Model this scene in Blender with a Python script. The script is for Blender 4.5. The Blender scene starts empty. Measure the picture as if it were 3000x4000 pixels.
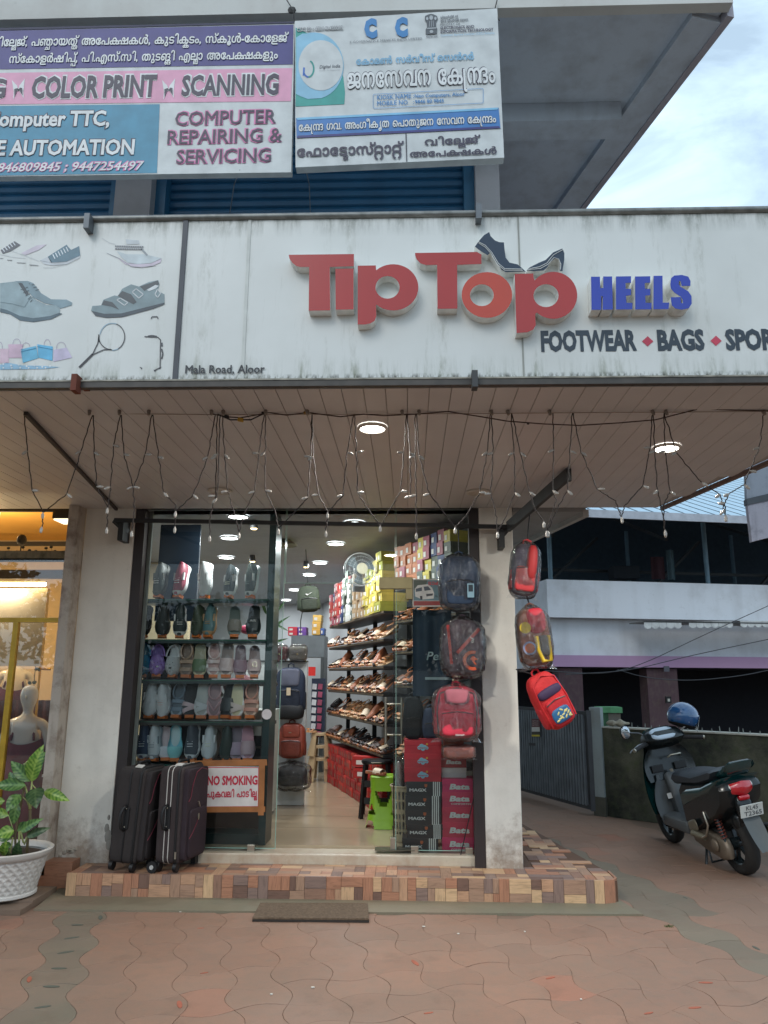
import bpy, bmesh, math, random
from mathutils import Vector, Matrix
random.seed(7)
C = bpy.context.scene.collection
SC = bpy.context.scene
# ---------------------------------------------------------------- camera, sky, sun, exposure
FPX = 2950.0                       # focal length in pixels of the 3000 x 4000 photograph
CAM = Vector((0, 0, 1.6))
pitch, yaw, roll = math.radians(12.4), math.radians(1.9), math.radians(0.3)
FW = Vector((-math.sin(yaw)*math.cos(pitch), math.cos(yaw)*math.cos(pitch), math.sin(pitch)))
_r0 = Vector((math.cos(yaw), math.sin(yaw), 0)); _u0 = _r0.cross(FW)
RT = math.cos(roll)*_r0 + math.sin(roll)*_u0
UP = -math.sin(roll)*_r0 + math.cos(roll)*_u0
cd = bpy.data.cameras.new('camera'); cam = bpy.data.objects.new('camera', cd); C.objects.link(cam)
m3 = Matrix((RT, UP, -FW)).transposed()
cam.matrix_world = Matrix.Translation(CAM) @ m3.to_4x4()
cd.sensor_fit = 'VERTICAL'; cd.sensor_height = 36; cd.lens = 36*FPX/4000; cd.clip_end = 2000; cd.clip_start = .05
SC.camera = cam
SUN_EL, SUN_AZ = math.radians(38), math.radians(205)     # azimuth clockwise from +Y: behind the camera, to its left
world = bpy.data.worlds.new('World'); SC.world = world; world.use_nodes = True
nt = world.node_tree; N = nt.nodes; L = nt.links; N.clear()
out = N.new('ShaderNodeOutputWorld'); bg = N.new('ShaderNodeBackground'); sky = N.new('ShaderNodeTexSky')
sky.sky_type = 'NISHITA'; sky.sun_disc = False; sky.sun_elevation = SUN_EL; sky.sun_rotation = SUN_AZ
sky.air_density = 1.0; sky.dust_density = 1.2; sky.ozone_density = 3.0
tc = N.new('ShaderNodeTexCoord'); mp = N.new('ShaderNodeMapping'); mp.inputs['Scale'].default_value = (1.0, 1.0, 2.4)
mp.inputs['Rotation'].default_value = (.2, .5, .3)
nz = N.new('ShaderNodeTexNoise'); nz.inputs['Scale'].default_value = 3.2; nz.inputs['Detail'].default_value = 9; nz.inputs['Roughness'].default_value = .62
nz.inputs['Distortion'].default_value = .6
rp = N.new('ShaderNodeValToRGB'); rp.color_ramp.elements[0].position = .38; rp.color_ramp.elements[1].position = .66
rp.color_ramp.elements[0].color = (.5, .5, .5, 1); rp.color_ramp.elements[1].color = (.97, .97, .97, 1)
mx = N.new('ShaderNodeMix'); mx.data_type = 'RGBA'
mx.inputs['B'].default_value = (7.7, 10.0, 11.8, 1)
L.new(tc.outputs['Generated'], mp.inputs['Vector']); L.new(mp.outputs['Vector'], nz.inputs['Vector']); L.new(nz.outputs['Fac'], rp.inputs['Fac'])
L.new(rp.outputs['Color'], mx.inputs['Factor']); L.new(sky.outputs['Color'], mx.inputs['A']); L.new(mx.outputs['Result'], bg.inputs['Color'])
bg.inputs['Strength'].default_value = .14
L.new(bg.outputs['Background'], out.inputs['Surface'])
sd = bpy.data.lights.new('sun', 'SUN'); sd.energy = .7; sd.angle = math.radians(25); sd.color = (1, .96, .9)
so = bpy.data.objects.new('sun', sd); C.objects.link(so)
sdir = Vector((math.sin(SUN_AZ)*math.cos(SUN_EL), math.cos(SUN_AZ)*math.cos(SUN_EL), math.sin(SUN_EL)))
so.rotation_euler = (-sdir).to_track_quat('-Z', 'Y').to_euler(); so.location = (0, -5, 20)
SC.view_settings.view_transform = 'Standard'; SC.view_settings.look = 'None'; SC.view_settings.gamma = 1
SC.view_settings.use_curve_mapping = False; SC.view_settings.exposure = -.16
SC.cycles.max_bounces = 6; SC.cycles.transparent_max_bounces = 16; SC.cycles.diffuse_bounces = 4; SC.cycles.glossy_bounces = 3
SC.cycles.sample_clamp_indirect = 4; SC.cycles.caustics_reflective = False; SC.cycles.caustics_refractive = False
SC.cycles.use_denoising = True

# ---------------------------------------------------------------- where things stand: photo pixel + a known plane -> place
def ray(x, y): return RT*((x-1500)/FPX) - UP*((y-2000)/FPX) + FW
def PY(x, y, Y): d = ray(x, y); return CAM + d*((Y-CAM.y)/d.y)
def PZ(x, y, Z): d = ray(x, y); return CAM + d*((Z-CAM.z)/d.z)
def crop(ox, oy, s): return lambda u, v: (ox+u*s, oy+v*s)

# ---------------------------------------------------------------- materials
MATS = {}
def new_mat(name):
    m = bpy.data.materials.new(name); m.use_nodes = True; n = m.node_tree.nodes
    return m, n, m.node_tree.links, n['Principled BSDF']
def noise(n, l, scale, detail=4, vec='Object', stretch=None, rough=.5):
    t = n.new('ShaderNodeTexCoord'); z = n.new('ShaderNodeTexNoise'); z.inputs['Scale'].default_value = scale
    z.inputs['Detail'].default_value = detail; z.inputs['Roughness'].default_value = rough
    if stretch:
        mp = n.new('ShaderNodeMapping'); mp.inputs['Scale'].default_value = stretch; l.new(t.outputs[vec], mp.inputs['Vector']); l.new(mp.outputs['Vector'], z.inputs['Vector'])
    else: l.new(t.outputs[vec], z.inputs['Vector'])
    return z
def ramp(n, l, src, stops):
    r = n.new('ShaderNodeValToRGB'); e = r.color_ramp.elements
    while len(e) < len(stops): e.new(.5)
    for k, (p, c) in enumerate(stops):
        e[k].position = p; e[k].color = (c, c, c, 1) if isinstance(c, (int, float)) else (*c, 1)
    l.new(src, r.inputs['Fac']); return r
def mixc(n, l, fac, a, b, mode='MIX'):
    m = n.new('ShaderNodeMix'); m.data_type = 'RGBA'; m.blend_type = mode
    for s, v in (('Factor', fac), ('A', a), ('B', b)):
        if isinstance(v, (int, float)): m.inputs[s].default_value = v
        elif isinstance(v, tuple): m.inputs[s].default_value = (*v, 1)
        else: l.new(v, m.inputs[s])
    return m.outputs['Result']
def M(name, col=None, rough=.5, metal=0., var=.12, scale=9, bump=0., bscale=None, coat=0., spec=.5, emis=0, stretch=None):
    if name in MATS: return MATS[name]
    m, n, l, b = new_mat(name)
    z = noise(n, l, scale, 5, stretch=stretch)
    r = ramp(n, l, z.outputs['Fac'], [(.3, tuple(c*(1-var) for c in col)), (.7, tuple(min(1, c*(1+var)) for c in col))])
    l.new(r.outputs['Color'], b.inputs['Base Color'])
    b.inputs['Roughness'].default_value = rough; b.inputs['Metallic'].default_value = metal
    b.inputs['Specular IOR Level'].default_value = spec; b.inputs['Coat Weight'].default_value = coat
    if bump:
        z2 = noise(n, l, bscale or scale*4, 3, stretch=stretch); bp = n.new('ShaderNodeBump'); bp.inputs['Strength'].default_value = bump; bp.inputs['Distance'].default_value = .01
        l.new(z2.outputs['Fac'], bp.inputs['Height']); l.new(bp.outputs['Normal'], b.inputs['Normal'])
    if emis: b.inputs['Emission Color'].default_value = (*col, 1); b.inputs['Emission Strength'].default_value = emis
    MATS[name] = m; return m
def hexm(rgb, rough=.5, **k):
    key = 'c_%02x%02x%02x_%d' % (*[int(c*255) for c in rgb], int(rough*100))
    return M(key, tuple((c/12.92 if c <= .04045 else ((c+.055)/1.055)**2.4) for c in rgb), rough, **k)
def S(r, g, b): return tuple((c/12.92 if c <= .04045 else ((c+.055)/1.055)**2.4) for c in (r/255, g/255, b/255))
def col(name, r, g, b, rough=.5, **k): return M(name, S(r, g, b), rough, **k)
def emit(name, colr, s):
    if name in MATS: return MATS[name]
    m = bpy.data.materials.new(name); m.use_nodes = True; n = m.node_tree.nodes; n.clear()
    e = n.new('ShaderNodeEmission'); e.inputs['Color'].default_value = (*colr, 1); e.inputs['Strength'].default_value = s
    o = n.new('ShaderNodeOutputMaterial'); m.node_tree.links.new(e.outputs[0], o.inputs['Surface']); MATS[name] = m; return m
def glassmat(name, tint, k=1.6, rough=.0, crinkle=0, base=0.0, haze=0.0):
    m = bpy.data.materials.new(name); m.use_nodes = True; n = m.node_tree.nodes; l = m.node_tree.links; n.clear()
    o = n.new('ShaderNodeOutputMaterial'); t = n.new('ShaderNodeBsdfTransparent'); t.inputs['Color'].default_value = (*tint, 1)
    g = n.new('ShaderNodeBsdfGlossy'); g.inputs['Roughness'].default_value = rough
    f = n.new('ShaderNodeFresnel'); f.inputs['IOR'].default_value = 1.5
    mu = n.new('ShaderNodeMath'); mu.operation = 'MULTIPLY_ADD'; mu.inputs[1].default_value = k; mu.inputs[2].default_value = base; mu.use_clamp = True
    l.new(f.outputs[0], mu.inputs[0]); s = n.new('ShaderNodeMixShader'); l.new(mu.outputs[0], s.inputs[0]); l.new(t.outputs[0], s.inputs[1]); l.new(g.outputs[0], s.inputs[2])
    if crinkle:
        z = noise(n, l, crinkle, 4, rough=.7); z.inputs['Distortion'].default_value = 1.5
        bp = n.new('ShaderNodeBump'); bp.inputs['Strength'].default_value = 1; bp.inputs['Distance'].default_value = .03
        l.new(z.outputs['Fac'], bp.inputs['Height']); l.new(bp.outputs['Normal'], g.inputs['Normal']); l.new(bp.outputs['Normal'], f.inputs['Normal'])
    if haze:
        d = n.new('ShaderNodeBsdfDiffuse'); d.inputs['Color'].default_value = (.8, .8, .8, 1); s2 = n.new('ShaderNodeMixShader'); s2.inputs[0].default_value = haze
        l.new(s.outputs[0], s2.inputs[1]); l.new(d.outputs[0], s2.inputs[2]); s = s2
    l.new(s.outputs[0], o.inputs['Surface']); MATS[name] = m; return m

# ---------------------------------------------------------------- mesh helpers
MW = {}
class MB:
    def __init__(s): s.v = []; s.f = []
    def add(s, v, f):
        k = len(s.v); s.v += [tuple(p) for p in v]; s.f += [tuple(i+k for i in q) for q in f]; return s
    def bb(s, x0, x1, y0, y1, z0, z1):
        return s.add([(x0,y0,z0),(x1,y0,z0),(x1,y1,z0),(x0,y1,z0),(x0,y0,z1),(x1,y0,z1),(x1,y1,z1),(x0,y1,z1)],
                     [(0,3,2,1),(4,5,6,7),(0,1,5,4),(1,2,6,5),(2,3,7,6),(3,0,4,7)])
    def box(s, c, d, R=None):
        k = MB().bb(-d[0]/2, d[0]/2, -d[1]/2, d[1]/2, -d[2]/2, d[2]/2)
        R = R or Matrix.Identity(3)
        return s.add([R @ Vector(p) + Vector(c) for p in k.v], k.f)
    def beam(s, p, q, w, h, up=(0, 0, 1)):
        p = Vector(p); q = Vector(q); d = (q-p); n = d.normalized(); r = n.cross(Vector(up)).normalized(); u = r.cross(n)
        o = [r*(a*w/2)+u*(b*h/2) for a, b in ((-1,-1),(1,-1),(1,1),(-1,1))]
        return s.add([p+k for k in o]+[q+k for k in o], [(0,1,2,3),(7,6,5,4),(0,4,5,1),(1,5,6,2),(2,6,7,3),(3,7,4,0)])
    def cyl(s, p, q, r, r2=None, n=12, cap=True):
        p = Vector(p); q = Vector(q); r2 = r if r2 is None else r2; d = (q-p).normalized()
        a = d.orthogonal().normalized(); b = d.cross(a)
        v = []
        for k in range(n):
            t = 2*math.pi*k/n; o = a*math.cos(t)+b*math.sin(t); v.append(p+o*r)
        for k in range(n):
            t = 2*math.pi*k/n; o = a*math.cos(t)+b*math.sin(t); v.append(q+o*r2)
        f = [(k, (k+1) % n, n+(k+1) % n, n+k) for k in range(n)]
        if cap: f += [tuple(range(n-1, -1, -1)), tuple(range(n, 2*n))]
        return s.add(v, f)
    def tube(s, pts, r, n=6, cap=True, closed=False):
        pts = [Vector(p) for p in pts]; v = []; f = []; m = len(pts); ref = None
        for i, p in enumerate(pts):
            d = (pts[(i+1) % m]-pts[i-1]) if closed else (pts[min(i+1, m-1)]-pts[max(i-1, 0)])
            d = d.normalized() if d.length > 1e-9 else Vector((0,0,1))
            if ref is None: ref = d.orthogonal().normalized()
            a = (ref-d*ref.dot(d)); a = a.normalized() if a.length > 1e-6 else d.orthogonal().normalized(); ref = a; b = d.cross(a)
            rr = r[i] if isinstance(r, (list, tuple)) else r
            v += [p+a*math.cos(2*math.pi*k/n)*rr+b*math.sin(2*math.pi*k/n)*rr for k in range(n)]
        for i in range(m if closed else m-1):
            j = (i+1) % m
            f += [(i*n+k, i*n+(k+1) % n, j*n+(k+1) % n, j*n+k) for k in range(n)]
        if cap and not closed: f += [tuple(range(n-1, -1, -1)), tuple(range((m-1)*n, m*n))]
        return s.add(v, f)
    def lathe(s, prof, c=(0, 0, 0), n=24, R=None):
        v = []; f = []; c = Vector(c); R = R or Matrix.Identity(3)
        for r, z in prof: v += [c+R @ Vector((r*math.cos(2*math.pi*k/n), r*math.sin(2*math.pi*k/n), z)) for k in range(n)]
        for i in range(len(prof)-1): f += [(i*n+k, i*n+(k+1) % n, (i+1)*n+(k+1) % n, (i+1)*n+k) for k in range(n)]
        return s.add(v, f)
    def grid(s, fn, nu, nv, cu=False):
        v = [fn(i/nu if cu else i/(nu-1), j/(nv-1)) for j in range(nv) for i in range(nu)]
        f = []
        for j in range(nv-1):
            for i in range(nu if cu else nu-1):
                k = (i+1) % nu; f.append((j*nu+i, j*nu+k, (j+1)*nu+k, (j+1)*nu+i))
        return s.add(v, f)
    def sell(s, c, a, e1=1., e2=1., nu=16, nv=9, R=None, fn=None):
        c = Vector(c); R = R or Matrix.Identity(3); g = lambda w, e: math.copysign(abs(w)**e, w)
        def p(i, j):
            u = 2*math.pi*i; w = math.pi*(j-.5)*.998
            q = Vector((a[0]*g(math.cos(w), e1)*g(math.cos(u), e2), a[1]*g(math.cos(w), e1)*g(math.sin(u), e2), a[2]*g(math.sin(w), e1)))
            if fn: q = fn(q)
            return c+R @ q
        s.grid(p, nu, nv, True); k = len(s.v)-nu*nv
        s.f += [tuple(k+i for i in range(nu-1, -1, -1)), tuple(k+(nv-1)*nu+i for i in range(nu))]
        return s
    def prism(s, poly, to3, d):
        """outline of 2-D points mapped to space by to3, thickened along the vector d; front face first"""
        a = [Vector(to3(*p)) for p in poly]; n = len(a); d = Vector(d)
        return s.add(a+[p+d for p in a], [tuple(range(n)), tuple(range(2*n-1, n-1, -1))]+[(k, n+k, n+(k+1) % n, (k+1) % n) for k in range(n)])
    def cushion(s, poly, w, b, to3=lambda x, y, z: (x, y, z), inset=None):
        """side outline (x,z) given a width w along y with edges rounded by b"""
        n = len(poly); cx = sum(p[0] for p in poly)/n; cz = sum(p[1] for p in poly)/n; ins = b if inset is None else inset
        def sh(k):
            o = []
            for i in range(n):
                p0, p1, p2 = Vector(poly[i-1]), Vector(poly[i]), Vector(poly[(i+1) % n])
                e = ((p1-p0).normalized()+(p2-p1).normalized()); nn = Vector((-e.y, e.x)).normalized() if e.length > 1e-6 else Vector((0, 0))
                if nn.dot(Vector((cx, cz))-p1) < 0 and False: nn = -nn
                o.append(p1+nn*k)
            return o
        area = sum(poly[i-1][0]*poly[i][1]-poly[i][0]*poly[i-1][1] for i in range(n)); sg = 1 if area > 0 else -1
        rings = [(-w/2, ins*sg), (-w/2+b*.3, ins*.4*sg), (-w/2+b, 0), (w/2-b, 0), (w/2-b*.3, ins*.4*sg), (w/2, ins*sg)]
        v = []
        for y, k in rings: v += [to3(q.x, y, q.y) for q in sh(k)]
        f = []
        for r in range(5): f += [(r*n+i, r*n+(i+1) % n, (r+1)*n+(i+1) % n, (r+1)*n+i) for i in range(n)]
        f += [tuple(range(n-1, -1, -1)), tuple(range(5*n, 6*n))]
        return s.add(v, f)
    def xf(s, Mx): s.v = [tuple(Mx @ Vector(p)) for p in s.v]; return s
    def mesh(s, name, mat, smooth=0, fix=True):
        me = bpy.data.meshes.new(name); me.from_pydata([tuple(p) for p in s.v], [], s.f)
        if fix:
            b = bmesh.new(); b.from_mesh(me); bmesh.ops.recalc_face_normals(b, faces=b.faces); b.to_mesh(me); b.free()
        if mat: me.materials.append(mat)
        if smooth:
            for p in me.polygons: p.use_smooth = True
            if smooth < 179: me.set_sharp_from_angle(angle=math.radians(smooth))
        me.update(); return me
    def build(s, name, mat, parent=None, w=1, smooth=0, bevel=0, fix=True):
        """one mesh object; w=1: the points are in world space, w=0: in the parent's space"""
        o = bpy.data.objects.new(name, s.mesh(name, mat, smooth, fix)); C.objects.link(o)
        if parent is not None:
            o.parent = parent
            if w and parent in MW: o.matrix_parent_inverse = MW[parent].inverted()
        if bevel:
            bm = o.modifiers.new('bevel', 'BEVEL'); bm.width = bevel; bm.segments = 2; bm.limit_method = 'ANGLE'
        return o
def tag(o, label, cat, group=None):
    o['label'] = label; o['category'] = cat
    if group: o['group'] = group
    return o
def struct(o): o['kind'] = 'structure'; return o
def thing(name, label, cat, loc=(0, 0, 0), rot=(0, 0, 0), group=None, scale=1):
    o = bpy.data.objects.new(name, None); o.empty_display_size = .1; C.objects.link(o); o.location = loc; o.rotation_euler = rot; o.scale = (scale,)*3
    from mathutils import Euler
    MW[o] = Matrix.Translation(Vector(loc)) @ Euler(rot).to_matrix().to_4x4() @ Matrix.Scale(scale, 4)
    return tag(o, label, cat, group)
KIDS = {}
def copy_tree(o, parent=None):
    c = o.copy(); C.objects.link(c)
    if parent is not None: c.parent = parent
    for ch in list(o.children): copy_tree(ch, c)
    return c
def place(proto, used, mtx, label, group=None, cat=None, mats=None):
    """first call moves the prototype itself, later ones copy it with its parts"""
    o = proto if not used else copy_tree(proto)
    o.matrix_world = mtx; o['label'] = label
    if group: o['group'] = group
    if cat: o['category'] = cat
    return o

# ---------------------------------------------------------------- lettering
TC = {}
from mathutils.geometry import delaunay_2d_cdt
def tmesh(s, bold=0., res=2):
    """outline of a line of text as filled 2-D faces; bold widens every stroke"""
    k = (s, round(bold, 3))
    if k in TC: return TC[k]
    c = bpy.data.curves.new('t', 'FONT'); c.body = s; c.resolution_u = res; c.fill_mode = 'NONE'
    o = bpy.data.objects.new('t', c); C.objects.link(o); bpy.context.view_layer.update()
    me = bpy.data.meshes.new_from_object(o.evaluated_get(bpy.context.evaluated_depsgraph_get()))
    co = [(p.co.x, p.co.y) for p in me.vertices]; nx = {e.vertices[0]: e.vertices[1] for e in me.edges}
    bpy.data.objects.remove(o); bpy.data.curves.remove(c); bpy.data.meshes.remove(me)
    seen = set(); loops = []
    for st in range(len(co)):
        if st in seen: continue
        lp = []; i = st
        while i is not None and i not in seen: seen.add(i); lp.append(i); i = nx.get(i)
        p = [co[i] for i in lp]; q = [p[0]]
        for t in p[1:]:
            if abs(t[0]-q[-1][0])+abs(t[1]-q[-1][1]) > 1e-4: q.append(t)
        if len(q) > 2: loops.append(q)
    def area(p): return sum(p[i-1][0]*p[i][1]-p[i][0]*p[i-1][1] for i in range(len(p)))/2
    if not loops: TC[k] = ([], []); return TC[k]
    sg = 1 if area(max(loops, key=lambda p: abs(area(p)))) > 0 else -1
    if bold:
        nl = []
        for p in loops:
            q = []; n = len(p)
            for i in range(n):
                a = Vector(p[i-1]); b = Vector(p[i]); d = Vector(p[(i+1) % n]); e1 = (b-a).normalized(); e2 = (d-b).normalized()
                n1 = Vector((-e1.y, e1.x)); n2 = Vector((-e2.y, e2.x)); m = n1+n2
                m = m.normalized()/max(.6, m.normalized().dot(n1)) if m.length > .05 else n1
                q.append(tuple(b-m*bold*sg))
            nl.append(q)
        loops = nl
    vs = []; es = []
    for p in loops: k0 = len(vs); vs += [Vector(t) for t in p]; es += [(k0+i, k0+(i+1) % len(p)) for i in range(len(p))]
    V2, _, F2, *_r = delaunay_2d_cdt(vs, es, [], 0, 1e-5)
    bb = [(min(t[0] for t in p), max(t[0] for t in p), min(t[1] for t in p), max(t[1] for t in p), p) for p in loops]
    F = []
    for t in F2:
        cx = sum(V2[i].x for i in t)/len(t); cy = sum(V2[i].y for i in t)/len(t); wn = 0
        for x0, x1, y0, y1, p in bb:
            if x0 <= cx <= x1 and y0 <= cy <= y1:
                for i in range(len(p)):
                    (ax, ay), (bx, by) = p[i-1], p[i]
                    if ay <= cy < by and (bx-ax)*(cy-ay)-(cx-ax)*(by-ay) > 0: wn += 1
                    elif by <= cy < ay and (bx-ax)*(cy-ay)-(cx-ax)*(by-ay) < 0: wn -= 1
        if wn*sg > 0: F.append(tuple(t))
    used = sorted({i for t in F for i in t}); mp = {i: n for n, i in enumerate(used)}
    V = [(V2[i].x, V2[i].y) for i in used]; F = [tuple(mp[i] for i in t) for t in F]
    TC[k] = (V, F); return TC[k]
PRE = 'െേൈ'; POST = 'ാിീുൂൃംൗ'
def isml(c): return '\u0d15' <= c <= '\u0d39' or c in 'അആഇഈഉഎഏഒ' or '\u0d7a' <= c <= '\u0d7f'
def mltext(s, bold=0.):
    """lays Malayalam out glyph by glyph: vowel signs before or after, second consonants of a conjunct small below"""
    V = []; F = []; x = 0
    def put(ch, sc=1., dx=None, dy=0., adv=True):
        nonlocal x
        v, f = tmesh(ch, bold/sc if sc else bold)
        if not v: return 0
        a = min(p[0] for p in v); b = max(p[0] for p in v); k = len(V); ox = x if dx is None else dx
        V.extend(((p[0]-a)*sc+ox, p[1]*sc+dy) for p in v); F.extend(tuple(i+k for i in q) for q in f)
        if adv: x = ox+(b-a)*sc+.045
        return (b-a)*sc
    i = 0
    while i < len(s):
        c = s[i]
        if c == ' ': x += .42; i += 1; continue
        if '\u0d15' <= c <= '\u0d39':
            subs = []; i += 1
            while i+1 < len(s) and s[i] == '്' and '\u0d15' <= s[i+1] <= '\u0d39':
                if c == 'സ' and not subs: break
                subs.append(s[i+1]); i += 2
            post = []; pre = []
            while i < len(s) and (s[i] in PRE+POST+'ൊോ'):
                q = s[i]; i += 1
                if q == 'ൊ': pre.append('െ'); post.append('ാ')
                elif q == 'ോ': pre.append('േ'); post.append('ാ')
                elif q in PRE: pre.append(q)
                else: post.append(q)
            for q in pre: put(q)
            if 'ര' in subs:
                put('ɭ', .9, None, -.12); subs.remove('ര')
            x0 = x; w = put(c)
            for q in subs:
                if q in 'ഷദ': x -= .16; put(q)
                elif c == 'റ': put(q, 1., x0, -.42, False)
                else: put(q, .62, x0+w*.42, -.36, False); x = max(x, x0+w*.42+w*.62)
            for q in post: put(q)
            if i < len(s) and s[i] == '്':
                put('്', 1., x-.28, 0, False); i += 1
        else:
            put(c); i += 1
    return V, F
CAPH = None
def lettering(name, s, p0, p1, h, mat, parent, nrm=(0, -1, 0), lift=.001, bold=0., ml=False, up=None, merge=None, shear=0., w=1):
    """flat print: the line s fitted between the points p0 and p1 on a surface, capitals h tall"""
    v, f = mltext(s, bold) if ml else tmesh(s, bold)
    a = min(p[0] for p in v); b = max(p[0] for p in v)
    ref = .6 if ml else .7
    U = Vector(p1)-Vector(p0); n = Vector(nrm); V = Vector(up) if up else n.cross(U).normalized()
    if not up and V.z < 0: V = -V
    V = V*(h/ref); o = Vector(p0)+n*lift
    comp = {}                       # pieces that overlap each other get a hair of relief
    for q in f:
        for i in q: comp[i] = q[0]
    par = list(range(len(v)))
    def fd(i):
        while par[i] != i: par[i] = par[par[i]]; i = par[i]
        return i
    for q in f:
        for i in q[1:]: par[fd(i)] = fd(q[0])
    ids = {}
    rl = [ids.setdefault(fd(i), len(ids)) % 7 for i in range(len(v))]
    pts = [o+U*((x-a)/(b-a))+V*y+U.normalized()*(shear*y*h/ref)+n*(rl[i]*.00012) for i, (x, y) in enumerate(v)]
    mb = merge or MB(); mb.add(pts, f)
    if merge is not None: return mb
    return mb.build(name, mat, parent, w=w, fix=False)
# ================================================================ GROUND AND PAVING
def ground_mat(name, c1, c2, rough=.75, dirt=.5):
    if name in MATS: return MATS[name]
    m, n, l, b = new_mat(name)
    _tc = n.new('ShaderNodeNewGeometry'); _n0 = noise
    def nz_(sc, d, rough=.5):
        q = n.new('ShaderNodeTexNoise'); q.inputs['Scale'].default_value = sc; q.inputs['Detail'].default_value = d; q.inputs['Roughness'].default_value = rough; l.new(_tc.outputs['Position'], q.inputs['Vector']); return q
    z = nz_(.9, 6); z2 = nz_(14, 5, .7); z3 = nz_(120, 2)
    g = n.new('ShaderNodeNewGeometry')
    o = n.new('ShaderNodeObjectInfo')
    c = mixc(n, l, ramp(n, l, z.outputs['Fac'], [(.35, 0.), (.65, 1.)]).outputs['Color'], S(*c1), S(*c2))
    c = mixc(n, l, ramp(n, l, z2.outputs['Fac'], [(.45, 0.), (.75, dirt)]).outputs['Color'], c, S(122, 108, 94))
    c = mixc(n, l, ramp(n, l, z3.outputs['Fac'], [(.3, .1), (.7, 0.)]).outputs['Color'], c, (.10, .06, .045))
    z5 = nz_(.55, 5, .65); z6 = nz_(3.2, 6, .7)
    c = mixc(n, l, ramp(n, l, z5.outputs['Fac'], [(.5, 0.), (.62, .45)]).outputs['Color'], c, S(134, 112, 98))
    c = mixc(n, l, ramp(n, l, z6.outputs['Fac'], [(.56, 0.), (.70, .35)]).outputs['Color'], c, S(104, 82, 68))
    rr_ = ramp(n, l, z5.outputs['Fac'], [(.38, rough*.62), (.6, rough)]); l.new(rr_.outputs['Color'], b.inputs['Roughness'])
    hv = n.new('ShaderNodeHueSaturation'); l.new(c, hv.inputs['Color'])
    mm = n.new('ShaderNodeMapRange'); mm.inputs[3].default_value = .95; mm.inputs[4].default_value = 1.05; l.new(o.outputs['Random'], mm.inputs[0]); l.new(mm.outputs[0], hv.inputs['Value'])
    l.new(hv.outputs[0], b.inputs['Base Color']); b.inputs['Specular IOR Level'].default_value = .35
    bp = n.new('ShaderNodeBump'); bp.inputs['Strength'].default_value = .25; bp.inputs['Distance'].default_value = .006
    l.new(z2.outputs['Fac'], bp.inputs['Height']); l.new(bp.outputs['Normal'], b.inputs['Normal']); MATS[name] = m; return m
M_TER = ground_mat('terracotta_paver', (148, 113, 94), (136, 110, 94))
M_GRY = ground_mat('grey_paver', (124, 112, 96), (112, 104, 90), dirt=.3)
M_RED = ground_mat('red_paver_edge', (154, 108, 88), (146, 110, 92), dirt=.1)
M_EARTH = ground_mat('ground_sand', (128, 102, 86), (118, 99, 84))
struct(MB().bb(-120, 120, -120, 160, -.5, -.0045).build('ground', M_EARTH))
road = struct(MB().bb(-60, 60, -13, -3.5, -.011, -.004).build('road', M('asphalt', (.05, .05, .052), .85, bump=.3, scale=30)))
TW = .262                                            # paver pitch
ang = math.radians(17.0)
ca, sa = math.cos(ang), math.sin(ang)
pav = bpy.data.objects.new('paving', None); C.objects.link(pav); struct(pav); MW[pav] = Matrix.Identity(4)
def arcedge(p, q, bulge, n=5):
    p = Vector(p); q = Vector(q); d = q-p; nn = Vector((d.y, -d.x)); o = []
    for k in range(n):
        t = k/n; o.append(p+d*t+nn*(bulge*math.sin(math.pi*t)))
    return o
def paver_outline(par, gap=.002, bul=.16):
    h = (TW-gap)/2; cs = [(-h, -h), (h, -h), (h, h), (-h, h)]; o = []
    for k in range(4):
        s = 1 if (k % 2 == 0) == (par == 0) else -1
        o += arcedge(cs[k], cs[(k+1) % 4], s*bul)
    return o
def paver_mesh(par, mat):
    p = paver_outline(par); n = len(p); me = MB()
    lv = [(1, -.006), (1, -.0015), (.99, .0)]
    v = []
    for s_, z in lv: v += [(q.x*s_, q.y*s_, z) for q in p]
    f = [(r*n+i, r*n+(i+1) % n, (r+1)*n+(i+1) % n, (r+1)*n+i) for r in range(2) for i in range(n)]+[tuple(range(2*n, 3*n))]
    me.add(v, f); return me.mesh('paver', mat)
PM = {(p, k): paver_mesh(p, mt) for p in (0, 1) for k, mt in ((0, M_TER), (1, M_GRY), (2, M_RED))}
cells = []
gx0, gy0 = -2.0, 4.75
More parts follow.
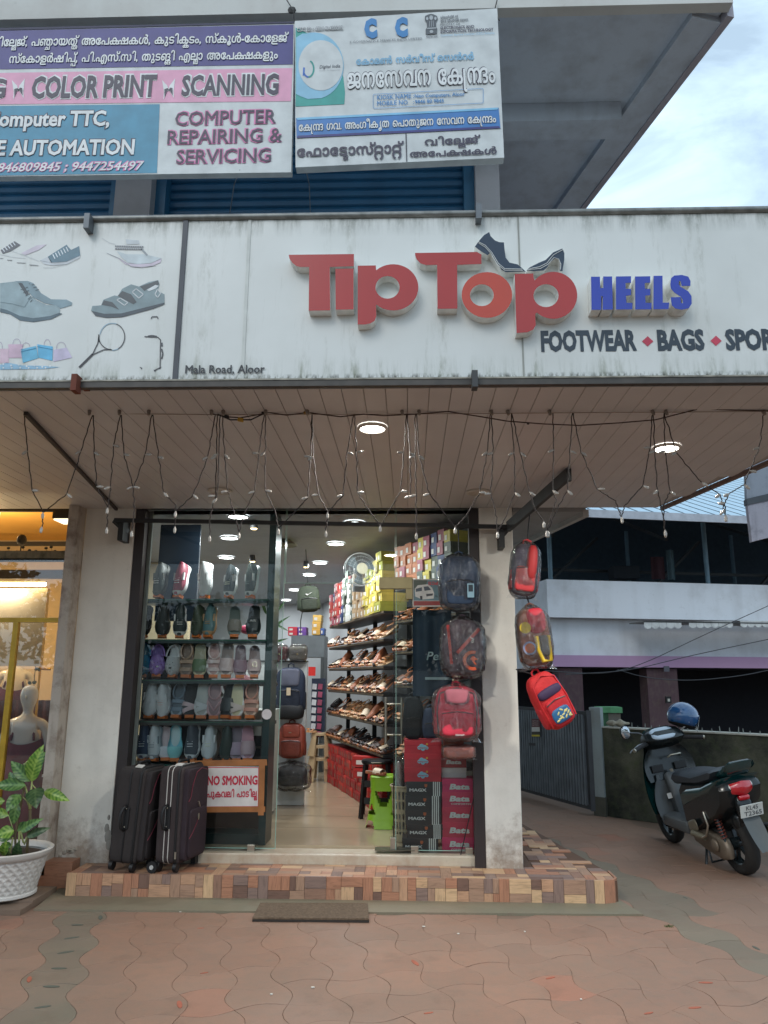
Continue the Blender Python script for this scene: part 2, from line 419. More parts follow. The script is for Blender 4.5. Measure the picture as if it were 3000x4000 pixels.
# world -> grid axes: u along the left grey strip's short side, v along it
vdir = Vector((-.284, .959)); udir = Vector((.959, .284))
def inplinth(x, y): return y > 5.62 and x < 1.15+ (y-5.62)*.0 and y < 6.9 or (x < .95 and y >= 5.7)
for i in range(-14, 34):
    for j in range(-16, 40):
        w = Vector((gx0, gy0))+udir*(i*TW)+vdir*(j*TW); x, y = w
        if y < 3.1 or y > 12.5: continue
        if y > 5.78 and x < 1.05: continue
        if abs(x)/y > .62: continue
        if y > 9.75+(2.33-x)*3.0: continue
        if x > 2.25+(9.7-y)*.84: continue
        grey = (i == 0) or (abs((x-1.98)-(5.4-y)*.235) < .17 and y > 3) 
        d = math.hypot(x, y); cells.append((d, x, y, (i+j) % 2, grey))
cells.sort()
rest = MB()
for k, (d, x, y, par, g) in enumerate(cells):
    kind = 1 if g else (2 if random.random() < .03 else 0)
    dz = random.uniform(-.0008, .0008)
    if k < 300:
        o = bpy.data.objects.new('paver', PM[(par, kind)]); C.objects.link(o); o.parent = pav
        o.location = (x, y, dz); o.rotation_euler = (random.uniform(-.006, .006), random.uniform(-.006, .006), math.atan2(udir.y, udir.x))
    else:
        me = PM[(par, kind)]; R = Matrix.Translation((x, y, dz)) @ Matrix.Rotation(math.atan2(udir.y, udir.x), 4, 'Z')
        key = {0: 'a', 1: 'b', 2: 'a'}[kind]
        rest.__dict__.setdefault(key, MB()).add([R @ v.co for v in me.vertices], [tuple(p.vertices) for p in me.polygons])
for key, mt in (('a', M_TER), ('b', M_GRY)):
    if key in rest.__dict__:
        o = rest.__dict__[key].build('paver', mt, pav); o['kind'] = 'stuff'
# lens shaped worn spots along the curved joints, where the pigment shows
random.seed(41)
near = [c for c in cells if c[0] < 6.6]
for k, (d, x, y, par, g_) in enumerate(random.sample(near, 26)+[c for c in near if c[4]][:14]):
    vert = random.random() < .6; cx_, cy_ = (x+udir.x*TW/2, y+udir.y*TW/2) if vert else (x+vdir.x*TW/2, y+vdir.y*TW/2)
    L1 = random.uniform(.022, .05); wdt = L1*.28; a0 = (math.atan2(vdir.y, vdir.x) if vert else math.atan2(udir.y, udir.x))+random.uniform(-.3, .3)
    pts = [(L1*math.cos(math.radians(t)), wdt*math.sin(math.radians(t))) for t in range(0, 360, 30)]
    MB().prism([(cx_+a*math.cos(a0)-b*math.sin(a0), cy_+a*math.sin(a0)+b*math.cos(a0)) for a, b in pts], lambda X, Y: (X, Y, .0022), (0, 0, -.002)).build('worn_spot', col('spot_green', 84, 88, 78, .8) if g_ else col('spot_red', 158, 88, 66, .8), pav, fix=False)
# concrete apron round the step
M_CONC = ground_mat('worn_concrete', (128, 118, 98), (112, 112, 96), dirt=.3)
apr = MB(); apr.prism([(-2.62, 5.66), (1.62, 5.76), (1.55, 6.1), (1.2, 8.6), (.9, 8.6), (.9, 6.3), (-2.7, 6.3)], lambda x, y: (x, y, .012), (0, 0, -.05))
struct(apr.build('concrete_apron', M_CONC))
ap2 = MB(); ap2.bb(-6, -2.66, 5.55, 5.72, -.02, .035); ap2.bb(-6, -2.66, 5.72, 6.1, -.02, .05)
struct(ap2.build('concrete_kerb', ground_mat('kerb_concrete', (120, 100, 84), (104, 92, 80))))

# ================================================================ TILED STEP
WOODS = [(188, 146, 116), (172, 122, 96), (200, 162, 126), (146, 112, 94), (136, 112, 102), (164, 130, 108), (206, 170, 132), (118, 90, 78)]
def woodmat(i, ax):
    key = f'wood_tile_{i}_{ax}'
    if key in MATS: return MATS[key]
    m, n, l, b = new_mat(key); c = S(*WOODS[i])
    st = (1, 9, 9) if ax == 0 else (9, 9, 1) if ax == 2 else (9, 1, 9)
    z = noise(n, l, 7, 6, stretch=st, rough=.65); z.inputs['Distortion'].default_value = 1.2
    r = ramp(n, l, z.outputs['Fac'], [(.35, tuple(k*.72 for k in c)), (.5, c), (.68, tuple(min(1, k*1.12) for k in c))])
    d = noise(n, l, 5, 5); cc = mixc(n, l, ramp(n, l, d.outputs['Fac'], [(.5, 0.), (.8, .3)]).outputs['Color'], r.outputs['Color'], S(120, 105, 92))
    l.new(cc, b.inputs['Base Color']); b.inputs['Roughness'].default_value = .42; MATS[key] = m; return m
step = thing('tiled_step', 'low shop step faced with glossy wood patterned mosaic tiles in front of the glass shopfront', 'step', (-.55, 6.2, 0))
GR = M('tile_grout', S(92, 66, 50), .8)
st = MB(); st.prism([(-2.54, 6.0+.012), (1.42, 6.0+.012), (1.53, 6.06), (1.53, 6.3), (1.15, 8.3), (.9, 8.3), (.9, 6.36), (-2.54, 6.36)], lambda x, y: (x, y, 0), (0, 0, .152))
st.build('step_base', GR, step)
random.seed(21)
def tile(x0, x1, y0, y1, z0, z1, ax):
    i = random.choice([0, 0, 1, 1, 2, 3, 4, 5, 5, 6, 7])
    MB().bb(x0, x1, y0, y1, z0, z1).build('tile', woodmat(i, ax), step, fix=False)
x = -2.55; g = .0025; k = 0
while x < 1.415:                                     # riser: upright and lying pieces
    w = random.choice([.062, .075, .085, .11, .13, .16]); w = min(w, 1.42-x)
    y0, y1 = 6.0+random.uniform(-.0006, .0006), 6.02; pat = random.random()
    if w < .09 and pat < .55: tile(x, x+w-g, y0, y1, .0, .166, 2)
    else:
        h = random.choice([.07, .085, .1])
        for (a, b_) in ((0, h-g), (h, .166)):
            if random.random() < .35 and w > .1:
                c_ = x+w*random.choice([.4, .6]); tile(x, c_-g, y0, y1, a, b_, 2); tile(c_, x+w-g, y0, y1, a, b_, 2)
            else: tile(x, x+w-g, y0, y1, a, b_, 0)
    x += w
MB().prism([(1.42, 6.0), (1.5, 6.03), (1.535, 6.09), (1.535, 6.3), (1.52, 6.3), (1.52, 6.1), (1.49, 6.045), (1.42, 6.016)], lambda x, y: (x, y, 0), (0, 0, .166)).build('corner_tile', woodmat(1, 2), step)
def tread_ok(x0, x1, y0, y1):
    if y1 > 6.40 and x0 < .9: return False
    return x1 < 1.53-(max(0, y1-6.3))*.19
U = .082
def tread(x0, y0, nx, ny, xe, ye):
    occ = set()
    for j in range(ny):
        for i in range(nx):
            if (i, j) in occ: continue
            for (a, b_) in random.sample([(2, 1), (1, 2), (2, 1), (1, 1), (3, 1)], 5):
                cl = [(i+p, j+q) for p in range(a) for q in range(b_)]
                if all(c not in occ and c[0] < nx and c[1] < ny for c in cl): break
            else: a = b_ = 1; cl = [(i, j)]
            occ.update(cl)
            X0, X1, Y0, Y1 = x0+i*U, min(xe, x0+(i+a)*U)-g, y0+j*U, min(ye, y0+(j+b_)*U)-g
            if tread_ok(X0, X1, Y0, Y1): tile(X0, X1, Y0, Y1, .14, .16+random.uniform(-.0006, .0006), 0 if a >= b_ else 1)
tread(-2.55, 6.022, 48, 5, 1.38, 6.40)
tread(.893, 6.40, 8, 20, 1.5, 8.2)
for q_, wi in (([(1.384, 6.03), (1.45, 6.03), (1.45, 6.16), (1.384, 6.16)], 0), ([(1.453, 6.035), (1.49, 6.05), (1.515, 6.10), (1.515, 6.16), (1.453, 6.16)], 5), ([(1.384, 6.163), (1.515, 6.163), (1.515, 6.235), (1.384, 6.235)], 2), ([(1.384, 6.238), (1.515, 6.238), (1.51, 6.30), (1.384, 6.30)], 1), ([(1.384, 6.303), (1.51, 6.303), (1.49, 6.398), (1.384, 6.398)], 4)): MB().prism(q_, lambda x, y: (x, y, .1605), (0, 0, -.02)).build('tile', woodmat(wi, 0), step)

# ================================================================ SHOP BUILDING
def wallmat(name, c, dirt=.25, rough=.8, sc=3.0, dcol=(110, 100, 88)):
    m, n, l, b = new_mat(name)
    z = noise(n, l, sc, 6, rough=.6); z2 = noise(n, l, sc*9, 4, rough=.7); z3 = noise(n, l, sc*.7, 3, stretch=(4, 4, .5))
    cc = mixc(n, l, ramp(n, l, z.outputs['Fac'], [(.48, 0.), (.72, dirt)]).outputs['Color'], S(*c), S(*dcol))
    cc = mixc(n, l, ramp(n, l, z2.outputs['Fac'], [(.6, 0.), (.78, dirt*.6)]).outputs['Color'], cc, S(*[k*.7 for k in dcol]))
    cc = mixc(n, l, ramp(n, l, z3.outputs['Fac'], [(.5, 0.), (.8, dirt*.6)]).outputs['Color'], cc, S(*dcol))
    l.new(cc, b.inputs['Base Color']); b.inputs['Roughness'].default_value = rough
    bp = n.new('ShaderNodeBump'); bp.inputs['Strength'].default_value = .15; bp.inputs['Distance'].default_value = .01
    l.new(z2.outputs['Fac'], bp.inputs['Height']); l.new(bp.outputs['Normal'], b.inputs['Normal']); MATS[name] = m; return m
W_PIL = wallmat('cream_pillar_paint', (230, 226, 216), .16)
def splash(m):
    n = m.node_tree.nodes; l = m.node_tree.links; b = n['Principled BSDF']; src = b.inputs['Base Color'].links[0].from_socket; g = n.new('ShaderNodeNewGeometry'); sp = n.new('ShaderNodeSeparateXYZ'); l.new(g.outputs['Position'], sp.inputs[0])
    z = noise(n, l, 7, 7, rough=.75); mr = n.new('ShaderNodeMapRange'); mr.inputs[1].default_value = .65; mr.inputs[2].default_value = .14; mr.inputs[3].default_value = 0; mr.inputs[4].default_value = .42; l.new(sp.outputs['Z'], mr.inputs[0])
    a = n.new('ShaderNodeMath'); a.operation = 'ADD'; l.new(mr.outputs[0], a.inputs[0]); l.new(z.outputs['Fac'], a.inputs[1]); r = ramp(n, l, a.outputs[0], [(.62, 0.), (.95, .8)]); l.new(mixc(n, l, r.outputs['Color'], src, S(136, 116, 98)), b.inputs['Base Color'])
splash(W_PIL)
W_SLAB = wallmat('white_slab_paint', (208, 206, 200), .3, sc=1.5, dcol=(150, 130, 118))
W_SOF = wallmat('grey_soffit_concrete', (198, 206, 216), .3)
W_IN = wallmat('shop_inner_wall', (190, 196, 200), .08)
W_DARK = wallmat('dark_frame', (44, 36, 36), .3, rough=.5, dcol=(70, 60, 55))
bld = thing('shop_building', 'two storey concrete shop building with cream pillars and a wide upper roof slab', 'building', (-.9, 6.5, 0))
def P(name, mb, mat, root=bld, **k): return mb.build(name, mat, root, **k)
P('pillar', MB().bb(-2.81, -2.375, 6.35, 6.7, .0, 3.3), W_PIL, bevel=.006)
P('pillar', MB().bb(.60, .887, 6.35, 6.68, .1, 3.3), W_PIL, bevel=.006)
# jagged broken plaster at the left pillar's foot
ch = MB(); random.seed(3)
for k in range(14):
    a = random.uniform(-2.81, -2.62); z = random.uniform(.14, .26); ch.sell((a, 6.348, z), (random.uniform(.01, .03), .008, random.uniform(.008, .02)), 1, 1, 6, 4)
P('broken_plaster', ch, col('plaster_chips', 170, 164, 152, .9), smooth=30)
ch = MB()
for (a, z, r) in ((-2.41, .42, .02), (-2.395, .36, .03), (-2.385, .30, .025), (-2.40, .5, .012)): ch.sell((a, 6.349, z), (r, .006, r*1.8), 1, 1, 7, 5)
P('broken_plaster', ch, col('plaster_hole', 150, 146, 138, .9), smooth=30)
P('plinth', MB().bb(-3.2, -2.60, 6.20, 6.345, 0, .20), woodmat(1, 0))
P('plinth', MB().bb(-6.5, -2.85, 6.17, 6.32, 0, .13), woodmat(3, 0))
P('threshold', MB().bb(-2.375, .60, 6.40, 6.62, .1, .235), wallmat('threshold_marble', (196, 184, 164), .5, .35, 6, (160, 120, 90)), bevel=.01)
# roofs and side walls (the plot is oblique: side walls run back to the left)
SL = -.285
P('side_wall', MB().prism([(.887, 6.68), (-.62+.15, 11.3), (-1.6, 15.2), (-1.72, 15.2), (-.74+.15, 11.3), (.75, 6.68)], lambda x, y: (x, y, 0), (0, 0, 3.2)), W_IN)
P('side_wall', MB().prism([(-2.62, 6.7), (-4.95, 15.2), (-5.1, 15.2), (-2.78, 6.7)], lambda x, y: (x, y, 0), (0, 0, 3.2)), W_IN)
P('back_wall', MB().bb(-5.1, -1.6, 15.2, 15.35, 0, 3.2), W_IN)
P('shop_floor', MB().prism([(-2.7, 6.62), (.75, 6.62), (.75, 6.7), (-1.6, 15.2), (-5.1, 15.2), (-2.7, 6.7)], lambda x, y: (x, y, .258), (0, 0, -.2)), M('cream_floor_tile', S(172, 154, 128), .16, var=.05, scale=2, spec=.6))
fj = MB()
for k in range(1, 14): y = 6.75+k*.6; fj.bb(-2.7+SL*(y-6.7), .75+SL*(y-6.7), y, y+.003, .2585, .2592)
P('floor_joint', fj, col('floor_joint', 130, 112, 88, .7))
P('shop_ceiling', MB().prism([(-2.7, 6.5), (.75, 6.5), (.75, 6.7), (-1.6, 15.2), (-5.1, 15.2), (-2.7, 6.7)], lambda x, y: (x, y, 3.05), (0, 0, .1)), M('shop_ceiling_paint', S(150, 152, 156), .5, var=.06))
P('lintel', MB().bb(-2.375, .60, 6.52, 6.68, 3.05, 3.3), W_PIL)
# first-floor slab, upper shopfront, roof slab
P('floor_slab', MB().prism([(-7, 3.56), (2.5, 3.56), (2.14, 6.7), (-7, 6.7)], lambda x, y: (x, y, 3.16), (0, 0, .12)), W_SLAB)
UY = 5.1
def xs(px_, y=740): return PY(px_, y, UY).x
colx = [(xs(450), xs(590)), (xs(1858), xs(1952))]
for a, b_ in colx: P('upper_pillar', MB().bb(a, b_, UY, UY+.35, 3.28, 5.86), wallmat('upper_pillar_paint_%d' % int(a*10), (172, 170, 172), .25))
P('upper_wall', MB().bb(-7, xs(1955)-.02, UY+.4, UY+.5, 3.28, 6.0), W_SOF)
P('upper_side_wall', MB().prism([(xs(1955)-.03, UY+.35), (xs(1955)-2.0, 12), (xs(1955)-2.2, 12), (xs(1955)-.2, UY+.35)], lambda x, y: (x, y, 3.2), (0, 0, 2.8)), col('upper_side_navy', 52, 60, 84, .7))  # navy tone stands in for the dark void behind the pillar
RZ = 6.0
slab = [(-9, 4.30), (2.13, 4.29), (-.02, 13.2), (-9, 13.2)]
P('roof_slab', MB().prism(slab, lambda x, y: (x, y, RZ+.002), (0, 0, .22)), W_SOF)
P('slab_fascia', MB().bb(-9, 2.15, 4.22, 4.297, RZ-.03, RZ+1.2), W_SLAB)
e = Vector((-2.15, 8.91)).normalized()
P('slab_edge_beam', MB().beam((2.03, 4.34, RZ-.022), (-.10, 13.2, RZ-.022), .24, .05), W_SOF)
P('slab_drip', MB().beam((2.165, 4.30, RZ+.1), (.02, 13.2, RZ+.1), .05, .32), wallmat('drip_paint', (176, 170, 178), .2))
P('soffit_beam', MB().bb(xs(1955), 1.66, 5.12, 5.34, RZ-.16, RZ), W_SOF)
P('cladding_fold', MB().sell((xs(1995), 5.75, 4.78), (.20, .3, .26), .5, .5, 8, 6), col('navy_tarp', 40, 48, 70, .8), smooth=20)  # dark blob added in place of the unlit opening behind the pillar
# roller shutters
M_SH = M('blue_shutter_paint', S(40, 98, 134), .45, var=.15, scale=5)
M_SHF = M('blue_frame_paint', S(44, 104, 138), .5, var=.12)
for n_, (a, b_, lab) in enumerate(((-6.4, colx[0][0], 'blue roller shutter behind the navy and pink billboard, left end of the upper floor'), (colx[0][1], colx[1][0], 'wide blue roller shutter below the digital service billboard, between the two upper pillars'))):
    sh = thing('roller_shutter', lab, 'shutter', ((a+b_)/2, UY+.2, 3.28), group='upper floor shutters')
    z = 3.3
    me = MB(); 
    prof = [(0, 0), (-.018, .012), (-.022, .045), (-.006, .072), (0, .078)]
    L_ = b_-a-.16
    v = [(-L_/2, p[0], p[1]) for p in prof]+[(L_/2, p[0], p[1]) for p in prof]
    me.add(v, [(i, i+1, 6+i, 5+i) for i in range(4)]); slat = me.mesh('shutter_slat', M_SH)
    for k in range(34):
        o = bpy.data.objects.new('slat', slat); C.objects.link(o); o.parent = sh; o.location = (0, .02, .02+k*.078)
    MB().bb(a, a+.08, UY+.1, UY+.26, 3.29, 5.9).build('guide_rail', M_SHF, sh); MB().bb(b_-.08, b_, UY+.1, UY+.26, 3.29, 5.9).build('guide_rail', M_SHF, sh)

# ================================================================ CANOPY SOFFIT
CZ = 3.03
def xr(y): return 2.417+(4.969-y)*.184 if y < 6.36 else 2.16
cano = thing('canopy_ceiling', 'brownish ribbed plastic strip ceiling under the shop canopy', 'canopy', (-.5, 5, CZ))
M_PVC = M('pvc_strip', S(206, 205, 206), .42, var=.05, scale=3)
M_PVG = M('pvc_groove', S(176, 172, 170), .6)
P('backing', MB().prism([(-7, 3.62), (xr(3.6)-.03, 3.62), (xr(6.3)-.03, 6.36), (-7, 6.36)], lambda x, y: (x, y, CZ+.012), (0, 0, .03)), M_PVG, cano)
px0 = -3.7; pw = .112; SK = 0.0
def strip(x0, x1, y0, y1):
    MB().prism([(x0, 0), (x0+.002, -.004), (x1-.003, -.004), (x1-.002, 0)], lambda x, z: (x, y0, CZ+.006+z), (0, y1-y0, 0)).build('soffit_panel', M_PVC, cano)
X = px0
# the ceiling's diagonal joint: strips run straight back right of it
while X < 2.62:
    x1 = X+pw; ym = 6.35
    if x1 > 2.16: ym = min(6.35, 4.969+(2.417-x1)/.184)
    if ym > 3.6: strip(X, x1, 3.6, ym)
    X = x1
trim = MB(); trim.beam((xr(3.56)+.0, 3.56, CZ-.005), (xr(6.36), 6.36, CZ-.005), .03, .03)
P('edge_trim', trim, col('edge_trim', 120, 100, 92, .5), cano)
MB().beam(PZ(100, 1615, CZ-.012), PZ(455, 1990, CZ-.012), .022, .02).build('joint_bar', col('joint_bar', 52, 42, 40, .6), cano)

# downlights in the canopy
def downlight(px_, py_, lit, label, z=CZ, r=.095, warm=(1, .97, .9), power=40, cat='ceiling light', grp='round lights in the canopy ceiling'):
    p = PZ(px_, py_, z); t = thing('ceiling_light', label, cat, (p.x, p.y, z), group=grp)
    MB().lathe([(r, 0), (r*1.02, -.012), (r*.86, -.018), (r*.84, -.010)], (0, 0, 0), 28).build('rim', col('lamp_rim', 205, 200, 190, .4), t, w=0, smooth=40)
    d = MB().lathe([(r*.86, -.012), (r*.5, -.0165), (0.001, -.018)], (0, 0, 0), 28).build('diffuser', emit('lamp_on', warm, 14) if lit else col('lamp_off', 190, 182, 170, .35), t, w=0, smooth=60)
    if lit:
        ld = bpy.data.lights.new('lamp', 'AREA'); ld.shape = 'DISK'; ld.size = r*1.7; ld.energy = power; ld.color = warm; lo = bpy.data.objects.new('lamp', ld); C.objects.link(lo); lo.parent = t; lo.location = (0, 0, -.03)
    return t
downlight(1455, 1667, True, 'lit round light in the canopy ceiling above the shop door', r=.085)
downlight(2603, 1745, True, 'lit round light in the canopy ceiling, with string lights hanging across it', r=.085)
downlight(1868, 1920, False, 'unlit round light in the canopy ceiling near the bracket of the hanging bar')
downlight(860, 1915, False, 'unlit round light in the canopy ceiling above the shop window')
# ================================================================ SIGN FASCIA
FY = 3.5
sign = thing('shop_sign', 'long white stained sign board with red and blue raised letters along the canopy edge', 'sign', (0, FY, 3.03))
def stained(name, base, top=True):
    m, n, l, b = new_mat(name)
    t = n.new('ShaderNodeTexCoord'); sp = n.new('ShaderNodeSeparateXYZ'); l.new(t.outputs['Object'], sp.inputs[0])
    z = noise(n, l, 9, 6, stretch=(1, 1, .10), rough=.7); z2 = noise(n, l, 38, 4, stretch=(1, 1, .35), rough=.7); z3 = noise(n, l, 2.2, 4); z4 = noise(n, l, 1.2, 3)
    def mr(a, b2, c, d):
        q = n.new('ShaderNodeMapRange'); q.inputs[1].default_value = a; q.inputs[2].default_value = b2; q.inputs[3].default_value = c; q.inputs[4].default_value = d; l.new(sp.outputs['Z'], q.inputs[0]); return q.outputs[0]
    def mm(op, a, b2):
        q = n.new('ShaderNodeMath'); q.operation = op; q.use_clamp = True
        for i, v in enumerate((a, b2)):
            if isinstance(v, (int, float)): q.inputs[i].default_value = v
            else: l.new(v, q.inputs[i])
        return q.outputs[0]
    c = mixc(n, l, ramp(n, l, z3.outputs['Fac'], [(.4, 0.), (.7, .25)]).outputs['Color'], S(*base), S(178, 178, 170))
    # long faint runs
    run = mm('MULTIPLY', ramp(n, l, z.outputs['Fac'], [(.54, 0.), (.72, .45)]).outputs['Color'], ramp(n, l, z2.outputs['Fac'], [(.4, 0.), (.6, 1.)]).outputs['Color'])
    c = mixc(n, l, run, c, S(140, 138, 118))
    te = mm('MULTIPLY', mr(.78, .92, 0, .9), ramp(n, l, z.outputs['Fac'], [(.40, 0.), (.58, .95)]).outputs['Color'])
    te = mm('MULTIPLY', te, ramp(n, l, z2.outputs['Fac'], [(.35, .3), (.55, 1.)]).outputs['Color'])
    c = mixc(n, l, te, c, S(70, 78, 60))
    be = mm('MULTIPLY', mr(.13, .0, 0, .9), ramp(n, l, z.outputs['Fac'], [(.46, 0.), (.64, .8)]).outputs['Color'])
    be = mm('MULTIPLY', be, ramp(n, l, z2.outputs['Fac'], [(.35, .2), (.55, 1.)]).outputs['Color'])
    c = mixc(n, l, be, c, S(96, 104, 62))
    b2 = mm('MULTIPLY', mr(.03, .01, 0, 1), ramp(n, l, z2.outputs['Fac'], [(.45, 0.), (.6, .8)]).outputs['Color'])
    c = mixc(n, l, b2, c, S(62, 60, 44))
    l.new(c, b.inputs['Base Color']); b.inputs['Roughness'].default_value = .38; MATS[name] = m; return m
M_BRD = stained('sign_board_white', (222, 222, 217)); 
z0, z1 = 3.045, 3.935
def board(x0, x1, mat=M_BRD):
    o = MB().bb(x0, x1, 0, .04, .0, z1-z0).build('board_panel', mat, sign, w=0); o.location = (0, 0, .015); return o
bx = [-3.4, PY(704, 1200, FY).x, PY(960, 1200, FY).x, PY(2036, 1200, FY).x, 3.2]
for a, b_ in zip(bx, bx[1:]): board(a+.0015, b_-.0015)
M_RAIL = M('grey_pipe', S(128, 128, 124), .4, metal=.4, var=.3, scale=20)
MB().cyl((-3.4, FY-.004, 3.948), (3.2, FY-.004, 3.948), .017, n=10).build('top_pipe', M_RAIL, sign, smooth=60)
MB().bb(-3.4, 3.2, FY-.012, FY+.02, 3.005, 3.04).build('bottom_rail', M('dark_rail', S(72, 66, 60), .5, var=.3, scale=12), sign)
MB().bb(-3.4, 3.2, FY-.016, FY-.0125, 3.036, 3.044).build('bottom_lip', M('rail_lip', S(150, 144, 130), .5, var=.4, scale=20), sign)
MB().bb(bx[1]-.013, bx[1]+.013, FY-.008, FY+.03, 3.045, 3.935).build('divider', col('divider_grey', 72, 74, 80, .5), sign)
MB().bb(bx[2]-.008, bx[2]+.008, FY-.004, FY+.001, 3.045, 3.935).build('joint_strip', col('joint_white', 205, 205, 198, .5), sign)
MB().bb(bx[3]-.004, bx[3]+.004, FY-.003, FY+.001, 3.045, 3.935).build('joint_strip', col('joint_grey', 150, 150, 142, .5), sign)
for (u, v, m_) in ((340, 870, 'a'), (1870, 832, 'a'), (290, 1500, 'b'), (1855, 1486, 'c')):
    p = PY(u, v, FY-.05); mt = {'a': col('bracket_steel', 104, 108, 112, .5, metal=.5), 'b': col('bracket_rust', 112, 58, 42, .8), 'c': col('bracket_dark', 66, 66, 66, .6)}[m_]
    MB().bb(p.x-.014, p.x+.014, FY-.06, FY+.0, p.z-.035, p.z+.05).bb(p.x-.014, p.x+.014, FY, FY+.1, p.z+.02, p.z+.05).build('bracket', mt, sign)
# --- raised red letters
M_LR = M('red_acrylic', S(176, 50, 46), .24, var=.05, scale=3, coat=.1)
M_LS = M('letter_side', S(234, 232, 226), .6, var=.15, scale=20)
M_LB = M('blue_acrylic', S(36, 58, 168), .22, var=.06, scale=4, coat=.3)
def raised(poly, K, name, face, hole=None, dep=.062, side=M_LS, y=FY):
    """traced letter face standing dep in front of the board, with returns"""
    pts = [PY(*K(u, v), y-dep) for u, v in poly]
    P2 = [(p.x, p.z) for p in pts]
    mb = MB(); sd_ = MB(); n = len(P2)
    if hole:
        H = [PY(*K(u, v), y-dep) for u, v in hole]; H = [(p.x, p.z) for p in H]
        vs = [Vector(p) for p in P2+H]; m_ = len(H)
        es = [(i, (i+1) % n) for i in range(n)]+[(n+i, n+(i+1) % m_) for i in range(m_)]
        V2, _, F2, *_r = delaunay_2d_cdt(vs, es, [], 0, 1e-6)
        def ins(c, q):
            r = False
            for i in range(len(q)):
                (x1, y1), (x2, y2) = q[i-1], q[i]
                if (y1 > c[1]) != (y2 > c[1]) and c[0] < (x2-x1)*(c[1]-y1)/(y2-y1)+x1: r = not r
            return r
        F = [t for t in F2 if ins((sum(V2[i].x for i in t)/len(t), sum(V2[i].y for i in t)/len(t)), P2) and not ins((sum(V2[i].x for i in t)/len(t), sum(V2[i].y for i in t)/len(t)), H)]
        mb.add([(p.x, y-dep, p.y) for p in V2], F)
        m_ = len(H); sd_.add([(p[0], y-dep+.001, p[1]) for p in H]+[(p[0], y, p[1]) for p in H], [(i, m_+i, m_+(i+1) % m_, (i+1) % m_) for i in range(m_)])
    else: mb.add([(p[0], y-dep, p[1]) for p in P2], [tuple(range(n))])
    sd_.add([(p[0], y-dep+.001, p[1]) for p in P2]+[(p[0], y, p[1]) for p in P2], [(i, n+i, n+(i+1) % n, (i+1) % n) for i in range(n)])
    o = mb.build(name, face, sign, fix=False)
    s2 = sd_.build('letter_return', side, None); s2.parent = o; s2.matrix_parent_inverse = MW[sign].inverted() if False else Matrix.Identity(4)
    return o
def arc(cx, cy, rx, ry, a0, a1, n=16): return [(cx+rx*math.cos(math.radians(a0+(a1-a0)*k/n)), cy+ry*math.sin(math.radians(a0+(a1-a0)*k/n))) for k in range(n+1)]
K1 = crop(1100, 880, 600/1659); K2 = crop(1600, 880, 700/1659); K3 = crop(2250, 1030, 750/1659)
raised([(76, 318), (781, 310), (781, 442), (520, 450), (525, 918), (292, 923), (298, 450), (200, 450)]+[(160, 440), (115, 405), (85, 360)], K1, 'letter', M_LR)
raised([(580, 470), (777, 466), (777, 908), (585, 912)], K1, 'letter', M_LR)
raised([(822, 436), (1018, 433), (1020, 480)]+arc(1205, 670, 272, 250, -132, 132, 30)+[(1020, 868), (1022, 985), (1005, 1030), (960, 1060), (900, 1072), (822, 1072)], K1, 'letter', M_LR, hole=arc(1144, 670, 130, 122, 0, 345, 23))
raised([(50, 256), (625, 247), (665, 270), (665, 358), (440, 366), (443, 772), (258, 773), (254, 366), (150, 368)]+[(100, 352), (65, 315), (52, 280)], K2, 'letter', M_LR)
raised(arc(716, 645, 234, 212, 0, 350, 35), K2, 'letter', M('orange_red_acrylic', S(196, 70, 48), .24, var=.04, coat=.1), hole=arc(669, 647, 110, 101, 0, 345, 23))
raised([(972, 450), (1145, 446), (1148, 485)]+arc(1330, 648, 222, 218, -141, 133, 30)+[(1163, 822), (1168, 925), (1145, 965), (1090, 990), (990, 998)], K2, 'letter', M_LR, hole=arc(1263, 651, 116, 106, 0, 345, 23))
M_NV = M('navy_acrylic', S(44, 58, 76), .25, var=.05)
raised([(604, 197), (650, 135), (690, 90), (737, 62), (750, 100), (790, 140), (830, 156), (873, 158), (880, 230), (890, 300), (925, 345), (1000, 362), (1040, 395), (1075, 428), (890, 433), (850, 410), (810, 350), (745, 255), (722, 277), (660, 240)], K2, 'letter', M_NV, dep=.055)
raised([(1085, 418), (1110, 390), (1200, 345), (1260, 320), (1330, 250), (1415, 215), (1433, 260), (1432, 320), (1415, 425), (1388, 420), (1392, 350), (1375, 310), (1340, 312), (1300, 345), (1270, 395), (1240, 418), (1150, 425)], K2, 'letter', M_NV, dep=.055)
ln = MB()
def stroke(pts, K, y, r, mb): mb.tube([PY(*K(u, v), y) for u, v in pts], r, 4)
stroke([(636, 152), (700, 185), (760, 250), (820, 350), (880, 402), (1040, 406)], K2, FY-.057, .0017, ln)
stroke([(640, 165), (700, 202), (755, 262), (812, 362), (880, 416), (1050, 418)], K2, FY-.057, .0017, ln)
stroke([(1110, 402), (1200, 385), (1270, 350), (1330, 275), (1420, 225)], K2, FY-.057, .0017, ln)
stroke([(1095, 412), (1210, 400), (1280, 362), (1335, 300), (1380, 312), (1400, 360), (1396, 410)], K2, FY-.057, .0017, ln)
ln.build('white_piping', col('piping_white', 225, 225, 220, .4), sign)
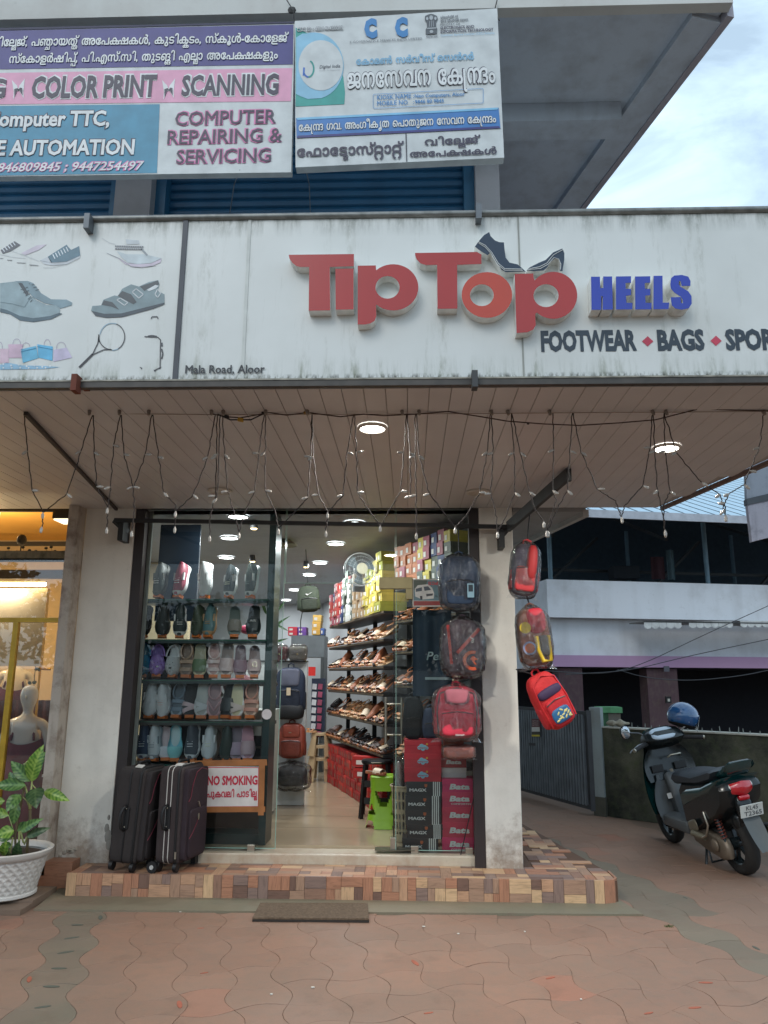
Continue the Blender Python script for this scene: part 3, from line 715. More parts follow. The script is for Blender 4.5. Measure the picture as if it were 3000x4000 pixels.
# HEELS
for pl in ([(130, 112), (207, 112), (210, 210), (235, 210), (235, 110), (312, 110), (319, 396), (230, 398), (232, 280), (218, 280), (218, 398), (134, 399)],
           [(345, 110), (476, 108), (476, 164), (428, 168), (430, 216), (476, 218), (476, 272), (432, 276), (436, 338), (488, 338), (488, 394), (345, 396)],
           [(510, 110), (642, 108), (642, 164), (594, 168), (596, 216), (642, 218), (642, 272), (598, 276), (602, 338), (654, 338), (652, 394), (512, 396)],
           [(670, 105), (748, 104), (750, 336), (806, 336), (800, 392), (668, 394)],
           [(815, 175), (822, 125), (850, 102), (915, 97), (970, 112), (990, 150), (988, 192), (912, 192), (905, 150), (890, 150), (888, 178), (900, 198), (970, 238), (998, 280), (1000, 345), (975, 385), (915, 398), (860, 388), (828, 360), (818, 290), (905, 288), (908, 340), (925, 342), (922, 312), (905, 285), (850, 250), (820, 215)]):
    raised(pl, K3, 'letter', M_LB, dep=.075)
T_DK = col('print_slate', 52, 62, 72, .4)
YF = FY-.0005
def lineF(s, a, b_, h, mt, bold=.03, K=K3, y=YF, lift=.002, par=sign, name='lettering', ml=False, shear=0):
    p0 = PY(*K(*a), y); p1 = PY(*K(*b_), y); q = PY(*K(a[0], a[1]-h), y)
    return lettering(name, s, p0, p1, (q-p0).length, mt, par, lift=lift, bold=bold, ml=ml, shear=shear)
KK = lambda u, v: (u, v)
def fprint(s, a, b_, h, mt, **k): return lineF(s, a, b_, h, mt, K=KK, **k)
fprint('FOOTWEAR', (2114, 1370), (2488, 1366), 74, T_DK, bold=.05)
fprint('BAGS', (2570, 1366), (2754, 1364), 74, T_DK, bold=.05)
fprint('SPORTS', (2836, 1364), (3110, 1362), 74, T_DK, bold=.05)
for cx, cy in ((2530, 1333), (2797, 1331)):
    q = [PY(cx+a, cy+b_, FY-.0025) for a, b_ in ((-22, 0), (0, -20), (22, 0), (0, 20))]
    MB().add(q, [(0, 1, 2, 3)]).build('diamond', col('diamond_red', 196, 62, 84, .4), sign, fix=False)
fprint('Mala Road, Aloor', (724, 1460), (1035, 1458), 31, col('print_black', 40, 42, 46, .4), bold=.022, lift=.006)
# --- picture panel: printed shoes, bags and racket, flat on the board
K6 = crop(0, 850, 720/1659)
def flat(polys, r, g_, b_, y=FY-.002, K=K6, par=sign, name='printed_picture'):
    mb = MB()
    for p in polys: mb.add([PY(*K(u, v), y) for u, v in p], [tuple(range(len(p)))])
    return mb.build(name, col('ink_%d_%d_%d' % (r, g_, b_), r, g_, b_, .4, var=.18, scale=14), par, fix=False)
def lines(ls, r, g_, b_, wd=3, y=FY-.003, K=K6, par=sign, name='printed_line'):
    mb = MB()
    for p in ls:
        for i in range(len(p)-1):
            a = Vector(p[i]); c_ = Vector(p[i+1]); d = (c_-a); 
            if d.length < 1e-6: continue
            nn = Vector((-d.y, d.x)).normalized()*wd/2; mb.add([PY(*K(*q), y) for q in (a-nn, c_-nn, c_+nn, a+nn)], [(0, 1, 2, 3)])
    return mb.build(name, col('ink_%d_%d_%d' % (r, g_, b_), r, g_, b_, .4), par, fix=False)
flat([[(430, 352), (600, 243), (615, 265), (640, 290), (700, 262), (712, 255), (722, 340), (600, 395), (460, 405)]], 98, 128, 142)
flat([[(360, 385), (430, 352), (470, 405), (600, 397), (722, 342), (720, 358), (600, 420), (480, 432), (400, 420)]], 206, 208, 210)
lines([[(390, 450), (470, 452), (600, 420), (720, 365)], [(360, 385), (470, 408), (600, 397), (722, 342)]], 150, 156, 160, 2)
lines([[(475+i*24, 330-i*13), (495+i*24, 370-i*13)] for i in range(6)], 226, 230, 232, 9, y=FY-.0035)
flat([[(5, 292), (130, 212), (185, 245), (100, 300), (25, 326)]], 104, 106, 112); lines([[(20+i*24, 278-i*14), (42+i*24, 306-i*14)] for i in range(5)], 226, 230, 232, 8, y=FY-.0035)
lines([[(0, 330), (120, 355), (230, 365)], [(110, 300), (350, 390)]], 196, 198, 200, 3)
flat([[(190, 320), (330, 250), (420, 240), (350, 290), (230, 338)]], 212, 200, 210)
flat([[(62, 378), (112, 381), (105, 389), (68, 386)], [(148, 402), (235, 406), (225, 412), (155, 409)], [(262, 420), (350, 428), (335, 434), (270, 431)], [(0, 362), (35, 368), (0, 372)]], 150, 150, 150)
flat([[(960, 318), (1080, 370), (1150, 410), (1240, 420), (1360, 412), (1455, 370), (1445, 405), (1360, 440), (1220, 448), (1130, 420), (1060, 365)]], 208, 194, 206)
flat([[(1050, 300), (1140, 330), (1300, 330), (1455, 365), (1360, 410), (1240, 418), (1150, 406), (1090, 355)]], 196, 204, 206)
lines([[(960, 318), (1080, 370), (1180, 440), (1280, 448), (1400, 430)]], 150, 150, 156, 4); lines([[(1035, 256), (1290, 262)], [(1035, 280), (1290, 284)]], 120, 122, 126, 12); lines([[(1050+i*20, 250), (1062+i*20, 290)] for i in range(12)], 190, 192, 196, 4, y=FY-.0035)
lines([[(1270, 280), (1300, 310), (1325, 340)]], 150, 156, 160, 16); flat([[(1130, 195), (1250, 205), (1255, 240), (1140, 240)]], 196, 200, 202); lines([[(920, 185), (980, 225), (1040, 240)]], 186, 188, 190, 3)
flat([[(0, 590), (130, 575), (200, 590), (270, 700), (330, 745), (420, 785), (500, 790), (540, 825), (538, 855), (450, 885), (300, 905), (180, 885), (60, 830), (0, 815)]], 150, 168, 172)
flat([[(130, 572), (250, 570), (300, 590), (370, 680), (460, 735), (600, 738), (650, 765), (645, 790), (540, 820), (500, 790), (400, 770), (300, 720), (230, 640), (180, 590)]], 128, 150, 158)
flat([[(165, 590), (200, 590), (262, 690), (235, 700)]], 70, 78, 84, y=FY-.0028); lines([[(185+i*22, 650+i*28), (250+i*10, 625+i*28)] for i in range(5)], 84, 92, 98, 5, y=FY-.0035)
flat([[(0, 815), (60, 830), (180, 885), (300, 905), (450, 885), (538, 857), (560, 865), (460, 915), (300, 940), (180, 925), (90, 870), (0, 850)]], 84, 104, 114, y=FY-.0025)
lines([[(260, 590+0), (270, 600)], [(285, 605), (310, 600)], [(300, 630), (330, 622)], [(318, 655), (350, 645)]], 84, 92, 98, 5, y=FY-.0035); lines([[(0, 760), (110, 775), (220, 805), (260, 740), (300, 710)]], 110, 128, 134, 3, y=FY-.0035)
flat([[(820, 835), (830, 795), (910, 790), (930, 740), (1030, 700), (1060, 705), (1100, 640), (1180, 600), (1250, 620), (1340, 580), (1425, 562), (1435, 600), (1420, 660), (1480, 690), (1480, 770), (1100, 870), (940, 885), (850, 870)]], 130, 148, 152)
flat([[(820, 838), (940, 865), (1090, 862), (1480, 765), (1480, 780), (1380, 820), (1100, 895), (960, 902), (860, 885)]], 66, 76, 84, y=FY-.0028)
flat([[(1060, 705), (1100, 660), (1180, 690), (1230, 760), (1200, 780)], [(915, 785), (935, 745), (1010, 760), (1075, 830), (1000, 800)], [(1260, 620), (1420, 565), (1432, 600), (1330, 640), (1300, 660)]], 78, 84, 88, y=FY-.0028)
flat([[(1320, 650), (1400, 605), (1430, 615), (1400, 640), (1340, 662)]], 214, 216, 216, y=FY-.0032)
lines([[(1050, 740), (1120, 790), (1150, 765), (1085, 725), (1050, 740)], [(1190, 670), (1250, 725), (1290, 690), (1225, 640), (1190, 670)], [(1395, 690), (1420, 720), (1445, 680), (1420, 640), (1395, 690)]], 206, 208, 208, 9, y=FY-.0035)
lines([arc(1010, 1072, 112, 122, -70, 60, 14)], 62, 62, 68, 8); lines([arc(1010, 1072, 112, 122, 60, 90, 4), arc(1010, 1072, 112, 122, 190, 290, 8)], 150, 176, 190, 8)
lines([arc(1010, 1072, 122, 118, 90, 190, 8)+[(890, 1120)], [(890, 1060), (880, 1130), (830, 1235)], [(1000, 1185), (930, 1190), (830, 1235)]], 62, 62, 68, 9); lines([[(835, 1228), (712, 1350)]], 54, 54, 60, 20)
lines([[(1300, 1070), (1420, 1076), (1445, 1100), (1440, 1350), (1400, 1370)], [(1330, 1066), (1370, 1060), (1412, 1068)], [(1360, 912), (1368, 892), (1415, 890), (1423, 912)]], 66, 66, 72, 9); lines([[(1458, 1125), (1458, 1160)], [(1455, 1180), (1465, 1225), (1455, 1272)]], 66, 66, 72, 12)
flat([[(1255, 1342), (1280, 1352), (1275, 1368)], [(1380, 1370), (1405, 1368), (1395, 1392)], [(1430, 1360), (1455, 1342), (1440, 1366)]], 66, 66, 72)
for pl, c_ in (([(0, 1180), (75, 1180), (80, 1310), (0, 1310)], (214, 184, 196)), ([(75, 1140), (205, 1140), (200, 1262), (80, 1262)], (208, 176, 192)), ([(185, 1185), (325, 1155), (345, 1265), (205, 1308)], (104, 180, 210)), ([(335, 1140), (475, 1160), (472, 1288), (345, 1260)], (96, 178, 214)), ([(480, 1190), (600, 1170), (650, 1260), (480, 1298)], (204, 192, 214))): flat([pl], *c_)
lines([arc(150, 1140, 35, 50, 180, 360, 10), arc(0, 1180, 22, 60, 200, 360, 10), arc(235, 1170, 34, 45, 190, 350, 10), arc(425, 1148, 28, 52, 180, 360, 10), arc(550, 1170, 42, 50, 160, 360, 10)], 150, 130, 160, 3)
lines([[(190, 1205), (325, 1175)], [(335, 1160), (475, 1188)]], 50, 130, 170, 5, y=FY-.0035)
flat([[(0, 1325), (60, 1305), (200, 1330), (400, 1335), (540, 1345), (400, 1362), (0, 1368)]], 150, 190, 214)
flat([arc(30+i*70, 1318+10*(i % 2)+i*3, 9, 9, 0, 330, 8) for i in range(7)]+[arc(30+i*76, 1352, 8, 8, 0, 330, 8) for i in range(6)], 222, 226, 228, y=FY-.0035)

# ================================================================ BILLBOARDS ON THE UPPER FLOOR
BY = 4.12
KA = crop(0, 0, 1500/1659)
b1 = thing('billboard', 'navy, pink and teal computer service billboard hanging at the left of the upper floor', 'billboard', (-1.9, BY, 4.6), group='billboards on the upper floor')
def bpoly(pts, K, mt, name, par, y, dep=0):
    q = [PY(*K(u, v), y) for u, v in pts]
    mb = MB().add(q, [tuple(range(len(q)))])
    if dep: mb = MB(); n = len(q); mb.add(q+[p+Vector((0, dep, 0)) for p in q], [tuple(range(n)), tuple(range(2*n-1, n-1, -1))]+[(k, n+k, n+(k+1) % n, (k+1) % n) for k in range(n)])
    return mb.build(name, mt, par)
V_WH = col('vinyl_white', 208, 210, 208, .45); V_NV = col('vinyl_navy', 70, 66, 128, .45); V_PK = col('vinyl_pink', 226, 160, 186, .45); V_TL = col('vinyl_teal', 68, 140, 168, .45)
V_DK = col('vinyl_dark_text', 70, 64, 80, .45); V_TX = col('vinyl_text_white', 226, 226, 224, .45)
L0 = -420
bpoly([(L0, 134), (1273, 96), (1258, 744), (L0, 768)], KA, V_WH, 'board_panel', b1, BY, .05)
bpoly([(L0, 130), (1270, 92), (1270, 100), (L0, 140)], KA, col('board_edge', 60, 58, 80, .6), 'frame_edge', b1, BY-.004, .05)
bpoly([(L0, 142), (1268, 106), (1265, 278), (L0, 306)], KA, V_NV, 'colour_band', b1, BY-.002)
bpoly([(L0, 322), (1263, 294), (1257, 437), (L0, 455)], KA, V_PK, 'colour_band', b1, BY-.002)
bpoly([(L0, 462), (690, 450), (678, 747), (L0, 765)], KA, V_TL, 'colour_band', b1, BY-.002)
def two(s, a, b_, h, inner, outer, K, par, y, bi=.0, bo=.04, ml=False, shear=0):
    lineF(s, a, b_, h, outer, bold=bo, K=K, y=y-.004, lift=0, par=par, ml=ml, shear=shear); return lineF(s, a, b_, h, inner, bold=bi, K=K, y=y-.0065, lift=0, par=par, ml=ml, shear=shear)
two('വില്ലേജ്, പഞ്ചായത്ത് അപേക്ഷകൾ, കുടിക്കടം, സ്കൂൾ-കോളേജ്', (-42, 200), (1246, 180), 30, V_TX, V_DK, KA, b1, BY, .02, .035, True)
two('സ്കോളർഷിപ്പ്, പി.എസ്.സി, തുടങ്ങി എല്ലാ അപേക്ഷകളും', (38, 272), (1200, 252), 30, V_TX, V_DK, KA, b1, BY, .02, .035, True)
two('G', (-48, 419), (20, 418), 76, V_DK, V_TX, KA, b1, BY, .03, .08)
two('COLOR PRINT', (132, 421), (672, 413), 88, V_DK, V_TX, KA, b1, BY, .035, .08)
two('SCANNING', (782, 411), (1202, 404), 84, V_DK, V_TX, KA, b1, BY, .03, .08)
two('Computer TTC,', (-62, 545), (472, 541), 62, V_TX, V_DK, KA, b1, BY, .03, .07)
two('OFFICE AUTOMATION', (-235, 672), (578, 665), 62, V_TX, V_DK, KA, b1, BY, .03, .07)
PKT = col('vinyl_pink_text', 222, 130, 176, .45)
two('9846809845 ; 9447254497', (-45, 742), (612, 733), 36, V_TX, PKT, KA, b1, BY, .01, .06, shear=.2)
for s_, a, b_ in (('COMPUTER', (755, 541), (1192, 530)), ('REPAIRING &', (722, 622), (1218, 610)), ('SERVICING', (760, 706), (1170, 697))): two(s_, a, b_, 58, V_DK, PKT, KA, b1, BY, .008, .05)
for cx in (79, 728):
    bpoly([(cx-28, 345), (cx-5, 370), (cx, 385), (cx+6, 368), (cx+29, 338), (cx+22, 395), (cx+24, 425), (cx+4, 392), (cx-6, 394), (cx-22, 432), (cx-20, 395)], KA, V_TX, 'butterfly', b1, BY-.004)
    bpoly([(cx-18, 385), (cx-3, 380), (cx, 392), (cx+6, 378), (cx+17, 380), (cx+18, 412), (cx+3, 388), (cx-5, 390), (cx-17, 418)], KA, V_DK, 'butterfly', b1, BY-.006)
wr = MB(); wr.tube([PY(1150, 82, BY-.01), PY(1145, 40, BY-.02), PY(1120, 0, 4.2)], .004, 5); wr.tube([PY(1150, 82, BY-.01), PY(1170, 92, BY-.012)], .004, 5); wr.sell(PY(1140, 40, 4.2), (.03, .012, .03), 1, 1, 7, 5)
wr.tube([PY(1950, 80, BY-.01), PY(1930, 50, 4.2), PY(1942, 0, 4.2)], .004, 5); wr.build('hanging_wire', col('wire_dark', 60, 56, 54, .7), b1)
KB = crop(1140, 30, 860/1659); Y2 = 4.10
b2 = thing('billboard', 'white digital service billboard with a round blue logo and a kiosk name box', 'billboard', (-.3, Y2, 4.6), group='billboards on the upper floor')
bpoly([(22, 100), (1548, 5), (1600, 1130), (28, 1203)], KB, V_WH, 'board_panel', b2, Y2, .06)
bpoly([(28, 150), (28, 745), (395, 727)]+[(401, 640), (388, 525)]+[(360, 420), (300, 300), (200, 230)], KB, col('vinyl_green', 62, 160, 150, .45), 'logo', b2, Y2-.002)
bpoly([(32, 225), (80, 195)]+arc(165, 438, 226, 252, -105, 75, 20)+[(120, 688), (60, 665), (32, 650)], KB, col('vinyl_pale_blue', 142, 192, 216, .45), 'logo', b2, Y2-.0035)
bpoly(arc(218, 434, 168, 190, 0, 350, 30), KB, V_WH, 'logo', b2, Y2-.005)
def l2(s, a, b_, h, mt, bold=.0, ml=False, shear=0): return lineF(s, a, b_, h, mt, bold=bold, K=KB, y=Y2-.0065, lift=0, par=b2, ml=ml, shear=shear)
V_BL = col('vinyl_blue', 62, 128, 184, .45); V_GR = col('vinyl_grey_text', 96, 98, 104, .45); V_LB = col('vinyl_light_blue_text', 132, 178, 206, .45)
lines([arc(125, 460, 40, 62, -70, 90, 12)], 48, 150, 140, 13, y=Y2-.0065, K=KB, par=b2, name='logo'); lines([arc(125, 460, 40, 62, 90, 150, 6), [(92, 450), (88, 512)]], 60, 110, 190, 13, y=Y2-.0068, K=KB, par=b2, name='logo')
l2('Digital India', (208, 458), (364, 450), 24, V_GR, .01, shear=.2); l2('Power To Empower', (208, 478), (362, 472), 12, col('vinyl_faint', 200, 200, 200, .5))
two('CSC ID : 453143450015', (37, 180), (384, 164), 28, V_TX, V_GR, KB, b2, Y2-.001, .0, .05)
l2('C', (548, 218), (645, 212), 122, V_BL, .09); l2('C', (778, 208), (876, 204), 122, V_BL, .09)
l2('e-Governance Services India Limited'.upper(), (438, 266), (983, 238), 15, V_GR)
V_EM = col('vinyl_emblem', 92, 96, 100, .45)
bpoly([(1018, 118), (1002, 90), (1004, 62), (1030, 50), (1048, 46), (1068, 50), (1094, 62), (1100, 84), (1086, 112), (1088, 145), (1096, 160), (1092, 196), (1010, 202), (1008, 165), (1018, 150)], KB, V_EM, 'emblem', b2, Y2-.005)
flat([arc(1050, 75, 14, 18, 0, 330, 10), arc(1020, 82, 9, 12, 0, 330, 8), arc(1082, 80, 9, 12, 0, 330, 8), arc(1052, 180, 14, 12, 0, 330, 10), [(1020, 152), (1088, 148), (1088, 156), (1020, 160)]], 180, 184, 186, y=Y2-.0065, K=KB, par=b2, name='emblem')
lines([[(1040, 100), (1035, 145)], [(1064, 98), (1068, 142)], [(1052, 95), (1052, 145)]], 170, 174, 178, 4, y=Y2-.0068, K=KB, par=b2, name='emblem')
l2('सत्यमेव जयते', (1012, 224), (1098, 218), 12, V_GR, .02)
l2('इलेक्ट्रॉनिकी एवं', (1120, 84), (1254, 74), 17, V_GR, .02); l2('सूचना प्रौद्योगिकी मंत्रालय', (1120, 110), (1330, 98), 17, V_GR, .02)
l2('MINISTRY OF', (1120, 138), (1268, 130), 19, V_GR); l2('ELECTRONICS AND', (1121, 163), (1375, 150), 20, V_DK, .03); l2('INFORMATION TECHNOLOGY', (1121, 191), (1520, 172), 20, V_DK, .03)
l2('Common Service Centres (CSC) Scheme', (1122, 216), (1528, 197), 17, V_LB)
l2('കോമൺ സർവീസ് സെൻറർ', (485, 430), (1372, 388), 42, V_LB, .03, True)
two('ജനസേവന കേന്ദ്രം', (418, 606), (1536, 560), 118, V_TX, V_DK, KB, b2, Y2-.001, .02, .045, True)
l2('KIOSK NAME :', (643, 692), (920, 680), 34, V_BL, .01); l2('Neo Computers, Aloor', (926, 678), (1304, 662), 26, V_BL, .02); l2('MOBILE NO   :', (643, 738), (920, 726), 34, V_BL, .01); l2('9846 80 9845', (928, 722), (1146, 712), 26, V_BL, .02)
lines([[(620, 652), (1436, 608), (1442, 614), (1442, 712), (1436, 718), (620, 758), (613, 750), (613, 660), (620, 652)]], 120, 160, 200, 4, y=Y2-.006, K=KB, par=b2, name='box_outline')
bpoly([(32, 830), (1558, 752), (1572, 908), (36, 982)], KB, col('vinyl_mid_blue', 68, 124, 186, .4), 'colour_band', b2, Y2-.003)
bpoly([(32, 830), (1558, 752), (1548, 768), (44, 846)], KB, col('vinyl_sky_blue', 130, 190, 222, .4), 'colour_band', b2, Y2-.005); bpoly([(36, 982), (44, 964), (1560, 892), (1572, 908)], KB, col('vinyl_indigo', 62, 60, 120, .4), 'colour_band', b2, Y2-.005)
two('കേന്ദ്ര ഗവ. അംഗീകൃത പൊതുജന സേവന കേന്ദ്രം', (52, 930), (1540, 862), 50, V_TX, V_DK, KB, b2, Y2-.001, .02, .05, True)
lines([[(860, 945), (866, 1160)]], 60, 60, 70, 8, y=Y2-.004, K=KB, par=b2, name='divider'); 
l2('ഫോട്ടോസ്റ്റാറ്റ്', (38, 1122), (846, 1090), 62, V_DK, .03, True); l2('വില്ലേജ്', (1002, 1036), (1424, 1018), 44, V_DK, .03, True); l2('അപേക്ഷകൾ', (890, 1126), (1545, 1098), 40, V_DK, .03, True)
ww = MB(); ww.tube([PY(937, 665, BY), PY(915, 720, 4.6), PY(895, 850, 5.0)], .004, 5); ww.tube([PY(1190, 640, BY), PY(1208, 720, 4.6), PY(1213, 845, 5.0)], .004, 5)
tag(ww.build('loose_wire', col('wire_grey', 120, 124, 130, .6)), 'thin grey wires hanging down from the billboards in front of the blue shutters', 'wire')
# ================================================================ GLASS SHOPFRONT
GY = 6.47
G_CL = glassmat('shop_glass', (.90, .95, .93), k=1.0, base=.0)
G_ED = col('glass_edge', 150, 190, 176, .2); G_ST = M('brushed_steel', S(176, 170, 156), .3, metal=.9)
def gx(px_, y=2650): return PY(px_, y, GY).x
def pane(x0, x1, za, zb, label, y=GY):
    t = thing('glass_pane', label, 'glass pane', ((x0+x1)/2, y, za), group='frameless panes of the shopfront')
    MB().add([(x0, y, za), (x1, y, za), (x1, y, zb), (x0, y, zb)], [(0, 1, 2, 3)]).build('pane', G_CL, t)
    MB().bb(x0, x0+.004, y-.005, y+.005, za, zb).build('edge', G_ED, t); MB().bb(x1-.004, x1, y-.005, y+.005, za, zb).build('edge', G_ED, t)
    MB().bb(x0, x1, y-.005, y+.005, za-.004, za).build('edge', G_ED, t)
    return t
ZD = PY(1300, 2277, GY).z
xl, xd0, xd1, xr_ = -2.33, gx(1098), gx(1545), .585
pl_ = pane(xl, xd0, .262, 3.05, 'tall glass pane of the shop window holding the no smoking notice')
tr_ = pane(xd0+.006, xd1-.004, ZD, 3.045, 'glass transom pane above the open shop door')
pr_ = pane(xd1+.002, xr_, .262, 3.05, 'glass pane in front of the stacked shoe boxes')
for px_, py_, par in ((980, 3315, pl_), (1620, 3320, pr_), (1833, 3327, pr_)):
    p = PY(px_, py_, GY-.01); MB().bb(p.x-.03, p.x+.03, GY-.02, GY+.015, p.z-.03, p.z+.03).build('steel_clip', G_ST, par, bevel=.003)
dr = thing('glass_door', 'frameless glass door of the shop standing open, seen edge-on with a steel pull bar', 'door', (xd1-.01, GY+.03, .26))
d0 = Vector((xd1-.014, GY+.05, 0)); dd = Vector((-.0205, 1, 0)).normalized(); d1 = d0+dd*.92
MB().add([d0+Vector((0, 0, .27)), d1+Vector((0, 0, .27)), d1+Vector((0, 0, ZD-.02)), d0+Vector((0, 0, ZD-.02))], [(0, 1, 2, 3)]).build('pane', G_CL, dr)
MB().beam(d0+Vector((0, 0, .27)), d0+Vector((0, 0, ZD-.02)), .014, .008, (1, 0, 0)).build('edge', col('dark_edge', 24, 26, 26, .3), dr)
MB().beam(d1+Vector((0, 0, .27)), d1+Vector((0, 0, ZD-.02)), .014, .008, (1, 0, 0)).build('edge', col('dark_edge', 24, 26, 26, .3), dr)
for sx in (-1, 1):
    hb = MB(); hx = d1-dd*.08; hz0 = 1.0; hz1 = 1.42
    hb.cyl((hx.x+sx*.075, hx.y, hz0), (hx.x+sx*.075, hx.y, hz1), .014, n=10)
    for z in (hz0+.08, hz1-.06): hb.cyl((hx.x, hx.y, z), (hx.x+sx*.075, hx.y, z), .009, n=8)
    hb.build('handle', G_ST, dr, smooth=50)
q0 = PY(1482, 2255, GY-.02); q1 = PY(1612, 2300, GY-.02)
MB().bb(q0.x, q1.x, GY-.03, GY+.03, q1.z-.0, q0.z).bb(q1.x-.06, q1.x, GY-.03, GY-.008, q1.z-.09, q1.z).build('patch_fitting', M('brass_steel', S(132, 122, 92), .45, metal=.8), dr, bevel=.002)
MB().bb(d0.x-.025, d0.x+.025, GY+.0, GY+.06, .262, .35).build('patch_fitting', G_ST, dr, bevel=.002)
MB().bb(d0.x-.15, d0.x+.17, GY-.03, GY+.09, .2585, .2625).build('floor_plate', col('floor_plate', 92, 86, 72, .4, metal=.5), dr)
# timber/steel frame posts and the hanging bar
fr = thing('shopfront_frame', 'dark brown steel door frame posts on both sides of the glass shopfront', 'frame', (-.9, 6.4, .2))
MB().bb(-2.373, -2.29, 6.36, 6.47, .2, 3.03).build('post', W_DARK, fr); MB().bb(.515, .597, 6.352, 6.46, .155, 3.03).build('post', W_DARK, fr)
MB().bb(-2.286, -2.255, 6.455, 6.475, .262, 3.03).build('channel', col('channel_grey', 120, 126, 120, .4, metal=.4), fr)
M_BAR = col('black_iron', 36, 38, 40, .55)
hb = thing('hanging_bar', 'black iron bar across the shopfront on two pillar brackets with an arm toward the side', 'bar', (-.8, 6.15, 2.86))
b0 = PY(448, 2032, 6.18); b1_ = PY(1985, 2058, 6.18)
MB().beam(b0, b1_, .032, .032).build('bar', M_BAR, hb)
for p, s_ in ((b0, 1), (b1_, -1)):
    mb = MB(); mb.bb(p.x+s_*.03, p.x+s_*.075, 6.19, 6.348, p.z-.17, p.z+.02); mb.beam((p.x, 6.18, p.z), (p.x+s_*.07, 6.30, p.z-.08), .04, .04); mb.build('bracket', M_BAR, hb)
arm1 = PZ(2220, 1852, 2.985)
MB().beam(b1_+Vector((0, 0, -.0)), arm1, .03, .085).build('arm', col('arm_grey', 62, 66, 68, .6), hb)
MB().beam(arm1+Vector((0, 0, -.05)), arm1+Vector((0, 0, .035)), .045, .035, (1, 0, 0)).build('arm_plate', M_BAR, hb)

# ================================================================ SHOES
W_T = [(0, 0), (.02, .38), (.06, .62), (.14, .86), (.28, 1), (.42, .94), (.58, .76), (.74, .70), (.86, .72), (.94, .58), (.985, .3), (1, 0)]
def wf(t):
    for (a, x), (b_, y) in zip(W_T, W_T[1:]):
        if a <= t <= b_: return x+(y-x)*(t-a)/(b_-a)
    return 0
LN = .262; HW = .047
def sole(th=.018, k=1., heel=0.):
    ts = [0, .02, .06, .14, .28, .42, .58, .74, .86, .94, .985, 1]
    o = [(wf(t)*HW*k*(1 if t < .5 else 1), t*LN) for t in ts]+[(-wf(t)*HW*k, t*LN) for t in ts[-2:0:-1]]
    mb = MB(); n = len(o)
    up = lambda y: heel*max(0, (y/LN-.25))**1.2
    a = [(x, y, up(y)) for x, y in o]; b_ = [(x*1.0, y, up(y)+th) for x, y in o]; c = [(x*.9, LN/2+(y-LN/2)*.97, up(y)+th+.003) for x, y in o]
    mb.add(a+b_+c, [tuple(range(n-1, -1, -1)), tuple(range(2*n, 3*n))]+[(r*n+i, r*n+(i+1) % n, (r+1)*n+(i+1) % n, (r+1)*n+i) for r in (0, 1) for i in range(n)])
    return mb
def dome(t0, t1, hf, z0=.016, k=1.02, nu=9, nv=7):
    def fn(i, j):
        t = t0+(t1-t0)*j; a = math.pi*i; return (math.cos(a)*wf(t)*HW*k, t*LN, z0+math.sin(a)**.8*hf(t))
    return MB().grid(fn, nu, nv)
def strap(t0, t1, h, z0=.012, k=1.08, nu=9, sk=0.):
    def fn(i, j):
        a = math.pi*i; t = t0+(t1-t0)*j+sk*math.cos(a); return (math.cos(a)*wf(max(.02, t))*HW*k, t*LN, z0+math.sin(a)**.7*h*(1-.15*(1-j)))
    g_ = MB().grid(fn, nu, 3); 
    return g_
BOOST = 1.0
def cm(c, r=.45):
    c = tuple(min(236, int(k*BOOST)) for k in c); return col('shoe_%d_%d_%d' % c, *c, r, var=.06)
ORG = (206, 92, 40)
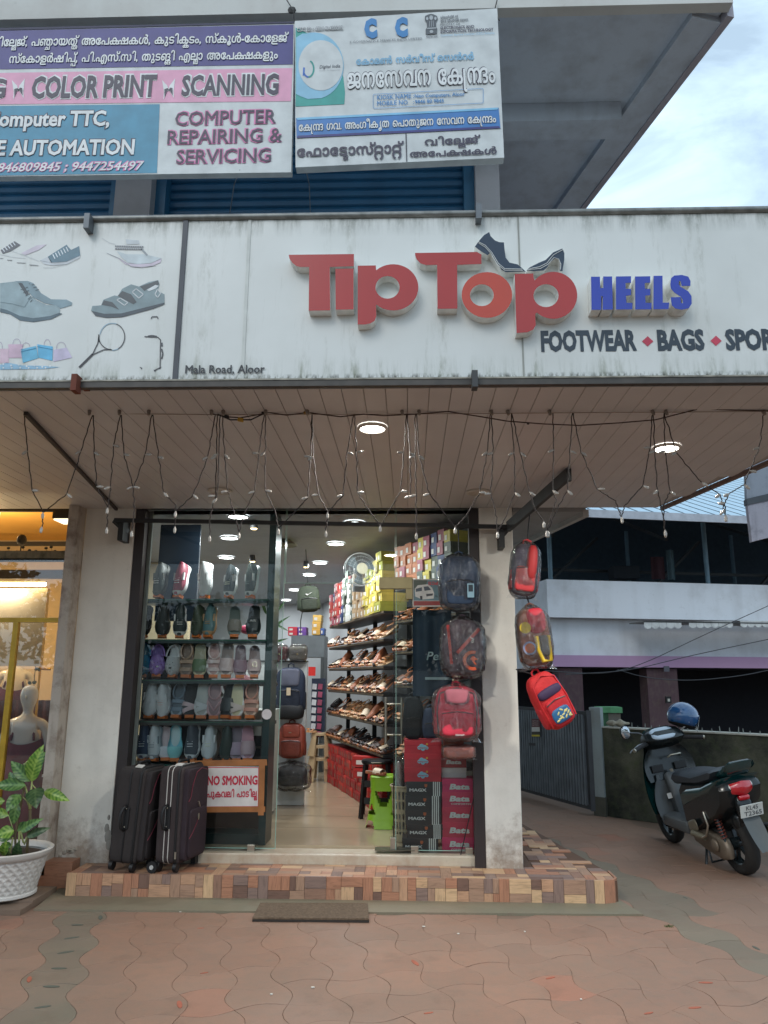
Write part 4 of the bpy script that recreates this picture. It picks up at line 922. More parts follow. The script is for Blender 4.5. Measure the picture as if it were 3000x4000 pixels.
def shoe(kind, c1, c2, label, c3=(40, 40, 42), cat='shoe', grp=None, stand=False):
    t = thing({'sneaker': 'sneaker', 'clog': 'clog', 'slide': 'slide_sandal', 'sandal': 'strap_sandal', 'ballet': 'ballet_flat', 'cross': 'cross_strap_sandal', 'buckle': 'buckle_slide', 'heel': 'heeled_sandal', 'loafer': 'loafer', 'thong': 'thong_sandal', 'high': 'high_top_sneaker'}[kind], label, {'sneaker': 'sneaker', 'clog': 'clog', 'ballet': 'shoe', 'loafer': 'shoe', 'high': 'sneaker'}.get(kind, 'sandal'), group=grp)
    A, B, D = cm(c1), cm(c2), cm(c3)
    b = lambda mb, n, mt, s=50: mb.build(n, mt, t, w=0, smooth=s)
    if kind in ('sneaker', 'high', 'loafer'):
        b(sole(.024 if kind != 'loafer' else .014, 1.06), 'sole', B)
        H = (lambda q: .022+.045*min(1, max(0, (q-.12)/.5)) + (.03*max(0, q-.6)/.4 if kind == 'high' else 0))
        b(dome(.015, .985, H, .022), 'upper', A, 60)
        b(MB().sell((0, LN*.78, .068 + (.012 if kind == 'high' else 0)), (.026, .046, .008), 1, 1, 12, 5), 'opening', D)
        if kind != 'loafer':
            l_ = MB()
            for i in range(5): l_.beam((-.018, LN*(.34+i*.065), .066+i*.002), (.018, LN*(.345+i*.065), .066+i*.002), .005, .006)
            b(l_, 'laces', cm(c2) if c3 == (40, 40, 42) else D, 0)
            b(dome(.0, .13, lambda q: .012+.014*q/.13, .024, 1.08), 'toe_cap', B)
        for s_ in (-1, 1):
            if kind == 'sneaker': b(MB().beam((s_*.036, LN*.45, .05), (s_*.037, LN*.66, .062), .01, .014), 'side_stripe', B, 0)
    elif kind == 'clog':
        b(sole(.026, 1.1), 'sole', A); b(dome(.0, .56, lambda q: .026+.04*min(1, q/.3), .024, 1.12), 'upper', A)
        b(MB().sell((0, LN*.74, .03), (.03, .062, .004), 1, 1, 14, 5), 'footbed', B)
        h = MB()
        for (x, y) in ((-.02, .14), (0, .11), (.02, .14), (-.026, .23), (-.008, .2), (.012, .22), (.028, .27), (-.018, .31), (.004, .3), (.02, .36)): h.sell((x, y*LN, .024+math.sqrt(max(.1, 1-(x/.05)**2))*(.026+.04*min(1, y/.3))+.0005), (.0032, .0032, .002), 1, 1, 6, 4)
        b(h, 'vent_holes', cm((34, 40, 44)), 0)
        b(MB().tube([(HW*.95*math.cos(a), LN*(.56+.36*math.sin(a)), .062) for a in [math.pi*k/10 for k in range(11)]], .006, 5), 'heel_strap', A)
        b(MB().sell((.004, LN*.2, .078), (.009, .009, .004), 1, 1, 8, 4), 'charm', D)
    elif kind == 'ballet':
        b(sole(.008), 'sole', B); b(dome(.01, .36, lambda q: .014+.026*min(1, q/.3), .006, 1.03), 'upper', A)
        b(MB().tube([(math.cos(a)*wf(.3+.35*(1-math.cos(0)))*HW*1.0, 0, 0) for a in (0, 1)], .001, 3) if 0 else MB().grid(lambda i, j: ((1 if i < .5 else -1)*wf(.34+.64*(abs(i-.5)*-2+1))*HW*1.03, (.34+.64*(1-abs(i-.5)*2))*LN, .008+.028*j), 21, 2), 'side', A)
        b(MB().sell((0, LN*.66, .012), (.03, .078, .003), 1, 1, 14, 5), 'footbed', D)
    else:
        hl = .05 if kind == 'heel' else 0
        b(sole(.02 if kind != 'heel' else .008, 1.04, hl), 'sole', B)
        b(MB().sell((0, LN*.52, .024+hl*.35), (.038, LN*.47, .003+hl*.0), .6, .8, 16, 5) if kind != 'heel' else sole(.003, .92, hl+.0).xf(Matrix.Translation((0, .006, .007))), 'footbed', cm(tuple(int(k*.72) for k in (c3 if c3 != (40, 40, 42) else c2))))
        if kind in ('slide', 'buckle'): b(strap(.13, .50, .046, sk=.0), 'strap', A)
        if kind == 'buckle':
            q = MB(); 
            for (x0, y0, x1, y1) in ((-.013, .26, .013, .26), (-.013, .40, .013, .40), (-.013, .26, -.013, .40), (.013, .26, .013, .40)): q.beam((x0, y0*LN, .062), (x1, y1*LN, .062), .004, .004)
            b(q, 'buckle', G_ST, 0)
        if kind == 'cross':
            b(strap(.16, .28, .038, sk=.07), 'strap', A); b(strap(.26, .38, .040, sk=-.07), 'strap', A)
        if kind == 'sandal':
            b(strap(.14, .24, .034), 'strap', A); b(strap(.36, .46, .042), 'strap', A)
            b(MB().tube([(HW*.8*math.cos(a), LN*(.72+.24*math.sin(a)), .045) for a in [2*math.pi*k/14 for k in range(14)]], .006, 5, closed=True), 'ankle_strap', A)
        if kind == 'thong':
            b(MB().tube([(-.036, LN*.45, .02), (-.018, LN*.3, .032), (0, LN*.18, .022)], .006, 5).tube([(.036, LN*.45, .02), (.018, LN*.3, .032), (0, LN*.18, .022)], .006, 5), 'strap', A)
            b(MB().tube([(HW*.8*math.cos(a), LN*(.72+.24*math.sin(a)), .04) for a in [2*math.pi*k/14 for k in range(14)]], .005, 5, closed=True), 'ankle_strap', A)
        if kind == 'heel':
            b(strap(.12, .24, .032), 'strap', A); b(MB().cyl((0, LN*.92, 0), (0, LN*.93, hl*.7), .009, .02, 8), 'heel', B)
            b(MB().tube([(HW*.75*math.cos(a), LN*(.74+.22*math.sin(a)), .075) for a in [2*math.pi*k/12 for k in range(12)]], .005, 5, closed=True), 'ankle_strap', A)
    if stand: b(MB().bb(-.028, .028, -.012, .012, -.014, .03), 'holder', cm(ORG), 0)
    return t
def upright(p, lean=14, yawd=0):
    a = math.radians(lean); M_ = Matrix(((1, 0, 0), (0, math.sin(a), -math.cos(a)), (0, math.cos(a), math.sin(a)))).to_4x4()
    return Matrix.Translation(p) @ Matrix.Rotation(math.radians(yawd), 4, 'Z') @ M_ @ Matrix.Translation((0, .012, 0)) @ Matrix.Diagonal((1.26, 1.06, 1.1, 1))
# window display shelves
DY = 6.72
cse = thing('display_shelving', 'dark green edged glass display shelves behind the left shop window', 'shelving', (-1.8, DY, .26))
M_CS = M('display_teal', S(28, 52, 52), .35, var=.2, scale=6)
xA, xB = PY(508, 2700, DY-.13).x, PY(1035, 2700, DY-.13).x
shelf_y = [2345, 2500, 2655, 2814, 2980]
shz = [PY(800, y_, DY-.02).z for y_ in shelf_y]
for z in shz:
    MB().bb(xA, xB, DY-.14, DY+.14, z-.034, z).build('shelf', M_CS, cse)
    MB().bb(xA, xB, DY-.145, DY-.1405, z-.012, z-.004).build('shelf_edge', col('shelf_edge_green', 62, 110, 92, .25), cse)
MB().bb(xB-.01, xB+.05, DY-.14, DY+.14, .26, 3.04).build('post', M_CS, cse)
MB().bb(xA-.04, xA, DY-.14, DY+.14, .26, 3.04).build('post', M_CS, cse)
MB().bb(xA, xB, DY-.12, DY+.12, .26, .34).build('plinth', M_CS, cse)
MB().bb(-2.33, -1.95, 6.9, 6.93, 2.1, 3.0).build('side_panel', col('panel_navy', 30, 44, 58, .4), cse)
MB().bb(xA, xA+.62, DY+.17, DY+.19, .3, 1.9).build('back_panel', col('panel_dark', 44, 52, 56, .6), cse)
Kd = crop(400, 1950, 700/1659); Kd2 = crop(400, 2600, 700/1659)
rows = [(Kd, 0, [(530, 'sneaker', (44, 48, 46), (60, 62, 60), 'black sneaker, leftmost on the top window shelf', (150, 150, 150)), (710, 'sneaker', (112, 44, 58), (206, 196, 192), 'maroon and white sneaker on the top window shelf', (190, 180, 180)), (960, 'sneaker', (206, 204, 190), (226, 226, 218), 'all white sneaker on the top window shelf', (180, 178, 168)), (1180, 'sneaker', (44, 50, 52), (220, 222, 214), 'black and white sneaker with pale laces on the top window shelf', (180, 190, 150)), (1380, 'sneaker', (38, 46, 42), (208, 214, 170), 'black sneaker with three pale stripes on the top window shelf', (60, 70, 66))]),
 (Kd, 1, [(385, 'slide', (34, 36, 40), (28, 30, 34), 'black slide, leftmost on the second window shelf', (44, 46, 50)), (560, 'loafer', (40, 44, 46), (30, 32, 34), 'dark grey shoe between black slide and white soled sneaker on second window shelf'), (720, 'sneaker', (40, 48, 50), (198, 202, 198), 'black sneaker with a white sole on the second window shelf'), (880, 'high', (52, 60, 48), (64, 66, 62), 'dark olive high top on the second window shelf'), (985, 'sneaker', (76, 104, 108), (150, 120, 92), 'teal patterned sneaker on the second window shelf'), (1225, 'slide', (110, 106, 102), (104, 118, 118), 'grey slide on the second window shelf', (120, 132, 130)), (1395, 'slide', (34, 40, 44), (40, 50, 54), 'black slide lettered AIR on the second window shelf', (60, 66, 70))]),
 (Kd, 2, [(372, 'clog', (58, 122, 148), (70, 110, 124), 'teal blue perforated clog in the window'), (506, 'clog', (142, 112, 176), (130, 104, 158), 'purple perforated clog in the window', (210, 200, 180)), (660, 'clog', (206, 210, 202), (190, 196, 192), 'white perforated clog in the window', (40, 50, 46)), (782, 'sandal', (150, 128, 112), (128, 106, 94), 'brown T-strap sandal between white clog and green slide', (140, 120, 108)), (900, 'slide', (84, 100, 78), (170, 166, 140), 'green strapped cream slide on the third window shelf', (174, 170, 146)), (1032, 'sandal', (196, 158, 158), (204, 170, 168), 'pale pink ankle strap sandal on the third window shelf', (200, 164, 162)), (1150, 'slide', (164, 148, 148), (176, 164, 160), 'beige grey slide on the third window shelf', (160, 148, 146)), (1276, 'slide', (128, 108, 120), (140, 122, 130), 'mauve slide on the third window shelf', (134, 116, 126)), (1408, 'buckle', (176, 150, 150), (170, 148, 148), 'dusty pink slide with a square buckle in the window', (160, 140, 142))]),
 (Kd2, 3, [(440, 'sneaker', (208, 206, 204), (226, 224, 220), 'white sneaker, leftmost on the fourth window shelf'), (570, 'sneaker', (196, 184, 180), (222, 216, 212), 'white sneaker with pink laces on the fourth window shelf', (214, 150, 146)), (690, 'sandal', (96, 108, 120), (122, 134, 142), 'grey blue strap sandal on the fourth window shelf', (112, 124, 134)), (808, 'cross', (176, 148, 150), (40, 40, 44), 'black sandal with pink crossed straps in the window', (40, 40, 44)), (920, 'cross', (214, 214, 206), (218, 220, 212), 'white buckled sandal on the fourth window shelf', (206, 206, 200)), (1036, 'thong', (150, 120, 124), (160, 130, 134), 'mauve thong sandal on the fourth window shelf', (158, 128, 132)), (1150, 'slide', (40, 44, 46), (36, 40, 42), 'black slide on the fourth window shelf', (44, 48, 50)), (1246, 'cross', (180, 158, 154), (222, 214, 178), 'cream sandal with crossed beige straps in the window', (224, 216, 180)), (1372, 'sandal', (170, 122, 108), (178, 146, 130), 'tan strap sandal at the right end of the fourth window shelf', (176, 140, 124))]),
 (Kd2, 4, [(380, 'sneaker', (42, 54, 74), (200, 206, 212), 'navy sneaker, leftmost on the lowest window shelf'), (486, 'sneaker', (196, 200, 196), (120, 126, 130), 'grey and white sneaker on the lowest window shelf'), (586, 'ballet', (204, 168, 172), (190, 160, 160), 'pink ballet flat on the lowest window shelf', (188, 150, 150)), (672, 'ballet', (120, 180, 192), (110, 160, 170), 'sky blue ballet flat on the lowest window shelf', (160, 190, 190)), (830, 'high', (66, 70, 76), (214, 214, 202), 'charcoal canvas sneaker with white laces and toe in the window'), (985, 'sneaker', (196, 210, 212), (214, 222, 220), 'pale grey lace-up sneaker on the lowest window shelf', (176, 172, 158)), (1150, 'loafer', (50, 58, 54), (44, 50, 48), 'dark grey slipper on the lowest window shelf'), (1242, 'slide', (140, 120, 132), (136, 116, 128), 'dull mauve slide beside the glittery pink slide', (146, 126, 136)), (1346, 'slide', (158, 132, 136), (206, 150, 164), 'pink slide with a glittery strap at the right of the lowest window shelf', (214, 158, 170))])]
random.seed(5); BOOST = 1.38
for K, si, lst in rows:
    for it in lst:
        u, kind, c1, c2, lab = it[:5]; c3 = it[5] if len(it) > 5 else (40, 40, 42)
        px_, py_ = K(u, 0); x_ = PY(px_, shelf_y[si]-60, DY-.05).x
        s = shoe(kind, c1, c2, lab, c3, grp='shoes shown upright on the window shelves', stand=True)
        s.matrix_world = upright(Vector((x_, DY-.05, shz[si]+.014)), random.uniform(6, 20), random.uniform(-42, -18) if si == 0 else random.uniform(-16, 20)) @ Matrix.Scale(random.uniform(1.0, 1.12), 4)
        if u in (1395,):
            tt = lettering('lettering', 'AIR', (-.02, .1, .062), (.02, .1, .062), .018, col('print_white', 225, 225, 220), s, nrm=(0, 0, 1), up=(0, 1, 0), w=0); 

# ---- the racks of shoes and boxes along the right-hand inner wall
def rack(name, a, b_, zs, depth, label):
    a = Vector((*a, 0)); b_ = Vector((*b_, 0)); d = (b_-a).normalized(); nrm = Vector((d.y, -d.x, 0))
    if nrm.x < 0: nrm = -nrm                          # toward the wall
    t = thing('shoe_rack', label, 'shoe rack', (a.x, a.y, .26), group='shoe racks along the inner wall')
    for z in zs:
        p = [a, b_, b_+nrm*depth, a+nrm*depth]
        MB().prism([(q.x, q.y) for q in p], lambda x, y: (x, y, z), (0, 0, -.028)).build('shelf', M_RK, t)
        e = nrm*-.004; MB().prism([(q.x, q.y) for q in (a+e, b_+e, b_+e*.1, a+e*.1)], lambda x, y: (x, y, z-.002), (0, 0, -.018)).build('shelf_edge', M_RKE, t)
    L_ = (b_-a).length; n = max(2, int(L_/1.15)+1)
    for k in range(n):
        q = a+d*(L_*k/(n-1))+nrm*(depth-.06)
        MB().beam(q+Vector((0, 0, .26)), q+Vector((0, 0, zs[0]+.1)), .05, .05, (1, 0, 0)).build('upright', M_RK, t)
    return a, b_, d, nrm, L_
M_RK = M('rack_black', S(30, 32, 34), .5, var=.2); M_RKE = M('rack_edge', S(96, 84, 66), .5, var=.4, scale=14)
RA = rack('far', (-1.09, 10.5), (-.26, 7.95), [2.29, 2.0, 1.72, 1.44, 1.14, .84], .34, 'long black shoe rack deep in the shop, over the wall of red boxes')
RB = rack('near', (-.15, 7.85), (.42, 6.74), [2.50, 2.17, 1.86, 1.53, 1.20, .86], .33, 'shorter black shoe rack nearest the glass door')
protos = {}; BOOST = 1.0
PAL = [(168, 112, 70), (196, 150, 108), (120, 78, 50), (60, 44, 38), (206, 178, 140), (150, 90, 60), (40, 38, 40), (190, 120, 80), (214, 196, 170), (96, 60, 44)]
kinds = ['sandal', 'heel', 'slide', 'cross', 'thong', 'loafer']
for i in range(10):
    protos[i] = shoe(kinds[i % 6], PAL[i], PAL[(i*3+1) % 10], 'x', PAL[(i*7+4) % 10], grp='shoes crowded on the inner racks')
used = set()
cname = {0: 'brown', 1: 'tan', 2: 'dark brown', 3: 'near black', 4: 'beige', 5: 'russet', 6: 'black', 7: 'orange brown', 8: 'cream', 9: 'chestnut'}
kname = {'sandal': 'two-strap sandal', 'heel': 'heeled sandal', 'slide': 'slide', 'cross': 'cross-strap sandal', 'thong': 'thong sandal', 'loafer': 'loafer'}
ordn = ['first', 'second', 'third', 'fourth', 'fifth', 'sixth', 'seventh', 'eighth', 'ninth', 'tenth', 'eleventh', 'twelfth', 'thirteenth', 'fourteenth', 'fifteenth', 'sixteenth', 'seventeenth', 'eighteenth', 'nineteenth', 'twentieth', 'twenty-first', 'twenty-second', 'twenty-third', 'twenty-fourth', 'twenty-fifth', 'twenty-sixth']
random.seed(11)
for R_, zs, rn, rl in ((RA, [2.0, 1.72, 1.44, 1.14, .84], 'far rack', 1), (RB, [2.17, 1.86, 1.53, 1.20, .86], 'near rack', 0)):
    a, b_, d, nrm, L_ = R_
    for si, z in enumerate(zs):
        s = .05; k = 0
        while s < L_-.05:
            i = random.choice([6, 3, 6, 8, 3] if (rl and (s < .75 or si == 4)) else [0, 1, 2, 4, 5, 7, 8, 9, 1, 0, 7]); 
            outv = -nrm*math.cos(.0)
            p = a+d*s-nrm*.02+Vector((0, 0, z+.004)); yaw_ = math.atan2(nrm.y, nrm.x)-math.pi/2+random.uniform(-.35, .35)+.35
            tilt = random.uniform(.15, .7); M_ = Matrix.Translation(p) @ Matrix.Rotation(yaw_, 4, 'Z') @ Matrix.Rotation(tilt, 4, 'X')
            lab = f'{cname[i]} {kname[kinds[i % 6]]}, {ordn[min(k, 25)]} from the back, {ordn[si]} shoe shelf, {rn}'
            place(protos[i], i in used, M_, lab); used.add(i)
            s += random.uniform(.085, .115) if rl else random.uniform(.09, .115); k += 1
for i in range(10):
    if i not in used: place(protos[i], False, Matrix.Translation((-.3+.05*i, 9, .27)), f'{cname[i]} shoe on the shop floor')

# ---- shoe boxes
def cbox(w, d, h, c, lab, mtx, cname_, grp, side=None, cat='shoe box'):
    t = thing('shoe_box', lab, cat, group=grp)
    MB().bb(-w/2, w/2, 0, d, 0, h*.72).build('body', hexm(tuple(k/255 for k in c), .55), t, w=0)
    MB().bb(-w/2-.002, w/2+.002, -.002, d+.002, h*.70, h).build('lid', hexm(tuple(min(1, k/255*1.06) for k in c), .55), t, w=0)
    lc = side or (214, 212, 204)
    MB().bb(-w*.36, w*.02, -.003, -.0025, h*.18, h*.62).build('sticker', hexm(tuple(k/255 for k in lc), .6), t, w=0)
    t.matrix_world = mtx; return t
BC = [((196, 180, 84), 'yellow'), ((164, 66, 60), 'red'), ((136, 152, 138), 'pale green'), ((176, 150, 116), 'beige'), ((180, 112, 72), 'orange'), ((56, 70, 108), 'blue'), ((156, 88, 100), 'pink'), ((90, 98, 88), 'dark grey'), ((196, 200, 196), 'white'), ((150, 150, 60), 'olive')]
random.seed(4)
def col_boxes(R_, z, s0, s1, maxh, pal, rn, w=.125, shuffle=True):
    a, b_, d, nrm, L_ = R_; s = s0; ci = 0
    while s+w < s1:
        zz = z+.002; n = 0; pi = random.choice(pal(s))
        lim = maxh(s)
        while zz-z < lim:
            h = random.uniform(.095, .12)
            if random.random() < .35: pi = random.choice(pal(s))
            c, nm = BC[pi]
            p = a+d*(s+w/2)+nrm*(-.01+random.uniform(-.01, .02))+Vector((0, 0, zz)); yaw_ = math.atan2(nrm.y, nrm.x)-math.pi/2+random.uniform(-.05, .05)
            c = tuple(max(0, min(255, k+random.randint(-8, 8)*0)) for k in c)
            cbox(w-.006, .30, h, c, f'{nm} shoe box, {ordn[n]} up in {ordn[min(ci, 25)]} stack from the back atop the {rn}', Matrix.Translation(p) @ Matrix.Rotation(yaw_, 4, 'Z'), nm, 'shoe boxes stacked on top of the racks')
            zz += h+.002; n += 1
        s += w+.004; ci += 1
col_boxes(RA, 2.29, .02, RA[4]-.02, lambda s: .40+.16*math.sin(s*2)**2, lambda s: [1, 1, 6, 5] if s < .7 else [2, 8, 7, 1] if s < 1.2 else [3, 3, 4, 8] if s < 1.8 else [0, 0, 9, 0], 'far rack')
col_boxes(RB, 2.50, .02, RB[4]-.02, lambda s: .36, lambda s: [4, 6, 0, 4] if s < .5 else [5, 6, 7, 0], 'near rack')
# wall of red boxes under the far rack, and the same red boxes beneath the near one
def red_wall(R_, zt, s0, s1, rn):
    a, b_, d, nrm, L_ = R_; w = .118; s = s0; ci = 0
    while s+w < s1:
        z = .262; n = 0
        while z+.1 < zt:
            c = random.choice([(176, 44, 42), (160, 38, 40), (190, 56, 48), (150, 40, 44)])
            p = a+d*(s+w/2)+nrm*(-.0+random.uniform(-.012, .012))+Vector((0, 0, z)); yaw_ = math.atan2(nrm.y, nrm.x)-math.pi/2
            cbox(w-.004, .28, .094, c, f'red shoe box, {ordn[n]} up in {ordn[min(ci, 25)]} column from the back under the {rn}', Matrix.Translation(p) @ Matrix.Rotation(yaw_, 4, 'Z'), 'red', 'red shoe boxes walled up beneath the racks', side=(150, 96, 86))
            z += .097; n += 1
        s += w; ci += 1
red_wall(RA, .80, .03, RA[4]-.02, 'far rack')
red_wall(RB, .80, .03, .62, 'near rack')
for k, (px_, py_) in enumerate(((1455, 2940), (1460, 2985))):
    p = PY(px_, py_+15, 7.75); t = cbox(.30, .12, .1, (176, 44, 42), ['red shoe box lying lengthwise just under the near rack', 'lower red shoe box lying lengthwise behind the black stool'][k], Matrix.Translation((p.x-.1, 8.42, .68-.12*k)) @ Matrix.Rotation(-.2, 4, 'Z'), 'red', 'red shoe boxes walled up beneath the racks', side=(230, 220, 214))

# ---- boxes stacked behind the right pane
def face_text(t, s, x0, x1, z, h, y=-.0045, mt=None, bold=.02, shear=0):
    return lettering('lettering', s, (x0, y, z), (x1, y, z), h, mt or col('print_white', 225, 225, 220), t, lift=0, bold=bold, shear=shear, w=0)
def bigbox(px0, px1, pyb, h, c, Y, lab, grp, name='shoe_box', depth=.2):
    a = PY(px0, pyb, Y); b_ = PY(px1, pyb, Y); w = b_.x-a.x
    t = thing(name, lab, 'shoe box', ((a.x+b_.x)/2, Y, a.z), group=grp)
    MB().bb(-w/2, w/2, 0, depth, 0, h*.98).build('body', hexm(tuple(k/255 for k in c), .45), t, w=0, bevel=.002)
    MB().bb(-w/2-.002, w/2+.002, -.003, depth, h*.62, h*.99).build('lid', hexm(tuple(min(1, k/255*1.04) for k in c), .45), t, w=0, bevel=.002)
    return t, w
BYY = 6.58
random.seed(9)
ysb = 3335
for k in range(5):
    yb = 3333-k*55.6; dx = [-12, 6, 0, 0, 4][k]
    t, w = bigbox(1584+dx, 1724+dx, yb, .118, (38, 42, 44), BYY, ['lowest black shoe box with white stripes, behind the steel clip', 'second black striped shoe box from the floor', 'third black striped shoe box from the floor', 'fourth black striped shoe box from the floor', 'topmost black striped shoe box, under the red boxes'][k], 'black striped shoe boxes behind the right pane')
    face_text(t, 'MAGX', -w*.42, w*.06, .04, .022, bold=.04)
    for j in range(4): MB().bb(w*.24+j*.016, w*.24+j*.016+.009, -.005, -.0035, .004, .116).build('stripe', col('print_white', 225, 225, 220), t, w=0)
    MB().prism([(-.012, .012), (.012, .012), (.012, -.004), (0, -.016), (-.012, -.004)], lambda x, z: (w*.04+x, -.0048, .085+z), (0, .001, 0)).build('crest', col('crest_orange', 188, 96, 50), t, w=0)
for k in range(3):
    yb = 3055-k*54; t, w = bigbox(1580, 1724, yb, .117, (204, 44, 58), BYY, ['lowest of three bright red shoe boxes with cloud logos, on the black boxes', 'middle bright red shoe box with a cloud and sun logo', 'topmost bright red shoe box with a cloud and sun logo'][k], 'red cloud logo shoe boxes behind the right pane')
    cl = MB()
    for (x, z, r) in ((-.03, 0, .016), (-.01, .01, .022), (.015, .004, .019), (.034, -.002, .013), (0, -.008, .018)): cl.sell((x, -.0045, .055+z), (r, .001, r), 1, 1, 12, 5)
    cl.build('cloud_logo', col('cloud_blue', 150, 204, 226), t, w=0); MB().sell((.034, -.004, .083), (.009, .001, .009), 1, 1, 10, 5).build('sun_logo', col('sun_yellow', 232, 178, 60), t, w=0)
    face_text(t, 'Bubblegummers', -.04, .04, .05, .010, y=-.0058, mt=col('print_red', 200, 60, 70), bold=.03)
PINKB = [(3333, (214, 52, 104), 'COMFORTIN', 'lowest pink shoe box with white lettering behind the right clip'), (3273, (206, 56, 84), '', 'second pink shoe box from the floor'), (3213, (206, 56, 84), '', 'third pink shoe box from the floor'), (3155, (206, 56, 92), 'COMFORTIN', 'fourth pink shoe box, with two lines of lettering'), (3102, (216, 52, 104), '', 'topmost pink shoe box with its lid slightly open')]
for yb, c, sub, lab in PINKB:
    t, w = bigbox(1728, 1868, yb, .122, c, BYY+.0, lab, 'pink shoe boxes behind the right pane')
    face_text(t, 'Bata', -w*.30, w*.26, .052 if sub else .04, .04, bold=.05, shear=.25)
    if sub: face_text(t, sub, -w*.26, w*.3, .025, .012, bold=.02)
t, w = bigbox(1726, 1822, 3052, .115, (206, 206, 202), BYY+.08, 'white shoe box on top of the pink boxes', 'loose boxes behind the right pane')
t, w = bigbox(1722, 1822, 2998, .11, (170, 44, 48), BYY+.06, 'dark red shoe box on the white box behind the right pane', 'loose boxes behind the right pane'); face_text(t, 'Bata', -w*.3, w*.3, .03, .03, bold=.05, shear=.25)
t, w = bigbox(1735, 1812, 2940, .13, (150, 84, 70), BYY+.08, 'brown box on the dark red box behind the right pane', 'loose boxes behind the right pane')
# ================================================================ INSIDE THE SHOP
M_LP = (.94, .98, 1)
for k, (u, v, lab) in enumerate(((920, 2003, 'bright round shop ceiling light nearest the top of the window'), (897, 2097, 'second round shop ceiling light of the left row from the street'), (884, 2174, 'third round shop ceiling light of the left row from the street'), (1385, 2038, 'round shop ceiling light just behind the hanging bar over the door'), (1250, 2195, 'round shop ceiling light left of the wall fan'), (1208, 2243, 'round shop ceiling light above the hanging green backpack'), (1150, 2302, 'second farthest round shop ceiling light'), (1118, 2342, 'farthest round shop ceiling light'), (1312, 2120, 'small round shop ceiling light above the fan'))):
    p = PZ(u, v, 3.05); t = thing('ceiling_light', lab, 'ceiling light', (p.x, max(p.y, 6.72), 3.045), group='round lights inside the shop')
    MB().lathe([(.10, 0), (.10, -.01), (.088, -.014)], (0, 0, 0), 22).build('rim', col('lamp_rim', 205, 200, 190, .4), t, w=0, smooth=40)
    MB().lathe([(.09, -.010), (.0005, -.014)], (0, 0, 0), 22).build('diffuser', emit('lamp_on_shop', M_LP, 12), t, w=0)
    ld = bpy.data.lights.new('lamp', 'AREA'); ld.shape = 'DISK'; ld.size = .17; ld.energy = 18; ld.color = M_LP; lo = bpy.data.objects.new('lamp', ld); C.objects.link(lo); lo.parent = t; lo.location = (0, 0, -.03)
for (u, v, lab) in ((990, 2060, 'small amber spot lamp in the shop ceiling nearer the street'), (1195, 2212, 'tilted spot lamp beside the round lights in the shop'), (985, 2190, 'small warm spot lamp above the black striped sneaker')):
    p = PZ(u, v, 2.98); t = thing('spot_lamp', lab, 'spot lamp', p, group='small spot lamps inside the shop')
    MB().cyl((0, 0, .07), (0, .02, 0), .03, .038, 12).build('housing', col('spot_body', 60, 60, 62), t, w=0, smooth=50); MB().sell((0, .024, -.008), (.032, .032, .01), 1, 1, 12, 5).build('bulb', emit('spot_warm', (1, .72, .34), 9), t, w=0)
# hanging hat-shaped lamp
p = PY(1108, 2125, 8.0); t = thing('pendant_lamp', 'unlit dome shaped pendant lamp behind the transom glass', 'lamp', p)
MB().lathe([(.02, .11), (.05, .10), (.085, .03), (.15, -.01), (.145, -.02), (.08, .02)], (0, 0, 0), 20).build('shade', col('lamp_shade', 132, 130, 110, .4), t, w=0, smooth=50); MB().cyl((0, 0, .1), (0, 0, 3.05-p.z), .006, n=6).build('cord', col('cord_grey', 70, 70, 70), t, w=0)
# fan
p = PY(1405, 2225, 7.75); t = thing('wall_fan', 'round wall fan with wire guard and pale hub above the racks', 'fan', p, (0, 0, .35))
gd = MB()
for r, y in ((.17, 0), (.168, -.05), (.13, -.075), (.09, -.08)): gd.tube([(r*math.cos(a), y, r*math.sin(a)) for a in [2*math.pi*k/28 for k in range(28)]], .002 if r < .165 else .004, 4, closed=True)
for k in range(30): a = 2*math.pi*k/30; gd.tube([(.04*math.cos(a), -.085, .04*math.sin(a)), (.12*math.cos(a), -.078, .12*math.sin(a)), (.168*math.cos(a), -.04, .168*math.sin(a)), (.17*math.cos(a), 0, .17*math.sin(a)), (.05*math.cos(a), .05, .05*math.sin(a))], .0012, 3)
gd.build('guard', col('fan_wire', 190, 196, 196, .3), t, w=0); MB().cyl((0, -.095, 0), (0, -.08, 0), .058, n=20).build('hub', col('fan_hub', 212, 206, 178, .4), t, w=0)
for k in range(3):
    a = 2*math.pi*k/3; MB().grid(lambda i, j: ((.03+.12*j)*math.cos(a+i*1.0*(1-.3*j)), -.04+.03*i, (.03+.12*j)*math.sin(a+i*1.0*(1-.3*j))), 5, 4).build('blade', col('fan_blade', 120, 132, 138, .3), t, w=0, smooth=60)
MB().cyl((0, .0, 0), (0, .1, 0), .05, .04, 12).cyl((0, .06, 0), (.02, .1, -.14), .016, n=8).bb(-.04, .08, .06, .12, -.22, -.14).build('mount', col('fan_mount', 110, 116, 118, .4), t, w=0)
